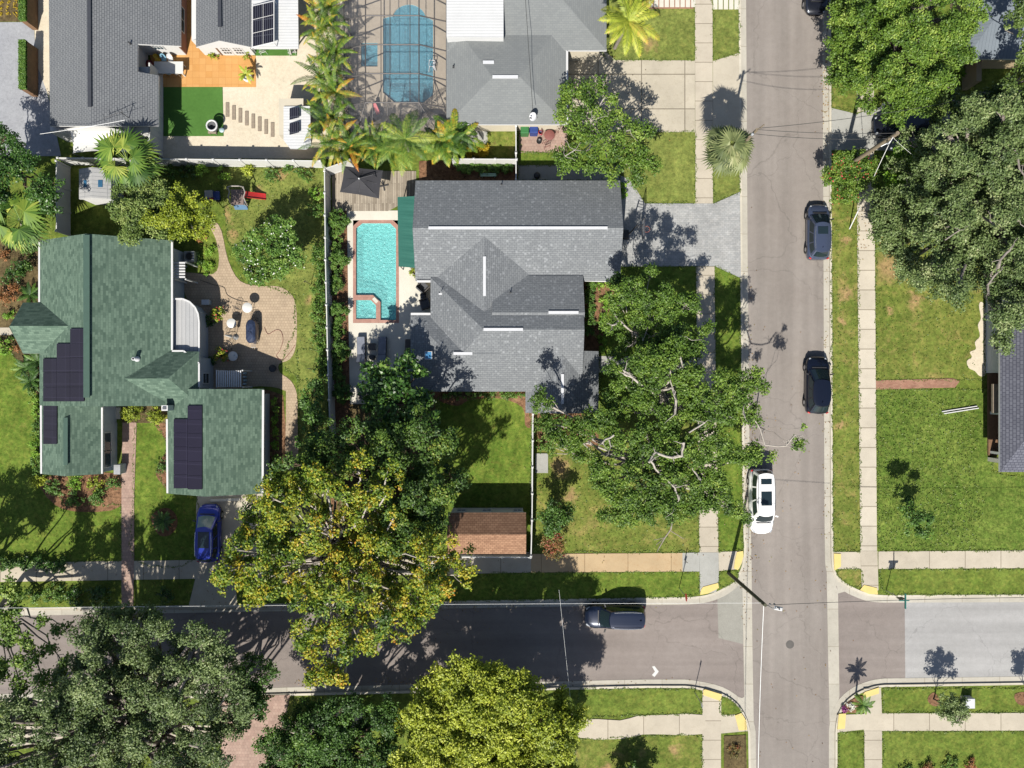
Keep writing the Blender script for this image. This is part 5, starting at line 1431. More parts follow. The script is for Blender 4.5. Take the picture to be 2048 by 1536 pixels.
tree('shade_tree', 'thin golden sprays at the top of the yellow-green tree, over the asphalt', 'tree', (950, 1430), [(905, 1350, 20, 8), (940, 1335, 22, 8), (985, 1335, 20, 8), (915, 1322, 12, 8), (1015, 1350, 20, 8)], 'leaf_yellow', .2, 1.1, 1.2, .4, .5, .08, 'bark_brown', 401)
T8 = grid_blobs([(530, 1470), (600, 1430), (640, 1400), (700, 1390), (760, 1395), (800, 1400), (800, 1650), (500, 1650), (520, 1520)], 32, 25, 6.0, 41, 1.5, .06)
tree('shade_tree', 'dark green dense tree at the bottom edge between the driveway and the yellow-green tree', 'tree', (660, 1480), T8, 'leaf_mid', .16, 1.4, 1.4, .44, .6, .25, 'bark_brown', 41, mean=.32)
T9 = [(740, 745, 22, 5), (775, 740, 26, 5.6), (812, 730, 24, 5.5), (735, 780, 20, 5), (765, 780, 28, 6), (805, 775, 28, 6.2), (840, 745, 16, 5), (840, 790, 24, 5.6), (775, 815, 28, 6), (815, 820, 28, 6), (855, 825, 22, 5.4), (745, 815, 18, 5), (790, 850, 26, 5.6), (835, 855, 24, 5.4), (870, 850, 16, 5), (750, 850, 20, 5)]
tree('glossy_tree', 'dark green glossy broad-leaved tree at the south end of the white pool deck', 'tree', (800, 805), T9, 'leaf_deep', .34, 1.6, 1.5, .42, .6, .2, 'bark_brown', 42)
T10 = [(612, 800, 20, 3), (630, 780, 22, 3.4), (640, 820, 24, 3.6), (620, 850, 22, 3.2), (610, 885, 20, 3), (640, 870, 24, 3.6), (650, 910, 22, 3.6), (615, 925, 22, 3.4), (605, 955, 22, 3.2), (640, 945, 22, 3.6)]
tree('shade_tree', 'row of leafy green growth spilling over the white fence south of the patio', 'tree', (632, 850), T10, 'leaf_mid', .22, 1.3, 1.2, .42, .55, .14, 'bark_brown', 43, mean=.4)
T11 = grid_blobs([(235, 370), (300, 365), (340, 390), (345, 430), (315, 465), (260, 470), (215, 450), (205, 420), (225, 400)], 28, 22, 4.2, 44, .8, .02)
tree('shade_tree', 'round green tree just north of the green roof, next to the small shed', 'tree', (285, 405), T11, 'leaf_oak', .16, 1.6, 1.5, .4, .6, .18, 'bark_brown', 44, mean=.6)
T11b = grid_blobs([(340, 385), (372, 372), (390, 400), (425, 435), (420, 475), (380, 485), (330, 480), (290, 455), (300, 430), (340, 420)], 27, 20, 4.4, 45, .8, .02)
tree('shade_tree', 'yellow-green tree just north of the green roof, at the start of the curved path', 'tree', (370, 415), T11b, 'leaf_yellow', .16, 1.5, 1.5, .38, .6, .16, 'bark_pale', 45, mean=.35)
T12 = grid_blobs([(490, 470), (520, 440), (560, 445), (600, 480), (600, 520), (585, 550), (540, 562), (490, 545), (475, 505)], 26, 20, 3.4, 46, .6, 0)
tree('flowering_tree', 'round green tree dotted with white blossom on the garden lawn', 'tree', (545, 495), T12, 'leaf_mid', .17, 1.5, 1.4, .36, .7, .12, 'bark_brown', 46, mean=.6, extra=flowers('petal_white', 115, .11))
T12b = [(585, 405, 26, 3.2), (560, 425, 24, 3.2), (590, 440, 26, 3.2), (605, 415, 18, 3.0)]
T13 = grid_blobs([(1660, 310), (1690, 293), (1725, 300), (1745, 330), (1740, 370), (1720, 395), (1685, 400), (1655, 370), (1650, 340)], 26, 20, 2.4, 47, .4, 0)
tree('bougainvillea', 'round bush with pink and red blossom at the foot of the wooden utility pole', 'shrub', (1690, 340), T13, 'leaf_oak_bright', .14, 1.6, 1.5, .34, .7, .1, 'bark_brown', 47, extra=flowers('petal_red', 110, .10))
T14 = grid_blobs([(-60, 250), (20, 255), (60, 300), (110, 320), (125, 360), (110, 420), (60, 400), (20, 400), (-60, 420)], 30, 24, 5.0, 48, 1.2, .05)
tree('shade_tree', 'dark feathery tree at the left edge beside the gravel drive', 'tree', (30, 345), T14, 'leaf_deep', .16, 1.4, 1.4, .42, .5, .2, 'bark_brown', 48, mean=.5)
T15 = [(1812, 1000, 16, 2.0), (1830, 1030, 18, 2.2), (1850, 1040, 16, 2.2), (1842, 1060, 14, 2), (1822, 1052, 14, 2)]
tree('young_tree', 'slender young tree standing alone on the rough lawn of the empty lot', 'tree', (1815, 1012), [(1815, 1018, 15, 3.2), (1832, 1035, 18, 3.6), (1852, 1040, 15, 3.2), (1845, 1062, 14, 3), (1824, 1056, 13, 2.8), (1812, 1000, 12, 2.4)], 'leaf_mid', .17, 1.4, 1.4, .3, .8, .07, 'bark_brown', 49, mean=.45)
tree('young_tree', 'small olive tree beside the utility box on the bottom right verge', 'tree', (1866, 1398), [(1895, 1400, 17, 2.6), (1915, 1412, 18, 2.8), (1905, 1432, 18, 2.6), (1885, 1420, 15, 2.4), (1925, 1428, 12, 2.4), (1922, 1400, 10, 2.4)], 'leaf_oak_grey', .14, 1.2, 1.4, .3, .8, .06, 'bark_brown', 50, 'young trees on the verge', mean=.55)
tree('young_tree', 'small olive tree cut off by the right edge on the bottom verge', 'tree', (2048, 1394), [(2072, 1405, 17, 2.6), (2090, 1412, 18, 2.8), (2075, 1430, 16, 2.6), (2062, 1415, 14, 2.4)], 'leaf_oak_grey', .14, 1.2, 1.4, .3, .8, .06, 'bark_brown', 51, 'young trees on the verge', mean=.55)
tree('young_tree', 'small dark green tree on the lawn just east of the brown shed', 'tree', (1110, 1035), [(1095, 1030, 16, 2.6), (1112, 1015, 18, 3), (1125, 1035, 18, 3), (1108, 1050, 18, 2.8), (1135, 1018, 12, 2.6), (1100, 1062, 14, 2.4)], 'leaf_mid', .17, 1.3, 1.4, .32, .7, .08, 'bark_brown', 52, mean=.35)
tree('young_tree', 'reddish small tree at the sidewalk beside the brown shed', 'tree', (1108, 1080), [(1090, 1078, 14, 1.9), (1108, 1075, 18, 2.2), (1125, 1085, 15, 2), (1100, 1098, 16, 2), (1118, 1102, 13, 1.8), (1108, 1112, 10, 1.6)], 'leaf_red', .13, 1.0, 1.3, .3, .7, .05, 'bark_pale', 53, mean=.4)
tree('young_tree', 'bright light green tree beside the wooden utility pole and black car', 'tree', (1795, 345), [(1800, 305, 16, 3.2), (1822, 300, 14, 3.2), (1790, 335, 18, 3), (1815, 330, 16, 3.2), (1785, 360, 16, 2.8), (1808, 355, 14, 2.8)], 'leaf_bright', .22, 1.5, 1.5, .36, .7, .09, 'bark_brown', 54)
tree('round_tree', 'round dark tree at the bottom edge shading the lawn below the bent sidewalk', 'tree', (1260, 1570), [(1262, 1556, 30, 1.5), (1240, 1566, 26, 1.4), (1284, 1568, 26, 1.4)], 'leaf_deep', .16, 1.8, 1.6, .35, .8, .12, 'bark_brown', 55)
for i, (x, y, lab, m) in enumerate(((40, 540, 'dark shrubby tree beside the sandy bed at the left edge, by the green roof', 'leaf_deep'), (20, 590, 'rust and green shrub in the sandy bed left of the green roof', 'leaf_rust'))):
    shrub(lab, 'shrub', x, y, 26, 1.4, m, .13, 1.0, .3)

# ---- shrubs ----
tops = [(676, 442, 24, 'topiary ball nearest the black parasol'), (677, 519, 23, 'topiary ball beside the middle of the turquoise pool'), (679, 621, 21, 'topiary ball beside the hot tub'), (681, 700, 21, 'topiary ball beside the sun loungers'), (684, 784, 22, 'shaded topiary ball at the south end of the pool hedge')]
for x, y, r, lab in tops:
    shrub('clipped round green ' + lab, 'topiary', x, y, r * .95, 1.7, 'leaf_mid', .10, 2.4, .2, .9, 'topiary', 'clipped balls along the pool fence', mean=.55, dens=1.8)
tween = [(671, 481, 13), (672, 566, 14), (674, 660, 14), (675, 742, 14)]
labs = ['first and second', 'second and third', 'third and fourth', 'fourth and fifth']
for (x, y, r), l in zip(tween, labs):
    shrub('narrow green shrub between the %s topiary balls of the pool fence' % l, 'shrub', x, y, r, 1.2, 'leaf_mid', .11, 1.6, .22, None, 'shrub', 'narrow shrubs between the topiary balls', mean=.6, blobs=[(x, y - 14, r, .5), (x + 2, y, r, .5), (x, y + 14, r * .9, .5)])
for i, (x, y, lab) in enumerate(((640, 510, 'topmost one'), (642, 570, 'upper patio corner'), (640, 625, 'mid patio'), (642, 680, 'lower patio curve'), (645, 735, 'path bend'))):
    shrub('leafy shrub on the garden side of the long white fence, ' + lab, 'shrub', x, y, 18, 1.1, 'leaf_mid', .15, 1.1, .26, None, 'shrub', 'shrubs on the garden side of the long fence', blobs=[(x, y - 14, 15, .5), (x - 6, y + 6, 15, .5), (x + 2, y + 20, 13, .5)])
hedge = [(345, 345, 'leaf_mid', 'beside the fan palm'), (375, 342, 'leaf_deep', 'next to the fan palm leaves'), (405, 340, 'leaf_bright', 'above the blue play seat'), (448, 350, 'leaf_bright', 'above the red slide'), (500, 335, 'leaf_yellow', 'the pale one along the shell yard fence'), (545, 350, 'leaf_mid', 'alone on the lawn right of the slide'), (580, 340, 'leaf_mid', 'left of the reddish one'), (612, 348, 'leaf_mid', 'in the corner of the two white fences'), (635, 385, 'leaf_bright', 'on the long fence below the corner'), (630, 420, 'leaf_mid', 'on the long fence level with the tree shade')]
for x, y, m, lab in hedge:
    shrub('loose green shrub along the garden fence, ' + lab, 'shrub', x, y, 17, 1.1, m, .14, 1.1, .24, None, 'shrub', 'loose shrubs along the garden fence')
for i, (x, w) in enumerate(((930, 'left'), (966, 'middle'), (1002, 'right'))):
    shrub('clipped green hedge shrub, the %s one of three in front of the white fence' % w, 'hedge', x, 335, 14, 1.1, 'leaf_mid', .1, 1.8, .2, .9, 'hedge_shrub', 'clipped hedge shrubs north of the grey house', blobs=[(x - 10, 334, 12, .55), (x + 3, 335, 13, .55), (x + 15, 334, 12, .55)])
shrub('golden yellow shrub beside the white fence, north of the clipped hedge', 'shrub', 954, 302, 20, .9, 'leaf_gold', .12, 1.6, .22, None, 'shrub', blobs=[(938, 305, 12, .45), (955, 300, 15, .45), (970, 302, 12, .45)])
shrub('clipped long hedge against the east wall of the grey house', 'hedge', 1178, 620, 12, 1.0, 'leaf_mid', .11, 1.8, .2, .9, 'hedge', blobs=[(1179, y, 11, .5) for y in range(570, 672, 13)])
shrub('yellow-green low hedge on the lawn side of the bark bed, east of the grey house', 'hedge', 1207, 650, 9, .6, 'leaf_bright', .12, 1.3, .2, .7, 'hedge', blobs=[(1208 - (y - 600) * .04, y, 9, .35) for y in range(600, 700, 14)])
shrub('green ground shrubs below the gutter at the corner of the grey house and its driveway', 'shrub', 1200, 570, 9, .5, 'leaf_bright', .12, 1.2, .2, .7, 'shrub', blobs=[(1185, 570, 10, .3), (1202, 568, 10, .3), (1218, 572, 10, .3)])
shrub('low green border shrub along the south wall of the grey house', 'shrub', 960, 790, 10, .5, 'leaf_mid', .12, 1.2, .2, .7, 'shrub', blobs=[(x, 790, 9, .3) for x in range(890, 1048, 14)])
shrub('bright shrub at the corner of the grey house beside the basketball hoop', 'shrub', 1244, 378, 8, .9, 'leaf_bright', .14, 1.4, .2, None, 'shrub', blobs=[(1243, 372, 9, .5), (1247, 388, 9, .5)])
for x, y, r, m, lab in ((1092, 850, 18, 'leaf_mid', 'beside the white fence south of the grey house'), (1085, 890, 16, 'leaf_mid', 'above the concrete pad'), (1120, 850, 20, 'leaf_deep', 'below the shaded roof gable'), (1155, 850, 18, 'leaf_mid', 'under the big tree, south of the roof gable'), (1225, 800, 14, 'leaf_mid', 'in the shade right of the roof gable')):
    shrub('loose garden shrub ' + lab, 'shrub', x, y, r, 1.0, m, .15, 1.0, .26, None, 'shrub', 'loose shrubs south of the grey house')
# beds of the green house
bedl = [(30, 480, 22, 'leaf_deep', 'at the top of the sandy bed'), (60, 500, 16, 'leaf_mid', 'beside the green roof eave'), (8, 510, 14, 'leaf_rust', 'at the far left edge'), (12, 560, 12, 'leaf_deep', 'in the middle of the sandy bed'), (42, 545, 14, 'leaf_mid', 'near the dark rock'), (22, 630, 14, 'leaf_bright', 'above the left edge path'), (10, 690, 20, 'leaf_bright', 'below the left edge path'), (40, 690, 18, 'leaf_rust', 'by the point of the green roof')]
for x, y, r, m, lab in bedl:
    shrub('garden shrub left of the green house, ' + lab, 'shrub', x, y, r, .9, m, .13, 1.1, .26, None, 'shrub', 'shrubs in the bed left of the green house')
for i, (x, y, r, m, lab) in enumerate(((65, 780, 12, 'leaf_mid', 'nearest the spiky plants'), (70, 820, 12, 'leaf_bright', 'beside the lower solar panels'), (72, 860, 12, 'leaf_mid', 'midway down the wall'), (72, 900, 12, 'leaf_bright', 'by the lawn bulge'), (76, 935, 14, 'leaf_mid', 'at the roof corner'))):
    shrub('low border shrub on the west wall of the green house, ' + lab, 'shrub', x, y, r, .7, m, .13, 1.2, .22, None, 'shrub', 'border shrubs on the west wall', blobs=[(x, y - 12, r, .4), (x + 2, y + 6, r, .4)])
for i, (x, y, r, m, lab) in enumerate(((75, 962, 17, 'leaf_yellow', 'the olive one at the roof corner'), (110, 975, 20, 'leaf_mid', 'second from the left'), (150, 965, 18, 'leaf_bright', 'with light leaves, in the middle'), (150, 995, 18, 'leaf_mid', 'at the curved edge of the bed'), (190, 968, 18, 'leaf_yellow', 'with yellow-green leaves'), (195, 995, 18, 'leaf_mid', 'lower right of the bed'), (225, 970, 15, 'leaf_mid', 'beside the brick path'))):
    shrub('bush in the front bed of the green house, ' + lab, 'shrub', x, y, r, .9, m, .14, 1.3, .26, None, 'shrub', 'bushes in the front bed of the green house')
shrub('round olive-green clipped bush left of the two under the green eave', 'topiary', 265, 826, 20, 1.3, 'leaf_yellow', .11, 1.8, .22, None, 'topiary', 'round bushes by the entry', mean=.3)
shrub('round olive-green clipped bush right of the two under the green eave', 'topiary', 315, 827, 20, 1.3, 'leaf_yellow', .11, 1.8, .22, None, 'topiary', 'round bushes by the entry', mean=.3)
shrub('small round bush in the curved bed beside the garage solar panels', 'shrub', 324, 932, 14, .9, 'leaf_mid', .12, 1.6, .2, None, 'shrub')
shrub('tall thin line of yellow-green plants along the east wall of the garage', 'shrub', 552, 870, 8, .8, 'leaf_bright', .14, 1.0, .2, None, 'shrub', blobs=[(548 + (y % 3), y, 8, .5) for y in range(800, 935, 12)])
shrub('green ground plants at the foot of the garage gable, beside the driveway', 'shrub', 545, 955, 12, .5, 'leaf_mid', .13, 1.0, .2, None, 'shrub', blobs=[(540, 945, 10, .3), (552, 965, 12, .3), (535, 985, 9, .3)])
shrub('yellow-green weeds along the south edge of the garage roof, left', 'shrub', 385, 990, 9, .4, 'leaf_yellow', .11, .9, .2, None, 'shrub')
shrub('yellow-green weeds along the south edge of the garage roof, right', 'shrub', 500, 992, 12, .4, 'leaf_yellow', .11, .9, .2, None, 'shrub')
for x, y, r, m, lab in ((395, 520, 14, 'leaf_mid', 'below the air conditioner'), (420, 500, 15, 'leaf_bright', 'inside the bend of the path'), (415, 535, 14, 'leaf_bright', 'at the tip of the garden bed'), (402, 470, 14, 'leaf_rust', 'brown one under the yellow-green tree')):
    shrub('low shrub in the bed by the curved path, ' + lab, 'shrub', x, y, r, .6, m, .12, 1.1, .22, None, 'shrub', 'shrubs in the bed by the curved path')
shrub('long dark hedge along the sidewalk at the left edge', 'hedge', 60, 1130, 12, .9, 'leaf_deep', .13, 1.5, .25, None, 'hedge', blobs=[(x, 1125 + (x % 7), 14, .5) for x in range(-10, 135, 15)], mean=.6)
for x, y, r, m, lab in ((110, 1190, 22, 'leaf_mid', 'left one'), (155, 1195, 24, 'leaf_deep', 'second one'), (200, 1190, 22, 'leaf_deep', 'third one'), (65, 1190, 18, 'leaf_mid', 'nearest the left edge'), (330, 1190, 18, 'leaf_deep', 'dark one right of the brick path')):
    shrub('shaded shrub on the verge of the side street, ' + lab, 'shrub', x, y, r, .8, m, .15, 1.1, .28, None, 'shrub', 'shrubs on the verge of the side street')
shrub('reddish shrub in the corner bed beside the bottom kerb', 'shrub', 1470, 1500, 14, .5, 'leaf_red', .12, .8, .22, None, 'shrub', mean=.2)
for x, y, r, m, lab in ((1810, 1540, 14, 'leaf_mid', 'left one'), (1855, 1536, 16, 'leaf_red', 'reddish middle one'), (1900, 1530, 18, 'leaf_mid', 'right one'), (1945, 1534, 16, 'leaf_rust', 'brownish right end one')):
    shrub('low plant at the bottom right edge, ' + lab, 'shrub', x, y, r, .6, m, .13, 1.0, .24, None, 'shrub', 'low plants at the bottom right edge')
shrub('round mound of white flowers in the corner bed beside the small palm', 'flower bed', 1701, 1414, 9, .45, 'petal_white', .09, 1.2, .16, None, 'flower_mound')
shrub('round mound of violet flowers in the corner bed at the kerb', 'flower bed', 1690, 1420, 8, .4, 'petal_violet', .09, 1.2, .16, None, 'flower_mound')
# planted rows of the north-west bed, clipped hedges on the wall
for r in range(3):
    for c in range(4):
        x, y = 2 + c * 15, 5 + r * 12
        shrub('small golden tuft in the dark bed, row %s from the top, %s from the left' % (('first', 'second', 'third')[r], ('first', 'second', 'third', 'fourth')[c]), 'plant', x, y, 4.2, .3, 'leaf_gold', .09, 1.0, .12, None, 'tuft', 'golden tufts in the dark bed', dens=1.0)
for (y0, y1, lab) in ((-10, 62, 'upper clipped hedge on a brown box, left of the long grey roof'), (100, 195, 'lower clipped hedge on a brown box, left of the long grey roof')):
    e = gparent('hedge', 70, y0, lab, 'hedge', 'boxed hedges left of the grey house')
    mb = MB(e.location); a, b = W(68, y1, 0), W(79, y0, 0); mb.box((a.x, a.y, B), (b.x, b.y, 1.5)); mb.build('planter', MATS['wood_brown'], e)
    rng = np.random.default_rng(int(y1)); n = int((y1 - y0) * 70)
    P = np.stack([rng.uniform(a.x - .05, b.x + .05, n), rng.uniform(a.y, b.y, n), 1.52 + rng.random(n) * .25], 1)
    N = rng.normal(size=(n, 3)) * .5 + np.array([0, 0, 1]); N /= np.linalg.norm(N, axis=1, keepdims=True)
    leaf_mesh('foliage', P, N, .12, .07, np.clip(.5 + rng.normal(size=n) * .2, 0, 1), 'leaf_mid', e, e.location, rng)

# ---- palms ----
def palm(name, label, base, top, mat, nf=16, L=2.3, kind='feather', tr=.12, seed=1, group=None, droop=.55, stems=None, cat='palm', lw=.06, mean=.5, trunkmat='bark_grey', up=.5, tipc=.25, thin=False, leafl=.2, fanr=.55):
    """base/top = (px,py[,h]); each crown carries nf fronds"""
    rng = np.random.default_rng(seed); org = W(base[0], base[1], B)
    e = empty(name, org, label, cat, group)
    stems = stems or [top]
    tm = MB(org)
    for si, s in enumerate(stems):
        T = W(s[0], s[1], s[2])
        tm.path([org + Vector((rng.normal() * .1, rng.normal() * .1, 0)), org.lerp(T, .5), T], tr * 1.15, tr * .85, 7)
        for k in range(nf):
            az = 2 * math.pi * (k + rng.random() * .6) / nf + si; el = up * rng.uniform(.1, 1.6); l = L * rng.uniform(.8, 1.1)
            d = np.array([math.cos(az), math.sin(az), 0.0]); side = np.array([-math.sin(az), math.cos(az), 0.0])
            V = []; 
            t0 = np.clip(mean + rng.normal() * .2, 0.0, .98)
            if kind == 'feather':
                S = 15; pts = []
                p = np.array(T); ang = el
                for i in range(S + 1):
                    pts.append(p.copy()); ang -= (droop * 2.2) / S * (0.5 + i / S)
                    p = p + (d * math.cos(ang) + np.array([0, 0, math.sin(ang)])) * l / S
                for i in range(S):
                    a, b = pts[i], pts[i + 1]
                    t = (i + .5) / S; ll = l * leafl * math.sin(math.pi * min(1, t * .9 + .12)) ** .7
                    w = .018 + .008 * (1 - t)
                    V += [a - side * w, b - side * w, b + side * w, a + side * w]
                    fw = (b - a) / np.linalg.norm(b - a)
                    for sd in (-1, 1):
                        for sub in ((.5,) if thin else (0.25, .75)):
                            o_ = a + (b - a) * sub
                            dirv = side * sd * .85 + fw * .55 + np.array([0, 0, -.28 + rng.normal() * .12]); dirv /= np.linalg.norm(dirv)
                            tip = o_ + dirv * ll * rng.uniform(.85, 1.1); m = o_ + dirv * ll * .45
                            V += [o_, m - fw * lw * .5, tip, m + fw * lw * .5]
                V = np.array(V)
            else:
                # fan leaf: petiole + blade of radiating segments
                pet = l * .5; ang = el
                c = np.array(T) + (d * math.cos(ang) + np.array([0, 0, math.sin(ang)])) * pet
                V += [np.array(T) - side * .02, c - side * .02, c + side * .02, np.array(T) + side * .02]
                nrm_el = ang - droop; fw = d * math.cos(nrm_el) + np.array([0, 0, math.sin(nrm_el)])
                R = l * fanr * rng.uniform(.8, 1.1)
                for q in range(19):
                    a = math.radians(-125 + 250 * q / 18); dirv = fw * math.cos(a) + side * math.sin(a)
                    dirv = dirv + np.array([0, 0, -.15 - .12 * abs(math.sin(a))]); dirv /= np.linalg.norm(dirv)
                    per = np.cross(dirv, np.array([0, 0, 1.0])); per /= np.linalg.norm(per) + 1e-9
                    r_ = R * rng.uniform(.88, 1.08); m = c + dirv * r_ * .5; tip = c + dirv * r_ + np.array([0, 0, -.22 * r_ * rng.random()])
                    V += [c, m - per * r_ * .06, tip, m + per * r_ * .06]
                V = np.array(V)
            nq = len(V) // 4; tq = np.linspace(0, 1, nq) ** 4 * tipc
            tint = np.clip(t0 + np.repeat(tq + rng.normal(size=nq) * .10, 4), 0, 1)
            quads('frond', V - np.array(org), tint, mat, e, org)
    tm.build('trunk', MATS[trunkmat], e)
    return e
arec = [(652, 18, 'at the top of the palm row'), (650, 55, 'second from the top of the palm row'), (662, 110, 'third from the top of the palm row'), (648, 150, 'beside the patio roof corner, fourth of the palm row'), (660, 190, 'beside the garden cabin, fifth of the palm row'), (655, 240, 'sixth of the palm row'), (662, 285, 'lowest of the palm row, near the long fence'), (690, 300, 'spreading over the short fence near the black parasol')]
for i, (x, y, lab) in enumerate(arec):
    palm('areca_palm', 'bushy gold-tipped palm clump ' + lab, (x, y), None, 'leaf_palm_gold', 10, 2.3, 'feather', .05, 60 + i, 'gold-tipped palm clumps', .6,
         [(x - 8, y + 4, 2.6), (x + 10, y - 6, 3.0)], mean=.30, up=.85, lw=.07, tipc=.36, leafl=.125)
for i, (x, y, lab) in enumerate(((745, 285, 'below the left half of the pool cage'), (888, 285, 'beside the corner of the pool cage and the hipped house'), (915, 270, 'nearest the golden shrub'), (775, 300, 'above the wood deck'))):
    palm('areca_palm', 'leafy palm clump ' + lab, (x, y), None, 'leaf_palm_gold', 9, 2.1, 'feather', .05, 70 + i, 'palm clumps below the pool cage', .6,
         [(x - 8, y - 4, 2.8), (x + 9, y + 4, 2.6)], mean=.24, up=.75, lw=.10 if i in (1, 2) else .06, tipc=.36, leafl=.2 if i in (1, 2) else .13)
palm('queen_palm', 'feathery green palm in the middle below the pool cage', (815, 300), (810, 278, 4.2), 'leaf_palm', 13, 2.8, 'feather', .13, 80, None, .55, lw=.07)
palm('queen_palm', 'yellow-green feathery palm at the corner of the hipped house, top middle', (1228, 98), (1258, 42, 5.6), 'leaf_palm_yellow', 14, 2.7, 'feather', .13, 81, None, .6, lw=.10)
palm('fan_palm', 'large green fan palm beside the white shade sail', (258, 345), (255, 322, 4.0), 'leaf_palm', 22, 2.6, 'fan', .16, 82, mean=.5)
palm('fan_palm', 'fan palm at the left edge above the green roof', (50, 452), (40, 440, 3.8), 'leaf_palm', 20, 2.7, 'fan', .16, 83, mean=.5)
palm('sabal_palm', 'dense grey-green cabbage palm on the verge beside the kerb', (1432, 325), (1455, 298, 5.0), 'leaf_sabal', 30, 2.65, 'fan', .2, 84, mean=.42, up=.9, droop=.9, fanr=.42)
palm('sago_palm', 'small spiky palm in the round bed on the front lawn', (328, 1044), (327, 1042, .5), 'leaf_mid', 18, 1.0, 'feather', .12, 85, droop=.35, lw=.05, mean=.3)
palm('dwarf_palm', 'small palm in the flower bed at the bottom right corner ramp', (1716, 1392), (1727, 1410, 2.0), 'leaf_palm', 14, .95, 'feather', .07, 86, droop=.4, lw=.05, mean=.35)
palm('agave', 'bright spiky rosette plant beside the tan wall, top right', (1918, 146), (1919, 145, .4), 'leaf_bright', 16, .7, 'feather', .06, 87, droop=.2, cat='plant', lw=.05)
for i, (x, y, lab) in enumerate(((52, 735, 'topmost, left of the stepped solar panels'), (75, 722, 'beside the gutter, left of the solar panels'), (62, 762, 'lowest, above the border shrubs'), (60, 590, 'beside the pointed green gable'))):
    palm('spiky_palm', 'dark spiky ground palm, ' + lab, (x, y), (x, y, .5), 'leaf_mid', 12, 1.1, 'feather', .06, 90 + i, 'spiky ground palms by the green house', .3, cat='plant', lw=.05, mean=.15)
palm('potted_palm', 'small yellow-green palm leaning out of the round white pot', (496, 158), (492, 148, 1.3), 'leaf_palm_yellow', 9, .8, 'feather', .03, 95, droop=.5, cat='plant', lw=.05)
print('LEAVES', LEAFTOTAL[0])
# ================= VEHICLES =================
def paint(name, c, metal=0.35, rough=0.28):
    m, nt, bs = _new(name)
    bs.inputs['Base Color'].default_value = (*c, 1); bs.inputs['Metallic'].default_value = metal
    bs.inputs['Roughness'].default_value = rough; bs.inputs['Coat Weight'].default_value = 0.8; bs.inputs['Coat Roughness'].default_value = 0.06
    MATS[name] = m
paint('paint_grey', (0.048, 0.062, 0.105)); paint('paint_black', (0.004, 0.006, 0.015)); paint('paint_white', (0.66, 0.66, 0.655), 0.0)
paint('paint_navy', (0.007, 0.012, 0.030)); paint('paint_blue', (0.010, 0.025, 0.26)); paint('paint_jet', (0.010, 0.012, 0.02))
m_, nt_, bs_ = _new('car_glass'); bs_.inputs['Base Color'].default_value = (0.010, 0.018, 0.022, 1); bs_.inputs['Roughness'].default_value = 0.04; bs_.inputs['Specular IOR Level'].default_value = 0.55; MATS['car_glass'] = m_
m_, nt_, bs_ = _new('car_glass_light'); bs_.inputs['Base Color'].default_value = (0.16, 0.22, 0.20, 1); bs_.inputs['Roughness'].default_value = 0.08; MATS['car_glass_light'] = m_
flat('tyre', (0.02, 0.02, 0.02), 0.85); flat('rim', (0.45, 0.45, 0.46), 0.3, 0.7); flat('chrome', (0.7, 0.7, 0.72), 0.2, 0.9)
flat('lamp_clear', (0.28, 0.30, 0.33), 0.2); flat('lamp_red', (0.35, 0.02, 0.02), 0.3); flat('trim_black', (0.015, 0.015, 0.016), 0.5)

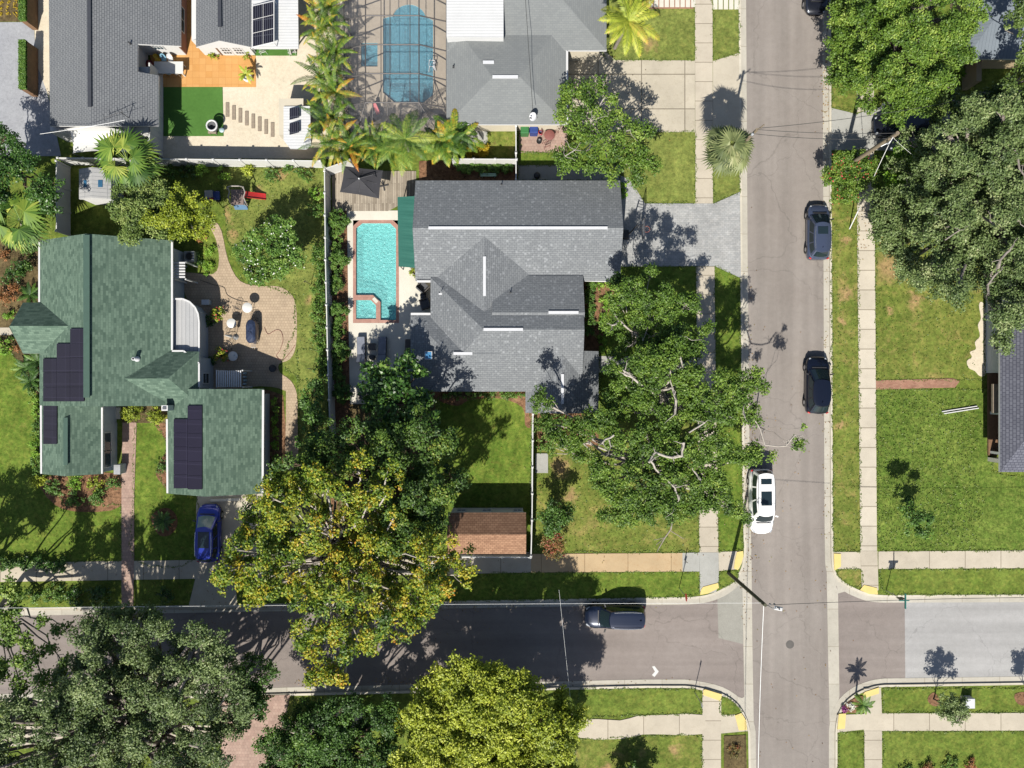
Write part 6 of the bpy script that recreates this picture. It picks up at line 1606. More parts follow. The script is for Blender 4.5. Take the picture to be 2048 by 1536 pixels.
def car(px, py, rz, L, Wd, H, pm, label, cab, shape='suv', rails=None, sunroofs=(), glass='car_glass', group='cars'):
    """cab = (rear base, rear roof, front roof, windscreen base) as fractions of L from the rear (0) to the front (1); built facing +y"""
    org = W(px, py, 0)
    root = empty('parked_car', (0, 0, 0), label, 'car', group)
    hw = Wd / 2; zb = H * .60 if shape == 'suv' else .93
    # ---- body ----
    st = [(0.0, .62, .62, .52), (.012, .80, .78, .64), (.04, .92, .90 if shape == 'suv' else .84, .74), (.12, .99, zb - .02, .84), (.25, 1.0, zb, .88), (.5, 1.0, zb, .88), (.66, 1.0, zb - .01, .86), (.74, .99, zb - .05, .84), (.85, .97, zb - .12, .80), (.93, .88, zb - .20, .72), (.975, .72, zb - .29, .62), (1.0, .48, zb - .40, .52)]
    mb = MB(); rings = []
    for f, w, zt, zs in st:
        y = (f - .5) * L; w *= hw; zs = min(zs, zt - .05)
        half = [(0, zt + .015), (w * .45, zt + .008), (w * .80, zt - .035), (w * .93, zs), (w, zs - .14), (w * .99, .45), (w * .95, .28), (w * .8, .2)]
        ring = [(x, y, z) for x, z in half] + [(-x, y, z) for x, z in half[:0:-1]]
        rings.append([mb.vert(p) for p in ring])
    n = len(rings[0])
    for a, b in zip(rings[:-1], rings[1:]):
        for i in range(n):
            j = (i + 1) % n; mb.f.append([a[i], a[j], b[j], b[i]]); mb.m.append(0); mb.sm.append(True)
    for r, rev in ((rings[0], False), (rings[-1], True)):
        mb.f.append(r[::-1] if not rev else r); mb.m.append(0); mb.sm.append(True)
    # the flat parts of the cabin side
    Yb0, Yr0, Yr1, Yb1 = [(c - .5) * L for c in cab]
    wb, wr = hw * .90, hw * .70
    zr = H - .05
    def tap(u): return 1 - .16 * max(0, 1 - u / .28) ** 2 - .07 * max(0, (u - .75) / .25) ** 2
    def sideP(u, v, s, off=0.0):
        y0 = Yb0 + (Yr0 - Yb0) * v; y1 = Yb1 + (Yr1 - Yb1) * v
        bow = math.sin(math.pi * u) * .05
        return Vector((s * ((wb + (wr - wb) * v) * tap(u) + bow + off), y0 + (y1 - y0) * u, zb - .03 + (zr - zb + .03) * v + off * .6))
    def frontP(u, v, off=0.0, rear=False):
        s = -1 + 2 * u
        yb, yr = (Yb0, Yr0) if rear else (Yb1, Yr1)
        bulge = (1 - s * s) * (.16 if not rear else -.12)
        return Vector((s * (wb + (wr - wb) * v) * tap(0 if rear else 1), yb + (yr - yb) * v + bulge + (off if not rear else -off), zb - .03 + (zr - zb + .03) * v + off * .7))
    def patch(mb, fn, u0, u1, v0, v1, nu, nv):
        for i in range(nu):
            for j in range(nv):
                a = fn(u0 + (u1 - u0) * i / nu, v0 + (v1 - v0) * j / nv); b = fn(u0 + (u1 - u0) * (i + 1) / nu, v0 + (v1 - v0) * j / nv)
                c = fn(u0 + (u1 - u0) * (i + 1) / nu, v0 + (v1 - v0) * (j + 1) / nv); d = fn(u0 + (u1 - u0) * i / nu, v0 + (v1 - v0) * (j + 1) / nv)
                mb.face([a, b, c, d], 0, True)
    for s in (-1, 1): patch(mb, lambda u, v: sideP(u, v, s), 0, 1, 0, 1, 8, 2)
    patch(mb, lambda u, v: frontP(u, v), 0, 1, 0, 1, 8, 2); patch(mb, lambda u, v: frontP(u, v, 0, True), 0, 1, 0, 1, 8, 2)
    mb.build('body', MATS[pm], root)
    # ---- roof ----
    rf = MB(); nx, ny = 8, 8
    def roofP(i, j):
        s = -1 + 2 * i / nx; t = j / ny
        y = Yr0 + (Yr1 - Yr0) * t; f = 1 - s * s
        y += f * (.16 * t - .12 * (1 - t))
        bow = math.sin(math.pi * t) * .05
        return Vector((s * (wr * tap(t) + bow), y, zr + .05 * (1 - s ** 4) * (.6 + .4 * math.sin(math.pi * t))))
    for i in range(nx):
        for j in range(ny): rf.face([roofP(i, j), roofP(i + 1, j), roofP(i + 1, j + 1), roofP(i, j + 1)], 0, True)
    rf.build('roof', MATS[pm], root)
    g = MB(); patch(g, lambda u, v: frontP(u, v, .012), .07, .93, .08, .93, 8, 2); g.build('windshield', MATS[glass], root)
    g = MB(); patch(g, lambda u, v: frontP(u, v, .012, True), .08, .92, .25 if shape == 'suv' else .1, .92, 8, 2); g.build('rear_window', MATS['car_glass'], root)
    for s in (-1, 1):
        for (u0, u1) in ((.06, .30), (.34, .60), (.64, .93)):
            g = MB(); patch(g, lambda u, v: sideP(u, v, s, .012), u0, u1, .16, .90, 3, 2); g.build('side_window', MATS['car_glass'], root)
    for s in (-1, 1):
        g = MB(); p = sideP(.93, .1, s); g.obox(p + Vector((s * .17, .0, .02)), (.24, .10, .14), s * .3); g.build('mirror', MATS[pm if pm == 'paint_white' else 'trim_black'], root)
        g = MB(); g.obox((s * hw * .70, L * .5 - .27, zb - .335), (.15, .36, .10), s * .45); g.build('headlight', MATS['lamp_clear'], root, bevel=.04)
        g = MB(); g.obox((s * hw * .78, -L * .5 + .07, .78), (.20, .10, .12), s * .5); g.build('tail_light', MATS['lamp_red'], root, bevel=.02)
        if rails:
            g = MB(); a, b = Yr0 + (Yr1 - Yr0) * .06, Yr0 + (Yr1 - Yr0) * .92
            pts = [Vector((s * (wr - .05 + math.sin(math.pi * i / 6) * .03), a + (b - a) * i / 6, H + .06)) for i in range(7)]
            g.path(pts, .022, .022, 5); g.build('roof_rail', MATS[rails], root)
        for yf in (.19, .81):
            y = (yf - .5) * L; x = s * (hw - .10)
            t = MB(); r = .35
            prof = [(.20, -.11), (.33, -.11), (r, -.07), (r, .07), (.33, .11), (.20, .11)]; k = 22
            idx = []
            for (rr, xx) in prof:
                idx.append([t.vert((x + xx * 1.0, y + rr * math.cos(2 * math.pi * q / k), r + rr * math.sin(2 * math.pi * q / k))) for q in range(k)])
            for a, b in zip(idx[:-1], idx[1:]):
                for q in range(k): t.f.append([a[q], a[(q + 1) % k], b[(q + 1) % k], b[q]]); t.m.append(0); t.sm.append(True)
            wh = t.build('wheel', MATS['tyre'], root)
            q_ = MB(); q_.tube((x - s * .02, y, r), (x + s * .10, y, r), .21, .17, 16); q_.build('rim', MATS['rim'], wh)
    g = MB(); g.obox((0, L * .5 - .045, zb - .47), (Wd * .42, .05, .13)); g.build('grille', MATS['chrome' if pm in ('paint_navy', 'paint_blue') else 'trim_black'], root)
    g = MB(); g.obox((0, Yb1 + .20, zb - .005), (Wd * .62, .08, .02)); g.build('wiper_cowl', MATS['trim_black'], root)
    for (f0, f1, wf) in sunroofs:
        g = MB(); a, b = Yr0 + (Yr1 - Yr0) * f0, Yr0 + (Yr1 - Yr0) * f1
        g.box((-wr * wf, a, zr + .02), (wr * wf, b, H + .022)); g.build('sunroof', MATS['car_glass'], root, bevel=.01)
    g = MB(); g.obox((0, Yr0 + .22, H + .05), (.05, .16, .10), taper=.3); g.build('antenna_fin', MATS[pm], root)
    root.location = org; root.rotation_euler = (0, 0, rz)
    return root
GC = 'cars parked in the streets and driveways'
PI = math.pi
car(1630, 467, -.008, 4.38, 1.80, 1.50, 'paint_grey', 'blue-grey wagon with silver roof rails and a sunroof, parked along the right kerb', (.035, .13, .60, .78), 'suv', 'chrome', ((.62, .90, .62),), group=GC)
car(1628, 770, -.01, 4.50, 1.86, 1.60, 'paint_black', 'black crossover without roof rails, parked along the right kerb below the wagon', (.02, .16, .56, .76), 'suv', None, (), group=GC)
car(1517, 1000, PI + .012, 5.08, 1.92, 1.84, 'paint_white', 'large white SUV with two dark sunroofs, parked at the left kerb', (.015, .06, .66, .78), 'suv', 'grey_metal', ((.10, .24, .62), (.42, .78, .62)), group=GC)
car(1227, 1227, PI / 2, 4.75, 1.90, 1.76, 'paint_navy', 'navy SUV with chrome grille parked on the side street by the grass verge', (.02, .06, .58, .74), 'suv', 'chrome', (), group=GC)
car(424, 1063, -.015, 4.55, 1.88, 1.62, 'paint_blue', 'bright blue SUV with silver rails parked in the driveway of the green house', (.03, .12, .60, .80), 'suv', 'chrome', ((.35, .93, .66),), 'car_glass_light', group=GC)
car(1626, -22, PI, 4.6, 1.84, 1.5, 'paint_jet', 'black car at the very top edge of the picture, half under leaves', (.04, .2, .58, .78), 'sedan', None, (), group=GC)
car(1800, 256, PI / 2 + .02, 4.8, 1.88, 1.48, 'paint_jet', 'black car in the right-hand driveway beneath the oaks', (.05, .2, .56, .76), 'sedan', None, (), group=GC)

# ================= STREET FURNITURE =================
flat('pole_wood', A(150, 135, 112), 0.9, var=0.2, scale=5); flat('pole_dark', A(96, 96, 72), 0.85, var=0.2, scale=5)
flat('sign_teal', (0.01, 0.13, 0.11), 0.5); flat('sign_red', (0.45, 0.02, 0.02), 0.5); flat('galvanised', (0.32, 0.33, 0.34), 0.45, 0.6)
flat('wire_black', (0.03, 0.03, 0.03), 0.5); flat('wire_bright', (0.75, 0.75, 0.74), 0.4); flat('insulator', (0.25, 0.26, 0.28), 0.3)
def pole(px, py, h, mat, label, name='utility_pole', r=.15, cat='utility pole', group=None):
    o = W(px, py, B); e = empty(name, o, label, cat, group)
    mb = MB(o); mb.tube(o - Vector((0, 0, .2)), (o.x, o.y, h), r, r * .8, 12); mb.build('shaft', MATS[mat], e)
    return e, Vector((o.x, o.y, h))
e, LT = pole(1457, 1146, 8.4, 'pole_dark', 'dark utility pole with a street lamp on the corner island by the intersection', 'street_lamp', .15, 'street lamp', None)
lampP = W(1557, 1217, 8.6)
mb = MB(e.location); mb.path([LT - Vector((0, 0, .4)), LT.lerp(lampP, .4) + Vector((0, 0, .35)), lampP], .03, .025, 6); mb.build('arm', MATS['galvanised'], e)
mb = MB(e.location); d = (lampP - LT); d.z = 0; d.normalize(); rz = math.atan2(d.y, d.x)
mb.obox(lampP + Vector((0, 0, .02)), (.62, .30, .14), rz, taper=.7); mb.build('lamp_head', MATS['trim_white'], e, bevel=.04)
mb = MB(e.location); mb.disc(lampP + Vector((0, 0, .16)), .06, 10); mb.tube(lampP + Vector((-.1, .1, .08)), lampP + Vector((-.1, .1, .18)), .05); mb.build('photocell', MATS['trim_black'], e)
for k in range(2):
    q = LT + Vector((.35 + .3 * k, .05, -.1)); mb = MB(e.location); mb.lathe(q - Vector((0, 0, .1)), [(.03, 0), (.06, .05), (.06, .15), (.02, .2)], 10); mb.build('insulator', MATS['insulator'], e)
e, UT = pole(1682, 340, 8.5, 'pole_wood', 'brown wooden utility pole rising out of the bougainvillea', r=.17, group='wooden utility poles')
mb = MB(e.location); a = UT + Vector((-.9, -.75, -.5)); b = UT + Vector((-.3, -.45, -.4)); mb.path([UT + Vector((0, 0, -.5)), b, a], .03, .03, 6); mb.build('bracket', MATS['wire_bright'], e)
mb = MB(e.location)
for p in ((-.5, -.6, -.4), (-.25, -.9, -.45), (-1.2, .15, -.5)): mb.lathe(UT + Vector(p), [(.03, 0), (.07, .04), (.07, .12), (.02, .18)], 10)
mb.build('insulator', MATS['insulator'], e)
e, NT = pole(1442, 334, 8.5, 'pole_wood', 'slim utility pole hidden among the cabbage palm fronds on the verge', r=.13, group='wooden utility poles')
mb = MB(e.location); mb.tube(NT + Vector((-.5, -.4, -.3)), NT + Vector((.6, .45, -.3)), .04); mb.build('crossarm', MATS['pole_wood'], e)
mb = MB(e.location); mb.lathe(NT + Vector((-.3, -.3, -.25)), [(.03, 0), (.1, .05), (.1, .3), (.03, .36)], 10); mb.build('insulator', MATS['insulator'], e)
def wire(a, b, sag, label, mat='wire_black', r=.018, group='overhead wires'):
    a = Vector(a); b = Vector(b); mb = MB(a); n = 14; pts = []
    for i in range(n + 1):
        t = i / n; p = a.lerp(b, t); p.z -= sag * 4 * t * (1 - t); pts.append(p)
    mb.path(pts, r, r, 4); return tag(mb.build('overhead_wire', MATS[mat]), label, 'wire', group)
wire(NT, UT, .35, 'dark wire crossing the main road between the cabbage palm and the bougainvillea pole')
wire(NT + Vector((.3, .2, -.3)), W(1900, 205, 8), .5, 'dark wire crossing the main road just above the palm pole, towards the top right tree')
wire(NT + Vector((0, 0, -.8)), UT + Vector((0, 0, -1.1)), .5, 'lowest of the wires crossing the main road at the top')
wire(LT, W(2500, 1195, 8), .8, 'thin dark wire running right from the street lamp over the green verge')
wire(LT + Vector((.0, 0, -.3)), W(1515, 1900, 8), .5, 'bright wire running down the main road from the street lamp', 'wire_bright', .02)
wire(LT + Vector((0, 0, -.5)), W(-500, 1222, 7.5), .3, 'pale wire running left from the street lamp along the side street', 'wire_bright', .010)
wire(W(1118, 1180, 6.5), W(1158, 1560, 6.5), .2, 'bright wire crossing the side street left of the chevron', 'wire_bright', .007)  # sun shining on this wire is put into its pale colour
wire(UT + Vector((-.3, -.45, -.4)), W(1744, 362, 2.0), .05, 'white guy cable dropping from the bougainvillea pole beside the bright green tree', 'wire_bright', .022)
wire(UT + Vector((.0, -.1, -.6)), W(1842, 322, 5.5), .1, 'white service cable from the bougainvillea pole over the bright green tree', 'wire_bright', .009)
wire(W(1046, -80, 5), W(1066, 225, 4.2), .2, 'thin dark cable lying over the low grey hipped roof')
wire(W(80, 268, 4.5), W(250, 240, 5.0), .1, 'pale cable behind the long grey house above the gravel drive', 'wire_bright', .014)
def sign(px, py, h, label, panel, rz, w, hh, mat, group=None, name='road_sign', oct_=False):
    o = W(px, py, B); e = empty(name, o, label, 'sign', group)
    mb = MB(o); mb.tube(o, (o.x, o.y, h), .03, .03, 8); mb.build('post', MATS['galvanised'], e)
    mb = MB(o); c = Vector((o.x, o.y, h - hh / 2)); u = Vector((math.cos(rz), math.sin(rz), 0)); nn = Vector((-u.y, u.x, 0))
    k = 8 if oct_ else 4; R = w / 2 / math.cos(math.pi / k)
    if oct_: ring = [u * (R * math.cos(math.pi / 8 + i * math.pi / 4)) + Vector((0, 0, R * math.sin(math.pi / 8 + i * math.pi / 4))) for i in range(8)]
    else: ring = [u * (sx * w / 2) + Vector((0, 0, sz * hh / 2)) for sx, sz in ((-1, -1), (1, -1), (1, 1), (-1, 1))]
    f = [c + q + nn * .04 for q in ring]; b = [c + q + nn * .032 for q in ring]
    mb.face(f); mb.face(b[::-1])
    for i in range(len(f)): mb.face([b[i], b[(i + 1) % len(f)], f[(i + 1) % len(f)], f[i]])
    mb.build('panel', MATS[mat], e)
    return e
sign(1358, 1176, 3.0, 'thin signpost on the grass verge above the navy SUV street corner', None, PI / 2, .6, .75, 'sign_red', 'signposts at the corners', oct_=True)
sign(1389, 1384, 2.7, 'thin signpost at the bottom kerb of the side street, near the chevron', None, PI / 2, .3, .45, 'trim_white', 'signposts at the corners')
e = sign(1772, 1181, 2.6, 'signpost with two crossed teal street name blades on the right-hand verge', None, 0.1, .5, .6, 'wood_grey', 'signposts at the corners', 'street_sign')
for k, (rz, L_) in enumerate(((0.0, .75), (PI / 2, 1.15))):
    mb = MB(e.location); mb.obox((e.location.x, e.location.y, 2.72 + .2 * k), (L_, .05, .18), rz); mb.build('name_blade', MATS['sign_teal'], e)
e, t_ = pole(1369, 1120, 1.2, 'galvanised', 'short post at the edge of the tan sidewalk slabs', 'post', .04, 'post')
mb = MB(W(1699, 458, B)); mb.tube(W(1699, 458, B + .03), W(1720, 414, 1.6), .045, .045, 8)
tag(mb.build('white_stake', MATS['trim_white']), 'white stake leaning on the grass strip below the bougainvillea', 'stake')
for k, (a, b) in enumerate((((1884, 823), (1954, 812)), ((1888, 827), (1957, 816)))):
    mb = MB(W(*a, B)); mb.tube(W(*a, B + .08), W(*b, B + .10), .05, .05, 6)
    tag(mb.build('white_plank', MATS['trim_white']), 'white plank on the rough lawn by the porch, %s of the two' % ('upper' if k == 0 else 'lower'), 'plank', 'white planks on the lawn')
def gadget(name, label, cat, px, py, group=None): return empty(name, W(px, py, B), label, cat, group)
# bins
for (x, y, c, cn) in ((1049, 266, A(58, 130, 72), 'green'), (1067, 265, A(40, 72, 150), 'blue')):
    flat('bin_' + cn, c, .5); e = gadget('wheelie_bin', 'wheeled %s refuse bin at the wall of the low hipped house' % cn, 'bin', x, y, 'bins by the low hipped house')
    p = e.location; mb = MB(p); mb.obox(p + Vector((0, 0, .5)), (.60, .66, .95), taper=1.12); mb.build('body', MATS['bin_' + cn], e, bevel=.03)
    mb = MB(p); mb.obox(p + Vector((0, -.02, 1.02)), (.68, .74, .08), taper=.9); mb.obox(p + Vector((0, .36, 1.0)), (.5, .06, .05)); mb.build('lid', MATS['bin_' + cn], e, bevel=.02)
    for s in (-1, 1): mb = MB(p); mb.tube(p + Vector((s * .28, .33, .12)), p + Vector((s * .34, .33, .12)), .12, .12, 12); mb.build('wheel', MATS['tyre'], e)
flat('bucket_blue', A(30, 40, 110), .5)
e = gadget('bucket', 'small dark blue bucket with a red rim beside the blue bin', 'bucket', 1081, 268); mb = MB(e.location); mb.lathe(e.location, [(.12, 0), (.17, .35), (.15, .35), (.11, .05), (0, .05)], 16); mb.build('body', MATS['bucket_blue'], e); mb = MB(e.location); mb.lathe(e.location + Vector((0, 0, .35)), [(.15, 0), (.19, 0), (.19, .03), (.15, .03)], 16); mb.build('rim', MATS['lamp_red'], e)
flat('metal_rust', A(150, 90, 84), .7)
def wire_chair(x, y, rz, label, group, mat='metal_rust', s=1.0, z0=B):
    o = W(x, y, z0); e = empty('garden_chair', (0, 0, 0), label, 'chair', group)
    mb = MB()
    for i in range(5): mb.tube((-.22 + .11 * i, -.2, .42), (-.22 + .11 * i, .2, .42), .012, .012, 4)
    mb.tube((-.22, -.2, .42), (.22, -.2, .42), .016); mb.tube((-.22, .2, .42), (.22, .2, .42), .016); mb.build('seat', MATS[mat], e)
    mb = MB(); mb.path([(-.22, -.2, .42), (-.22, -.3, .8), (0, -.33, .92), (.22, -.3, .8), (.22, -.2, .42)], .016, .016, 5)
    for i in range(3): mb.tube((-.12 + .12 * i, -.2, .42), (-.12 + .12 * i, -.32, .86), .01, .01, 4)
    mb.build('backrest', MATS[mat], e)
    for (a, b) in ((-1, -1), (1, -1), (1, 1), (-1, 1)): mb = MB(); mb.tube((a * .22, b * .2, .42), (a * .25, b * .25, 0), .014, .014, 5); mb.build('leg', MATS[mat], e)
    e.location = o; e.rotation_euler = (0, 0, rz); e.scale = (s, s, s); return e
def round_table(x, y, r, h, label, mat, group=None, legs=4, name='garden_table'):
    o = W(x, y, B); e = empty(name, o, label, 'table', group)
    mb = MB(o); mb.lathe(o + Vector((0, 0, h)), [(0, .0), (r * .97, 0), (r, -.01), (r * .98, -.03), (0, -.03)], 32); mb.build('tabletop', MATS[mat], e)
    for k in range(legs):
        a = k * 2 * PI / legs + .4; mb = MB(o); mb.path([o + Vector((math.cos(a) * r * .75, math.sin(a) * r * .75, 0)), o + Vector((math.cos(a) * r * .25, math.sin(a) * r * .25, h * .5)), o + Vector((math.cos(a) * r * .7, math.sin(a) * r * .7, h - .03))], .014, .014, 5); mb.build('leg', MATS['black_metal'], e)
    return e
round_table(1098, 276, .42, .7, 'small rusty red metal table on the pink pavers beside the bins', 'metal_rust')
for i, (x, y, r, l) in enumerate(((1092, 292, 0.4, 'below the rusty table, on the pink pavers'), (1108, 268, 2.4, 'right of the rusty table'), (1090, 268, -1.8, 'left of the rusty table, near the bucket'))): wire_chair(x, y, r, 'rusty metal garden chair ' + l, 'rusty chairs on the pink pavers')
e = gadget('flower_pot', 'dark round pot with a small green plant on the pink pavers', 'pot', 1078, 285); mb = MB(e.location); mb.lathe(e.location, [(.14, 0), (.22, .32), (.18, .32), (.16, .26), (0, .26)], 18); mb.build('pot', MATS['trim_black'], e)
e = gadget('drum_bin', 'round black drum on the paving north of the grey roof', 'drum', 1074, 352); mb = MB(e.location); mb.lathe(e.location, [(.25, 0), (.25, .25), (.2, .3), (0, .32)], 20); mb.build('drum', MATS['trim_black'], e)
# kerbside items right
e = gadget('utility_box', 'low pale utility cabinet half behind the small olive tree on the verge', 'utility box', 1930, 1400); p = e.location
mb = MB(p); mb.obox(p + Vector((0, 0, .3)), (.75, .75, .6)); mb.build('cabinet', MATS['conc_white'], e, bevel=.03); mb = MB(p); mb.obox(p + Vector((0, 0, .63)), (.8, .8, .05), taper=.92); mb.build('lid', MATS['vent_white'], e)
e = gadget('mailbox', 'white rounded mailbox at the edge of the right-hand driveway', 'mailbox', 1752, 222); p = e.location
mb = MB(p); mb.obox(p + Vector((0, 0, .5)), (.08, .08, 1.0)); mb.build('post', MATS['trim_white'], e); mb = MB(p); mb.obox(p + Vector((0, 0, 1.08)), (.24, .42, .22), -.3); mb.build('box', MATS['trim_white'], e, bevel=.08)
o = sheet('concrete_pad', [(1071, 907), (1096, 907), (1096, 946), (1071, 946)], 'conc_grey', 9)
# basketball hoop
e = gadget('basketball_hoop', 'portable basketball hoop on the grey paver driveway beside the house', 'basketball hoop', 1259, 467); p = e.location
mb = MB(p); q = W(1249, 470, B); mb.obox(q + Vector((0, 0, .2)), (.72, .80, .4), taper=.8); mb.build('base', MATS['trim_black'], e, bevel=.06)
T = W(1259, 467, 0); top = Vector((T.x + .1, T.y, 3.1))
mb = MB(p); mb.tube(p, top, .06, .05, 8); mb.build('pole', MATS['black_metal'], e)
bx = W(1286, 457, 3.2).x; by = W(1286, 457, 3.2).y
mb = MB(p)
for dy in (-.12, .12):
    for z in (2.75, 3.25): mb.tube((top.x, top.y + dy, z - .1), (bx, by + dy, z + .1), .02, .02, 5)
mb.build('arm', MATS['black_metal'], e)
mb = MB(p)
for z in (2.75, 3.75): mb.box((bx, by - .68, z - .025), (bx + .05, by + .68, z + .025))
for yy in (-.68, .68, -.3, .3): mb.box((bx + .005, by + yy - .025, 2.77 if abs(yy) > .5 else 2.9), (bx + .045, by + yy + .025, 3.73 if abs(yy) > .5 else 3.3))
mb.build('backboard_frame', MATS['black_metal'], e)
screenmat('acrylic', (0.5, 0.5, 0.52), 0.35)
mb = MB(p); mb.box((bx + .018, by - .66, 2.78), (bx + .03, by + .66, 3.72)); mb.build('backboard', MATS['acrylic'], e)
flat('rim_orange', A(220, 120, 90), .5)
mb = MB(p); c = Vector((bx + .33, by, 2.95)); mb.path([c + Vector((math.cos(t * PI / 8) * .23, math.sin(t * PI / 8) * .23, 0)) for t in range(17)], .012, .012, 4)
mb.build('rim', MATS['rim_orange'], e)
mb = MB(p)
for t in range(8):
    a = t * PI / 4; mb.tube(c + Vector((math.cos(a) * .23, math.sin(a) * .23, 0)), c + Vector((math.cos(a + .4) * .13, math.sin(a + .4) * .13, -.4)), .006, .006, 3)
mb.build('net', MATS['trim_white'], e)

# ================= MAIN HOUSE TERRACE =================
e = gadget('parasol', 'square black cantilever parasol on the grey timber deck', 'parasol', 745, 372); p = e.location
C = W(718, 357, 2.95); cs = [W(689, 332, 2.45), W(766, 341, 2.45), W(758, 397, 2.4), W(680, 384, 2.4)]
mb = MB(p)
for i in range(4):
    a, b = cs[i], cs[(i + 1) % 4]; m = a.lerp(b, .5); m = m.lerp(C, .04)
    for (u, v) in ((a, m), (m, b)):
        k = 5
        for r in range(k):
            t0, t1 = r / k, (r + 1) / k
            f = lambda P, t: C.lerp(P, t) - Vector((0, 0, .10 * math.sin(t * PI)))
            mb.face([f(u, t0), f(u, t1), f(v, t1), f(v, t0)], 0, False)
mb.build('canopy', MATS['canvas_black'], e)
mb = MB(p)
for i in range(4):
    for P in (cs[i], cs[i].lerp(cs[(i + 1) % 4], .5).lerp(C, .04)): mb.tube(C - Vector((0, 0, .05)), P - Vector((0, 0, .06)), .014, .014, 4)
mb.build('rib', MATS['black_metal'], e)
mb = MB(p); mb.lathe(C, [(.06, -.05), (.06, .05), (.03, .1), (0, .1)], 10); mb.build('finial', MATS['trim_white'], e)
P0 = W(768, 373, 0)
mb = MB(p); mb.path([(P0.x, P0.y, B), (P0.x, P0.y, 2.2), (P0.x - .3, P0.y + .1, 2.9), C + Vector((0, 0, .02))], .035, .03, 6); mb.build('mast', MATS['black_metal'], e)
mb = MB(p); mb.obox((P0.x, P0.y, B + .10), (.8, .1, .06), .2); mb.obox((P0.x, P0.y, B + .10), (.1, .8, .058), .2); mb.build('base', MATS['black_metal'], e)
flat('cushion_grey', A(140, 146, 160), .85); flat('cushion_dark', A(96, 98, 104), .85); flat('wicker', (0.05, 0.045, 0.042), .8)
def lounger(x, y, rz, label):
    e = empty('sun_lounger', (0, 0, 0), label, 'sun lounger', 'sun loungers on the white deck')
    mb = MB(); mb.box((-.34, -1.0, .26), (.34, 1.0, .33)); mb.build('frame', MATS['wicker'], e)
    mb = MB(); mb.box((-.31, -.40, .331), (.31, 1.0, .43)); mb.build('mattress', MATS['cushion_grey'], e, bevel=.03)
    mb = MB(); mb.face([(-.31, -.42, .40), (.31, -.42, .40), (.31, -1.0, .78), (-.31, -1.0, .78)][::-1]); mb.face([(-.31, -.42, .30), (.31, -.42, .30), (.31, -1.0, .68), (-.31, -1.0, .68)])
    for s in (-.31, .31): mb.face([(s, -.42, .30), (s, -.42, .40), (s, -1.0, .78), (s, -1.0, .68)])
    mb.face([(-.31, -1.0, .68), (.31, -1.0, .68), (.31, -1.0, .78), (-.31, -1.0, .78)]); mb.build('backrest', MATS['cushion_grey'], e)
    for a in (-.3, .3):
        for b in (-.9, .9): mb = MB(); mb.box((a - .03, b - .03, 0), (a + .03, b + .03, .26)); mb.build('leg', MATS['wicker'], e)
    e.location = W(x, y, B + .05); e.rotation_euler = (0, 0, rz); return e
lounger(724, 699, 0.02, 'left grey sun lounger in the shade south of the hot tub')
lounger(766, 699, -.02, 'right grey sun lounger in the shade south of the hot tub')
e = gadget('side_table', 'low dark table between the two grey sun loungers', 'table', 746, 694); p = e.location
mb = MB(p); mb.obox(p + Vector((0, 0, .42)), (.55, .55, .05)); mb.build('tabletop', MATS['wicker'], e)
for a in (-.22, .22):
    for b in (-.22, .22): mb = MB(p); mb.obox(p + Vector((a, b, .22)), (.05, .05, .36)); mb.build('leg', MATS['wicker'], e)
e = gadget('stool', 'round black stool behind the grey sun loungers', 'stool', 746, 715); mb = MB(e.location); mb.lathe(e.location + Vector((0, 0, .05)), [(.2, 0), (.22, .1), (.18, .25), (.22, .45), (.18, .48), (0, .48)], 20); mb.build('seat', MATS['trim_black'], e)
e = gadget('bench', 'black slatted bench at the shaded south end of the white deck', 'bench', 740, 792); p = e.location + Vector((0, 0, .05))
mb = MB(p)
for i in range(4): mb.obox(p + Vector((0, -.2 + .12 * i, .45)), (1.7, .09, .03))
mb.build('seat', MATS['black_metal'], e)
for i in range(1): mb = MB(p); mb.obox(p + Vector((0, .33, .7)), (1.7, .05, .4)); mb.build('backrest', MATS['black_metal'], e)
for a in (-.75, .75): mb = MB(p); mb.obox(p + Vector((a, 0, .22)), (.06, .5, .44)); mb.build('leg', MATS['black_metal'], e)
def armchair(x, y, rz, label, group, m='cushion_dark'):
    e = empty('armchair', (0, 0, 0), label, 'chair', group)
    mb = MB(); mb.box((-.33, -.3, .28), (.33, .38, .42)); mb.build('seat', MATS[m], e, bevel=.03)
    mb = MB(); mb.obox((0, -.36, .6), (.66, .12, .62)); mb.build('backrest', MATS[m], e, bevel=.03)
    for s in (-1, 1): mb = MB(); mb.obox((s * .38, .02, .45), (.09, .7, .38)); mb.build('armrest', MATS['wicker'], e)
    for a in (-.36, .36):
        for b in (-.32, .32): mb = MB(); mb.box((a - .025, b - .025, 0), (a + .025, b + .025, .27)); mb.build('leg', MATS['black_metal'], e)
    e.location = W(x, y, B + .05); e.rotation_euler = (0, 0, rz); return e
armchair(847, 576, 2.4 - PI, 'upper dark patio armchair in the recess of the grey house', 'armchairs in the recess of the grey house')
armchair(851, 609, 1.9, 'lower dark patio armchair in the recess of the grey house', 'armchairs in the recess of the grey house')
round_table(848, 592, .26, .5, 'small dark round table between the two armchairs in the recess', 'trim_black', legs=3)
shrub('round yellow-green potted shrub by the green awning, at the corner of the grey roof', 'shrub', 829, 547, 9, .9, 'leaf_yellow', .1, 1.6, .16)
e = gadget('garden_bench', 'narrow mint green bench in the mulch north of the grey roof', 'bench', 977, 353); p = e.location; flat('mint', A(150, 190, 170), .7)
mb = MB(p); mb.obox(p + Vector((0, 0, .45)), (1.25, .26, .05)); mb.build('seat', MATS['mint'], e)
for a in (-.5, .5): mb = MB(p); mb.obox(p + Vector((a, 0, .22)), (.06, .24, .42)); mb.build('leg', MATS['mint'], e)
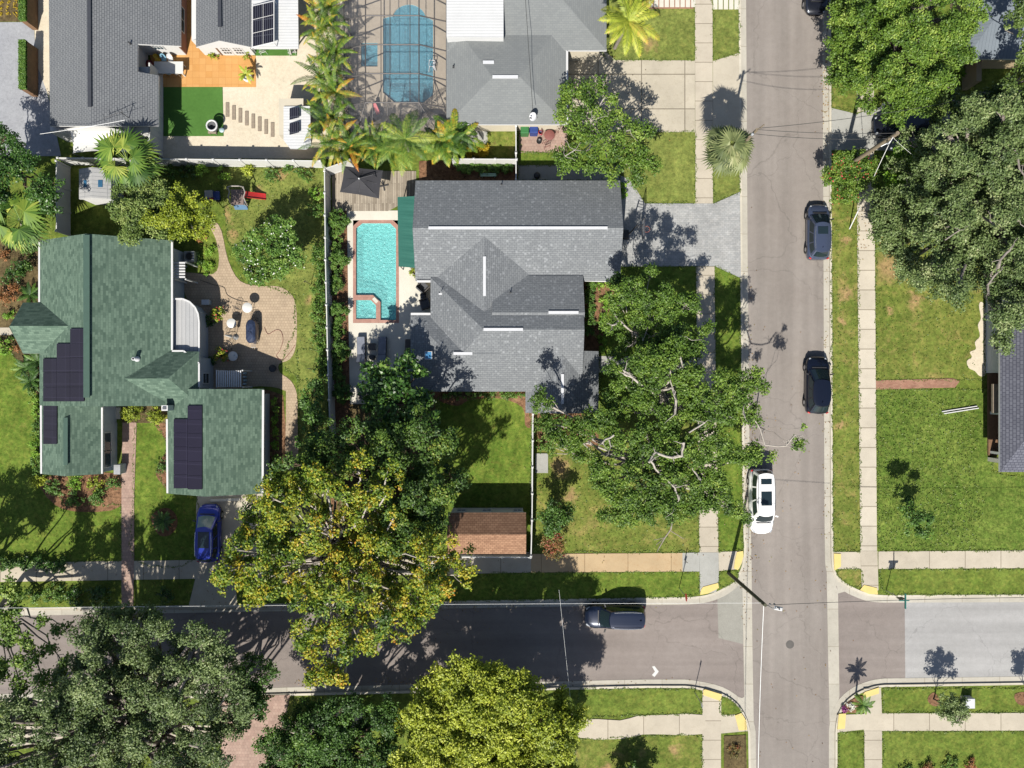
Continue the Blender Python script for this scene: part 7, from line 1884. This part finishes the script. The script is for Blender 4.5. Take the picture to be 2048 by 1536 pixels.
# black block put in for the dark opening by the west roof edge
e = gadget('opening_block', 'black block in place of the dark opening in the west wall of the grey house', 'dark opening', 822, 698); p = e.location
mb = MB(p); mb.obox(p + Vector((-.02, 0, .45)), (.55, 1.4, .85)); mb.build('cabinet', MATS['trim_black'], e); mb = MB(p); mb.obox(p + Vector((-.02, 0, .93)), (.62, 1.46, .05)); mb.build('block_top', MATS['wicker'], e)

# ================= CAGE FURNITURE =================
flat('towel_pink', A(225, 130, 135), .9)
e = gadget('pool_chair', 'dark round lounge chair inside the cage, pink towel over it', 'chair', 755, 232); p = e.location
mb = MB(p); mb.lathe(p + Vector((0, 0, .3)), [(.0, 0), (.42, .02), (.5, .12), (.46, .16), (.38, .06), (0, .04)], 22); mb.build('seat', MATS['cushion_dark'], e)
for k in range(4): mb = MB(p); a = k * PI / 2 + .7; mb.tube(p + Vector((math.cos(a) * .35, math.sin(a) * .35, 0)), p + Vector((math.cos(a) * .3, math.sin(a) * .3, .32)), .02); mb.build('leg', MATS['black_metal'], e)
mb = MB(W(751, 222, B)); q = W(757, 228, .62); a = W(747, 205, 1.0); s = Vector((.14, .05, 0)); n = 5
for i in range(n):
    f = lambda t: q.lerp(a, t) + Vector((0, 0, -.10 * math.sin(t * PI)))
    mb.face([f(i / n) - s, f((i + 1) / n) - s, f((i + 1) / n) + s, f(i / n) + s][::-1]); mb.face([f(i / n) - s - Vector((0, 0, .02)), f((i + 1) / n) - s - Vector((0, 0, .02)), f((i + 1) / n) + s - Vector((0, 0, .02)), f(i / n) + s - Vector((0, 0, .02))])
tag(mb.build('towel', MATS['towel_pink']), 'pink towel draped on the round chair inside the cage', 'towel')
e = gadget('pool_ladder', 'pale rail and seat at the right edge of the round-ended pool', 'pool ladder', 870, 136); p = e.location
for s in (-.25, .25): mb = MB(p); mb.path([p + Vector((.1, s, 0)), p + Vector((.05, s, .8)), p + Vector((-.35, s, .85)), p + Vector((-.5, s, -.1))], .03, .03, 6); mb.build('handrail', MATS['vent_white'], e)
mb = MB(p)
for z in (.2, .5): mb.obox(p + Vector((-.05, 0, z)), (.15, .5, .03))
mb.build('tread', MATS['vent_white'], e)

# ================= ORANGE PATIO =================
e = gadget('dining_table', 'long white dining table with coloured chairs on the orange patio', 'table', 338, 140); p = W(345, 141, B)
e.location = p
mb = MB(p); a, b = W(308, 147, .9), W(366, 123, .9); mb.box((a.x, a.y, .84), (b.x, b.y, .90)); mb.build('tabletop', MATS['canvas_white'], e)
for (x, y) in ((a.x + .15, a.y + .1), (b.x - .15, a.y + .1), (b.x - .15, b.y - .1), (a.x + .15, b.y - .1)): mb = MB(p); mb.box((x - .04, y - .04, B), (x + .04, y + .04, .84)); mb.build('leg', MATS['canvas_white'], e)
cols = [('yellow', A(240, 200, 70)), ('sky blue', A(150, 200, 225)), ('white', A(240, 240, 240)), ('grey', A(180, 180, 185))]
for c, v in cols: flat('shell_' + c, v, .4)
for i in range(7):
    top_ = i < 3; c = cols[i % 3 if top_ else (i * 2 + 3) % 4][0]
    x = (320 + i * 13) if top_ else (315 + (i - 3) * 15); y = 122 if top_ else 152
    e = empty('dining_chair', (0, 0, 0), '%s shell chair %s the long white table, %s from the left' % (c, 'above' if top_ else 'below', ['first', 'second', 'third', 'first', 'second', 'third', 'last'][i]), 'chair', 'shell chairs round the long white table')
    mb = MB(); prof = []
    for r in range(5):
        for q in range(8):
            pass
    def sh(u, v): 
        a_ = -PI * .5 + PI * u; rr = .23 * v; z = .42 + (.40 * max(0, math.cos(a_ * .9)) ** .7) * (v ** 3)
        return Vector((math.sin(a_) * rr * 1.05, -math.cos(a_) * rr, z))
    for r in range(4):
        for q in range(8): mb.face([sh(q / 8, r / 4), sh((q + 1) / 8, r / 4), sh((q + 1) / 8, (r + 1) / 4), sh(q / 8, (r + 1) / 4)], 0, True)
    mb.box((-.2, 0, .40), (.2, .2, .425)); mb.build('shell', MATS['shell_' + c], e)
    for a_ in (-1, 1):
        for b_ in (-1, 1): mb = MB(); mb.tube((a_ * .1, b_ * .1, .41), (a_ * .22, b_ * .2, 0), .015, .012, 5); mb.build('leg', MATS['wood_grey'], e)
    e.location = W(x, y, B + .04); e.rotation_euler = (0, 0, PI if top_ else 0)
flat('pot_white', A(245, 245, 245), .4); flat('pot_red', A(150, 60, 70), .6)
e = gadget('round_pouf', 'dark red round pouf in the corner by the white table', 'pouf', 301, 131); mb = MB(e.location); mb.lathe(e.location, [(.25, 0), (.33, .1), (.33, .3), (.2, .4), (0, .42)], 20); mb.build('seat', MATS['pot_red'], e)
e = gadget('plant_pot', 'round white pot at the corner of the orange patio', 'pot', 498, 158); mb = MB(e.location); mb.lathe(e.location, [(.2, 0), (.36, .2), (.38, .42), (.3, .55), (.26, .52), (.3, .4), (0, .38)], 24); mb.build('pot', MATS['pot_white'], e)
for (x, y, lab) in ((428, 111, 'left potted plant by the wall of the guest house'), (494, 110, 'right potted plant by the wall of the guest house')):
    shrub('green ' + lab, 'plant', x, y, 10, .8, 'leaf_yellow', .14, 1.0, .18, None, 'potted_plant', 'potted plants by the guest house', mean=.25)
e = gadget('egg_chair', 'white ring-shaped hanging chair with a dark seat on the artificial turf', 'chair', 434, 260); p = e.location
mb = MB(p)
for k in range(16):
    a0, a1 = 2 * PI * k / 16, 2 * PI * (k + 1) / 16; R = .40
    mb.tube(p + Vector((math.cos(a0) * R, math.sin(a0) * R, 1.0)), p + Vector((math.cos(a1) * R, math.sin(a1) * R, 1.0)), .07, .07, 8)
mb.build('ring', MATS['pot_white'], e)
mb = MB(p); mb.lathe(p + Vector((0, 0, .4)), [(.1, 0), (.33, .1), (.36, .5), (.3, .5), (.26, .15), (0, .12)], 18); mb.build('seat', MATS['cushion_dark'], e)
mb = MB(p); mb.tube(p + Vector((-.45, 0, .03)), p + Vector((.45, 0, .03)), .03); mb.tube(p + Vector((0, -.45, .03)), p + Vector((0, .45, .03)), .03); mb.tube(p, p + Vector((0, 0, .42)), .03); mb.build('base', MATS['black_metal'], e)
flat('pastel_blue', A(200, 225, 235), .5)
e = gadget('side_table', 'small pale blue side table next to the ring-shaped chair', 'table', 448, 264); p = e.location; mb = MB(p); mb.lathe(p + Vector((0, 0, .45)), [(0, 0), (.2, 0), (.2, -.03), (0, -.03)], 18); mb.build('tabletop', MATS['pastel_blue'], e); mb = MB(p); mb.tube(p, p + Vector((0, 0, .42)), .025); mb.build('leg', MATS['galvanised'], e)
e = gadget('wooden_stool', 'narrow wooden stool at the edge of the artificial turf', 'stool', 428, 268); p = e.location; mb = MB(p); mb.obox(p + Vector((0, 0, .35)), (.65, .18, .05), -.05); mb.build('seat', MATS['wood_grey'], e)
for a_ in (-.25, .25): mb = MB(p); mb.obox(p + Vector((a_, 0, .16)), (.05, .15, .33)); mb.build('leg', MATS['wood_grey'], e)
for i in range(8):
    x = 454.5 + i * 12.9; y = 219 + i * 5.7
    o = sheet('stepping_board', [(x - 3.4, y - 14), (x + 3.4, y - 14), (x + 3.4, y + 14.5), (x - 3.4, y + 14.5)], 'wood_grey', 6)
# chairs under the patio roof
for i, (x, y, l) in enumerate(((528, 105, 'left white chair at the edge of the patio roof'), (585, 106, 'right white chair at the edge of the patio roof'))): wire_chair(x, y, .3, l, 'white chairs under the patio roof', 'pot_white')

# ================= PLAY AREA AND TAN PATIO =================
flat('play_blue', A(120, 160, 195), .5, var=.06); flat('play_grey', A(185, 178, 170), .6); flat('play_tan', A(150, 130, 122), .8); flat('play_red', A(214, 60, 58), .4); flat('toy_blue', A(44, 70, 140), .5)
e = gadget('play_set', 'small climbing frame with curved grey side rails and a red slide', 'play set', 480, 395); p = e.location
mb = MB(p); a, b = W(462, 409, 1.0), W(487, 379, 1.0); mb.box((a.x, a.y, .9), (b.x, b.y, 1.0)); 
mb.build('platform', MATS['play_tan'], e)
mb = MB(p); a, b = W(462, 409, 1.0), W(488, 394, 1.0)
for k in range(5): mb.obox(((a.x + b.x) / 2, a.y + .02 - k * .10 + .25, .85 - k * .16), (b.x - a.x, .16, .05))
mb.build('climbing_step', MATS['play_blue'], e)
for s, (x0, x1) in enumerate(((455, 461), (486, 494))):
    mb = MB(p); mb.path([W(x0 if s == 0 else x0, 374, 1.5), W(x0 + 4, 384, 1.55), W(x0 + 1, 394, 1.5), W(x0 + 5, 404, 1.1), W(x0 + 9, 411, .3)], .05, .05, 6)
    mb.tube(W(x0, 375, 1.5), W(x0 - 2, 378, B) , .05); mb.build('side_rail', MATS['play_grey'], e)
mb = MB(p); mb.path([W(455, 374, 1.5), W(463, 372, 1.75), W(478, 372, 1.8), W(487, 374, 1.5)], .05, .05, 6); mb.build('arch', MATS['play_grey'], e)
for (x, y) in ((462, 380), (487, 380), (463, 408), (488, 408)): q = W(x, y, .9); mb = MB(p); mb.box((q.x - .04, q.y - .04, B), (q.x + .04, q.y + .04, .9)); mb.build('leg', MATS['play_grey'], e)
mb = MB(p); n = 8
for i in range(n):
    def S(t, s, z=0): 
        hgt = 1.0 * (1 - t) ** 1.4 + .16; A0 = W(489 + 43 * t, 389 + 5 * t, hgt); return A0 + Vector((0, s * .21, z))
    t0, t1 = i / n, (i + 1) / n
    mb.face([S(t0, -1), S(t1, -1), S(t1, 1), S(t0, 1)])
    for s in (-1, 1):
        mb.face([S(t0, s), S(t1, s), S(t1, s, .12), S(t0, s, .12)]); mb.face([S(t0, s * 1.15), S(t1, s * 1.15), S(t1, s * 1.15, .12), S(t0, s * 1.15, .12)]); mb.face([S(t0, s, .12), S(t1, s, .12), S(t1, s * 1.15, .12), S(t0, s * 1.15, .12)])
mb.build('slide', MATS['play_red'], e)
e = gadget('toy_car', 'blue and grey children ride-on toy beside the climbing frame', 'toy', 428, 394); p = e.location
mb = MB(p); mb.obox(p + Vector((0, 0, .3)), (1.2, .7, .3), .05); mb.build('body', MATS['toy_blue'], e, bevel=.08)
mb = MB(p); mb.obox(p + Vector((-.1, .05, .75)), (.6, .55, .08), .05); mb.build('roof', MATS['play_grey'], e)
mb = MB(p); mb.obox(p + Vector((0, -.28, .5)), (.3, .12, .1)); mb.build('seat', MATS['play_red'], e)
for a_ in (-.35, .25):
    for b_ in (-.2, .3): mb = MB(p); mb.tube(p + Vector((a_, b_, .4)), p + Vector((a_, b_, .75)), .03); mb.build('post', MATS['toy_blue'], e)
for a_ in (-.4, .4):
    for b_ in (-.38, .38): mb = MB(p); mb.tube(p + Vector((a_, b_ - .04, .17)), p + Vector((a_, b_ + .04, .17)), .17, .17, 14); mb.build('wheel', MATS['tyre'], e)
e = gadget('blue_tarp', 'crumpled bright blue tarp between the fan palm and the round green tree', 'tarp', 252, 372); p = e.location; flat('tarp_blue', A(30, 80, 190), .5)
mb = MB(p)
rr_ = random.Random(3); gr = [[p + Vector((-.5 + .25 * i, -.25 + .17 * j, 1.0 + rr_.uniform(0, .25))) for j in range(4)] for i in range(5)]
for i in range(4):
    for j in range(3): mb.face([gr[i][j], gr[i + 1][j], gr[i + 1][j + 1], gr[i][j + 1]])
for i in range(4): mb.face([gr[i][0] - Vector((0, 0, .9)), gr[i + 1][0] - Vector((0, 0, .9)), gr[i + 1][0], gr[i][0]])
mb.build('sheet', MATS['tarp_blue'], e)
e = gadget('air_conditioner', 'grey air conditioning unit with a round fan beside the green house', 'air conditioner', 387, 516); p = e.location
mb = MB(p); mb.obox(p + Vector((0, 0, .4)), (.82, .82, .75)); mb.build('casing', MATS['galvanised'], e, bevel=.03); mb = MB(p); mb.lathe(p + Vector((0, 0, .775)), [(.34, 0), (.34, .03), (.30, .03), (.28, 0)], 24); mb.build('fan_guard', MATS['grey_metal'], e)
mb = MB(p); mb.disc(p + Vector((0, 0, .785)), .27, 24); mb.build('fan', MATS['trim_black'], e)
for x, y, r, h, lab in ((504, 618, .40, 1.05, 'white round high table at the centre of the tan patio'), (470, 648, .38, .75, 'white round table left of the covered grill, partly shaded'), (473, 713, .38, .75, 'white round table in the shade of the garage, with two small cups')):
    round_table(x, y, r, h, lab, 'canvas_white', 'white round tables on the tan patio')
q = W(471, 712, .87)
for dx, dy in ((-.08, .05), (.1, -.1)):
    mb = MB(q + Vector((dx, dy, 0))); mb.lathe(q + Vector((dx, dy, 0)), [(.025, 0), (.035, .09), (.03, .09), (.02, .01), (0, .01)], 10); tag(mb.build('cup', MATS['shell_sky blue']), 'small cup on the shaded white table, the %s one' % ('left' if dx < 0 else 'right'), 'cup', 'cups on the shaded table')
for x, y, rz, l in ((475, 622, 2.8, 'above the partly shaded white table'), (462, 660, .3, 'below the partly shaded white table'), (462, 690, 2.6, 'above the table with cups, casting a lacy shadow'), (455, 698, 1.0, 'left of the table with cups'), (510, 633, 0.2, 'under the high white table')): wire_chair(x, y, rz, 'thin black wire chair ' + l, 'wire chairs on the tan patio', 'black_metal')
flat('grill_cover', (0.02, 0.028, 0.055), .22, var=.3)
e = gadget('covered_grill', 'barbecue grill under a glossy dark cover on the tan patio', 'grill', 510, 664); p = e.location
mb = MB(p); rr_ = random.Random(5); n = 18; lv = []
for z, s in ((0.35, 1.02), (.8, 1.0), (.98, .92), (1.06, .6), (1.10, .15)):
    ring = []
    for i in range(n):
        a_ = 2 * PI * i / n; x = math.copysign(abs(math.cos(a_)) ** .55, math.cos(a_)) * .42 * s; y = math.copysign(abs(math.sin(a_)) ** .6, math.sin(a_)) * .92 * s
        ring.append(mb.vert(p + Vector((x + rr_.uniform(-.03, .03), y + rr_.uniform(-.03, .03), z + rr_.uniform(-.03, .03)))))
    lv.append(ring)
for a_, b_ in zip(lv[:-1], lv[1:]):
    for i in range(n): mb.f.append([a_[i], a_[(i + 1) % n], b_[(i + 1) % n], b_[i]]); mb.m.append(0); mb.sm.append(False)
mb.f.append(lv[-1]); mb.m.append(0); mb.sm.append(False); mb.build('cover', MATS['grill_cover'], e)
for a_ in (-.32, .32):
    for b_ in (-.75, .75): mb = MB(p); mb.tube(p + Vector((a_, b_, 0)), p + Vector((a_, b_, .5)), .03); mb.build('leg', MATS['galvanised'], e)
mb = MB(p)
for k in range(5): mb.tube(p + Vector((-.15 + .08 * k, -.95, .4)), p + Vector((-.15 + .08 * k, -1.25, .38)), .012, .012, 4)
mb.tube(p + Vector((-.17, -1.25, .38)), p + Vector((.19, -1.25, .38)), .015); mb.build('side_shelf', MATS['galvanised'], e)
e = gadget('folded_parasol', 'closed white parasol on a round weighted base between the white tables', 'parasol', 472, 674); p = e.location
mb = MB(p); mb.lathe(p, [(.24, 0), (.24, .06), (.05, .1), (.04, .3), (0, .3)], 20); mb.build('base', MATS['galvanised'], e)
mb = MB(p); mb.tube(p, p + Vector((0, 0, 2.2)), .02); mb.build('mast', MATS['trim_white'], e)
mb = MB(p); mb.lathe(p + Vector((0, 0, .9)), [(.05, 0), (.14, .15), (.09, .7), (.05, 1.25), (0, 1.4)], 12); mb.build('canopy', MATS['canvas_white'], e)
e = gadget('storage_box', 'small pale plastic box standing in the shade left of the flowering pot', 'box', 417, 606); p = e.location; mb = MB(p); mb.obox(p + Vector((0, 0, .3)), (.55, .35, .5)); mb.build('body', MATS['pastel_blue'], e, bevel=.05); mb = MB(p); mb.obox(p + Vector((0, 0, .57)), (.6, .4, .06)); mb.build('lid', MATS['pot_white'], e)
shrub('potted flowering plant with a red bloom, upper of the two beside the sunroom', 'plant', 438, 628, 16, 1.3, 'leaf_yellow', .14, 1.2, .2, None, 'potted_plant', 'flowering plants beside the sunroom', mean=.4, extra=flowers('petal_red', 8, .14))
shrub('potted flowering plant with orange leaves, lower of the two beside the sunroom', 'plant', 443, 712, 17, 1.2, 'leaf_autumn', .14, 1.1, .2, None, 'potted_plant', 'flowering plants beside the sunroom', mean=.6, extra=flowers('petal_red', 8, .14))
shrub('dark leafy shrub under the upper flowering plant', 'shrub', 420, 640, 14, .8, 'leaf_deep', .14, 1.0, .2)
shrub('dark leafy shrub under the lower flowering plant', 'shrub', 422, 722, 14, .8, 'leaf_deep', .14, 1.0, .2)
mb = MB(W(540, 660, B)); hose = smooth([(529, 655, ), (536, 668), (552, 660), (562, 663), (566, 680), (560, 700), (553, 712), (565, 720), (580, 705), (590, 690)], 4, False)
hz = B + .06
mb.path([W(x, y, hz) for x, y in hose], .02, .02, 5); tag(mb.build('garden_hose', MATS['metal_rust']), 'thin brown hose curling over the pavers right of the covered grill', 'hose')
mb = MB(W(440, 560, B)); hose = smooth([(400, 560), (430, 570), (448, 575), (455, 590), (475, 600), (495, 604)], 4, False)
mb.path([W(x, y, hz) for x, y in hose], .018, .018, 5); tag(mb.build('garden_hose', MATS['trim_black']), 'thin dark cable lying over the upper left of the tan patio', 'hose')
for x, y, h, l in ((622, 569, 2.0, 'on the garden lawn left of the topiary'), (626, 738, 1.7, 'on the lawn at the bottom right of the tan patio')):
    e, t_ = pole(x, y, h, 'black_metal', 'thin black shepherd hook pole ' + l, 'feeder_pole', .025, 'garden pole', 'black garden poles')
    mb = MB(e.location); mb.path([t_, t_ + Vector((.1, 0, .12)), t_ + Vector((.25, 0, .05)), t_ + Vector((.28, 0, -.1))], .02, .02, 5); mb.build('hook', MATS['black_metal'], e)
e = gadget('flower_pot', 'dark pot with a yellowish plant at the shadow edge of the tan patio', 'pot', 548, 737); p = e.location; mb = MB(p); mb.lathe(p, [(.2, 0), (.3, .35), (.26, .35), (.2, .28), (0, .28)], 18); mb.build('pot', MATS['trim_black'], e)
for i in range(4):
    x, y = 492 + rnd.uniform(-1, 1), 747 + i * 7
    e = gadget('statue', 'pale garden ornament right of the slatted pergola, %s of four from the top' % ['first', 'second', 'third', 'fourth'][i], 'ornament', x, y, 'garden ornaments by the pergola'); mb = MB(e.location); mb.lathe(e.location, [(.1, 0), (.12, .1), (.07, .3), (.09, .4), (.05, .5), (0, .52)], 12); mb.build('figure', MATS['pastel_blue'], e)
e = gadget('meter_box', 'pale blue-white utility box beside the brick path at the house corner', 'utility box', 247, 936); p = e.location; mb = MB(p); mb.obox(p + Vector((0, 0, .45)), (.5, .75, .9)); mb.build('cabinet', MATS['pastel_blue'], e, bevel=.03); mb = MB(p); mb.obox(p + Vector((0, 0, .93)), (.55, .8, .05), taper=.9); mb.build('lid', MATS['galvanised'], e)
e = gadget('skirting_board', 'low white wall board at the garage door, behind the blue SUV', 'board', 450, 999); p = e.location; mb = MB(p); mb.obox(p + Vector((.1, 0, .12)), (2.35, .2, .22), .03); mb.build('board', MATS['conc_white'], e)
e = gadget('doormat', 'white entry slab under the eave of the green house by the brick path', 'slab', 224, 826); mb = MB(e.location); a, b = W(212, 838, B + .1), W(240, 815, B + .1); mb.box((a.x, a.y, B), (b.x, b.y, B + .12)); mb.build('slab', MATS['conc_white'], e)
e = gadget('downpipe', 'white downpipe bending at the south-east corner of the garage', 'pipe', 545, 960); p = e.location
mb = MB(p); mb.path([W(531, 962, .3), W(544, 957, .3), W(540, 935, .5), W(533, 930, 2.4)], .05, .05, 6); mb.build('pipe', MATS['trim_white'], e)
e = gadget('cooler_box', 'small white and green box at the bottom corner of the garage', 'box', 541, 990); p = e.location; mb = MB(p); mb.obox(p + Vector((0, 0, .2)), (.6, .4, .36)); mb.build('body', MATS['pot_white'], e, bevel=.03); mb = MB(p); mb.obox(p + Vector((.1, 0, .40)), (.3, .36, .04)); mb.build('lid', MATS['bin_green'], e)
# ================= GRASS FRINGE AND LEAF LITTER =================
leafmat('blade', [A(86, 116, 40), A(112, 140, 52), A(140, 158, 70), A(156, 160, 88)], 0.15)
leafmat('litter', [A(110, 74, 40), A(160, 112, 56), A(196, 156, 80), A(150, 150, 60)], 0.1)
rng = np.random.default_rng(99)
P = []; 
for pts, m, z in LAWNS:
    Wp = [W(x, y, z) for x, y in pts]
    for i in range(len(Wp)):
        a, b = Wp[i], Wp[(i + 1) % len(Wp)]
        if max(abs(a.x), abs(b.x)) > 44 and abs(a.x - b.x) < .5: continue
        L = min((b - a).length, 90); n = int(L * 26); 
        if n < 1: continue
        t = rng.random(n); d = (b - a).normalized(); nx = Vector((-d.y, d.x, 0))
        wob = .05 * np.sin(t * L * 2.3 + i) + .04 * np.sin(t * L * 7.1)
        off = wob + rng.normal(size=n) * .045
        q = np.array(a)[None, :] + t[:, None] * np.array(b - a)[None, :] + off[:, None] * np.array(nx)[None, :]
        q[:, 2] = z + .035 + rng.random(n) * .03
        keep = (np.abs(q[:, 0]) < 46) & (np.abs(q[:, 1]) < 36); P.append(q[keep])
P = np.concatenate(P); N = rng.normal(size=P.shape) * .5 + np.array([0, 0, 1.0]); N /= np.linalg.norm(N, axis=1, keepdims=True)
o = leaf_mesh('grass', P, N, .13, .06, np.clip(.42 + rng.normal(size=len(P)) * .2, 0, 1), 'blade', None, (0, 0, 0), rng); o['kind'] = 'stuff'
# weeds and tufts scattered over the rough lawn
def scatter_poly(poly, dens, z):
    xs = [p[0] for p in poly]; ys = [p[1] for p in poly]; n = int((max(xs) - min(xs)) * (max(ys) - min(ys)) / 625 * dens)
    X = rng.uniform(min(xs), max(xs), n); Y = rng.uniform(min(ys), max(ys), n); ok = np.zeros(n, bool)
    for i in range(len(poly)):
        x1, y1 = poly[i]; x2, y2 = poly[i - 1]
        if y1 == y2: continue
        c = ((y1 > Y) != (y2 > Y)) & (X < (x2 - x1) * (Y - y1) / (y2 - y1) + x1); ok ^= c
    return [np.array(W(x, y, z)) for x, y in zip(X[ok], Y[ok])]
Q = scatter_poly([(1754, 782), (1930, 795), (1968, 850), (1940, 930), (1975, 990), (1950, 1095), (1758, 1095)], 28, B + .07)
Q += scatter_poly([(1665, 385), (1715, 385), (1720, 1100), (1668, 1100)], 7, B + .06) + scatter_poly([(1752, 480), (1950, 600), (1950, 755), (1754, 755)], 7, B + .06)
Q += scatter_poly([(1075, 840), (1395, 1030), (1397, 1100), (1070, 1100)], 7, B + .06) + scatter_poly([(440, 340), (650, 340), (650, 700), (600, 700), (595, 600), (480, 560)], 14, B + .06)
Q = np.array(Q); N = rng.normal(size=Q.shape) * .7 + np.array([0, 0, 1.0]); N /= np.linalg.norm(N, axis=1, keepdims=True)
o = leaf_mesh('weeds', Q, N, .15, .07, np.clip(.4 + rng.normal(size=len(Q)) * .28, 0, 1), 'blade', None, (0, 0, 0), rng); o['kind'] = 'stuff'
L_ = []
for (cx, cy, sx, sy, n, z) in ((700, 1190, 150, 70, 500, B + .12), (1320, 900, 110, 110, 900, B + .12), (800, 1000, 90, 90, 300, B + .12), (1500, 900, 8, 160, 260, .05), (1488, 980, 5, 120, 150, .05), (760, 1216, 200, 4, 260, .05), (900, 1362, 200, 4, 220, .05),
                                (1653, 160, 6, 60, 160, .05), (1720, 420, 14, 60, 160, B + .1), (330, 1190, 150, 50, 400, B + .1), (1200, 200, 60, 50, 220, B + .12), (1652, 700, 4, 300, 120, .05), (1600, 1100, 50, 300, 60, .03)):
    L_.append(np.array([W(rng.normal() * sx + cx, rng.normal() * sy + cy, z) for _ in range(int(n * (.55 if z > .1 else .9)))]))
L_ = np.concatenate(L_)
N = rng.normal(size=L_.shape) * .25 + np.array([0, 0, 1.0]); N /= np.linalg.norm(N, axis=1, keepdims=True)
o = leaf_mesh('leaf_litter', L_, N, .11, .07, rng.random(len(L_)), 'litter', None, (0, 0, 0), rng); o['kind'] = 'stuff'
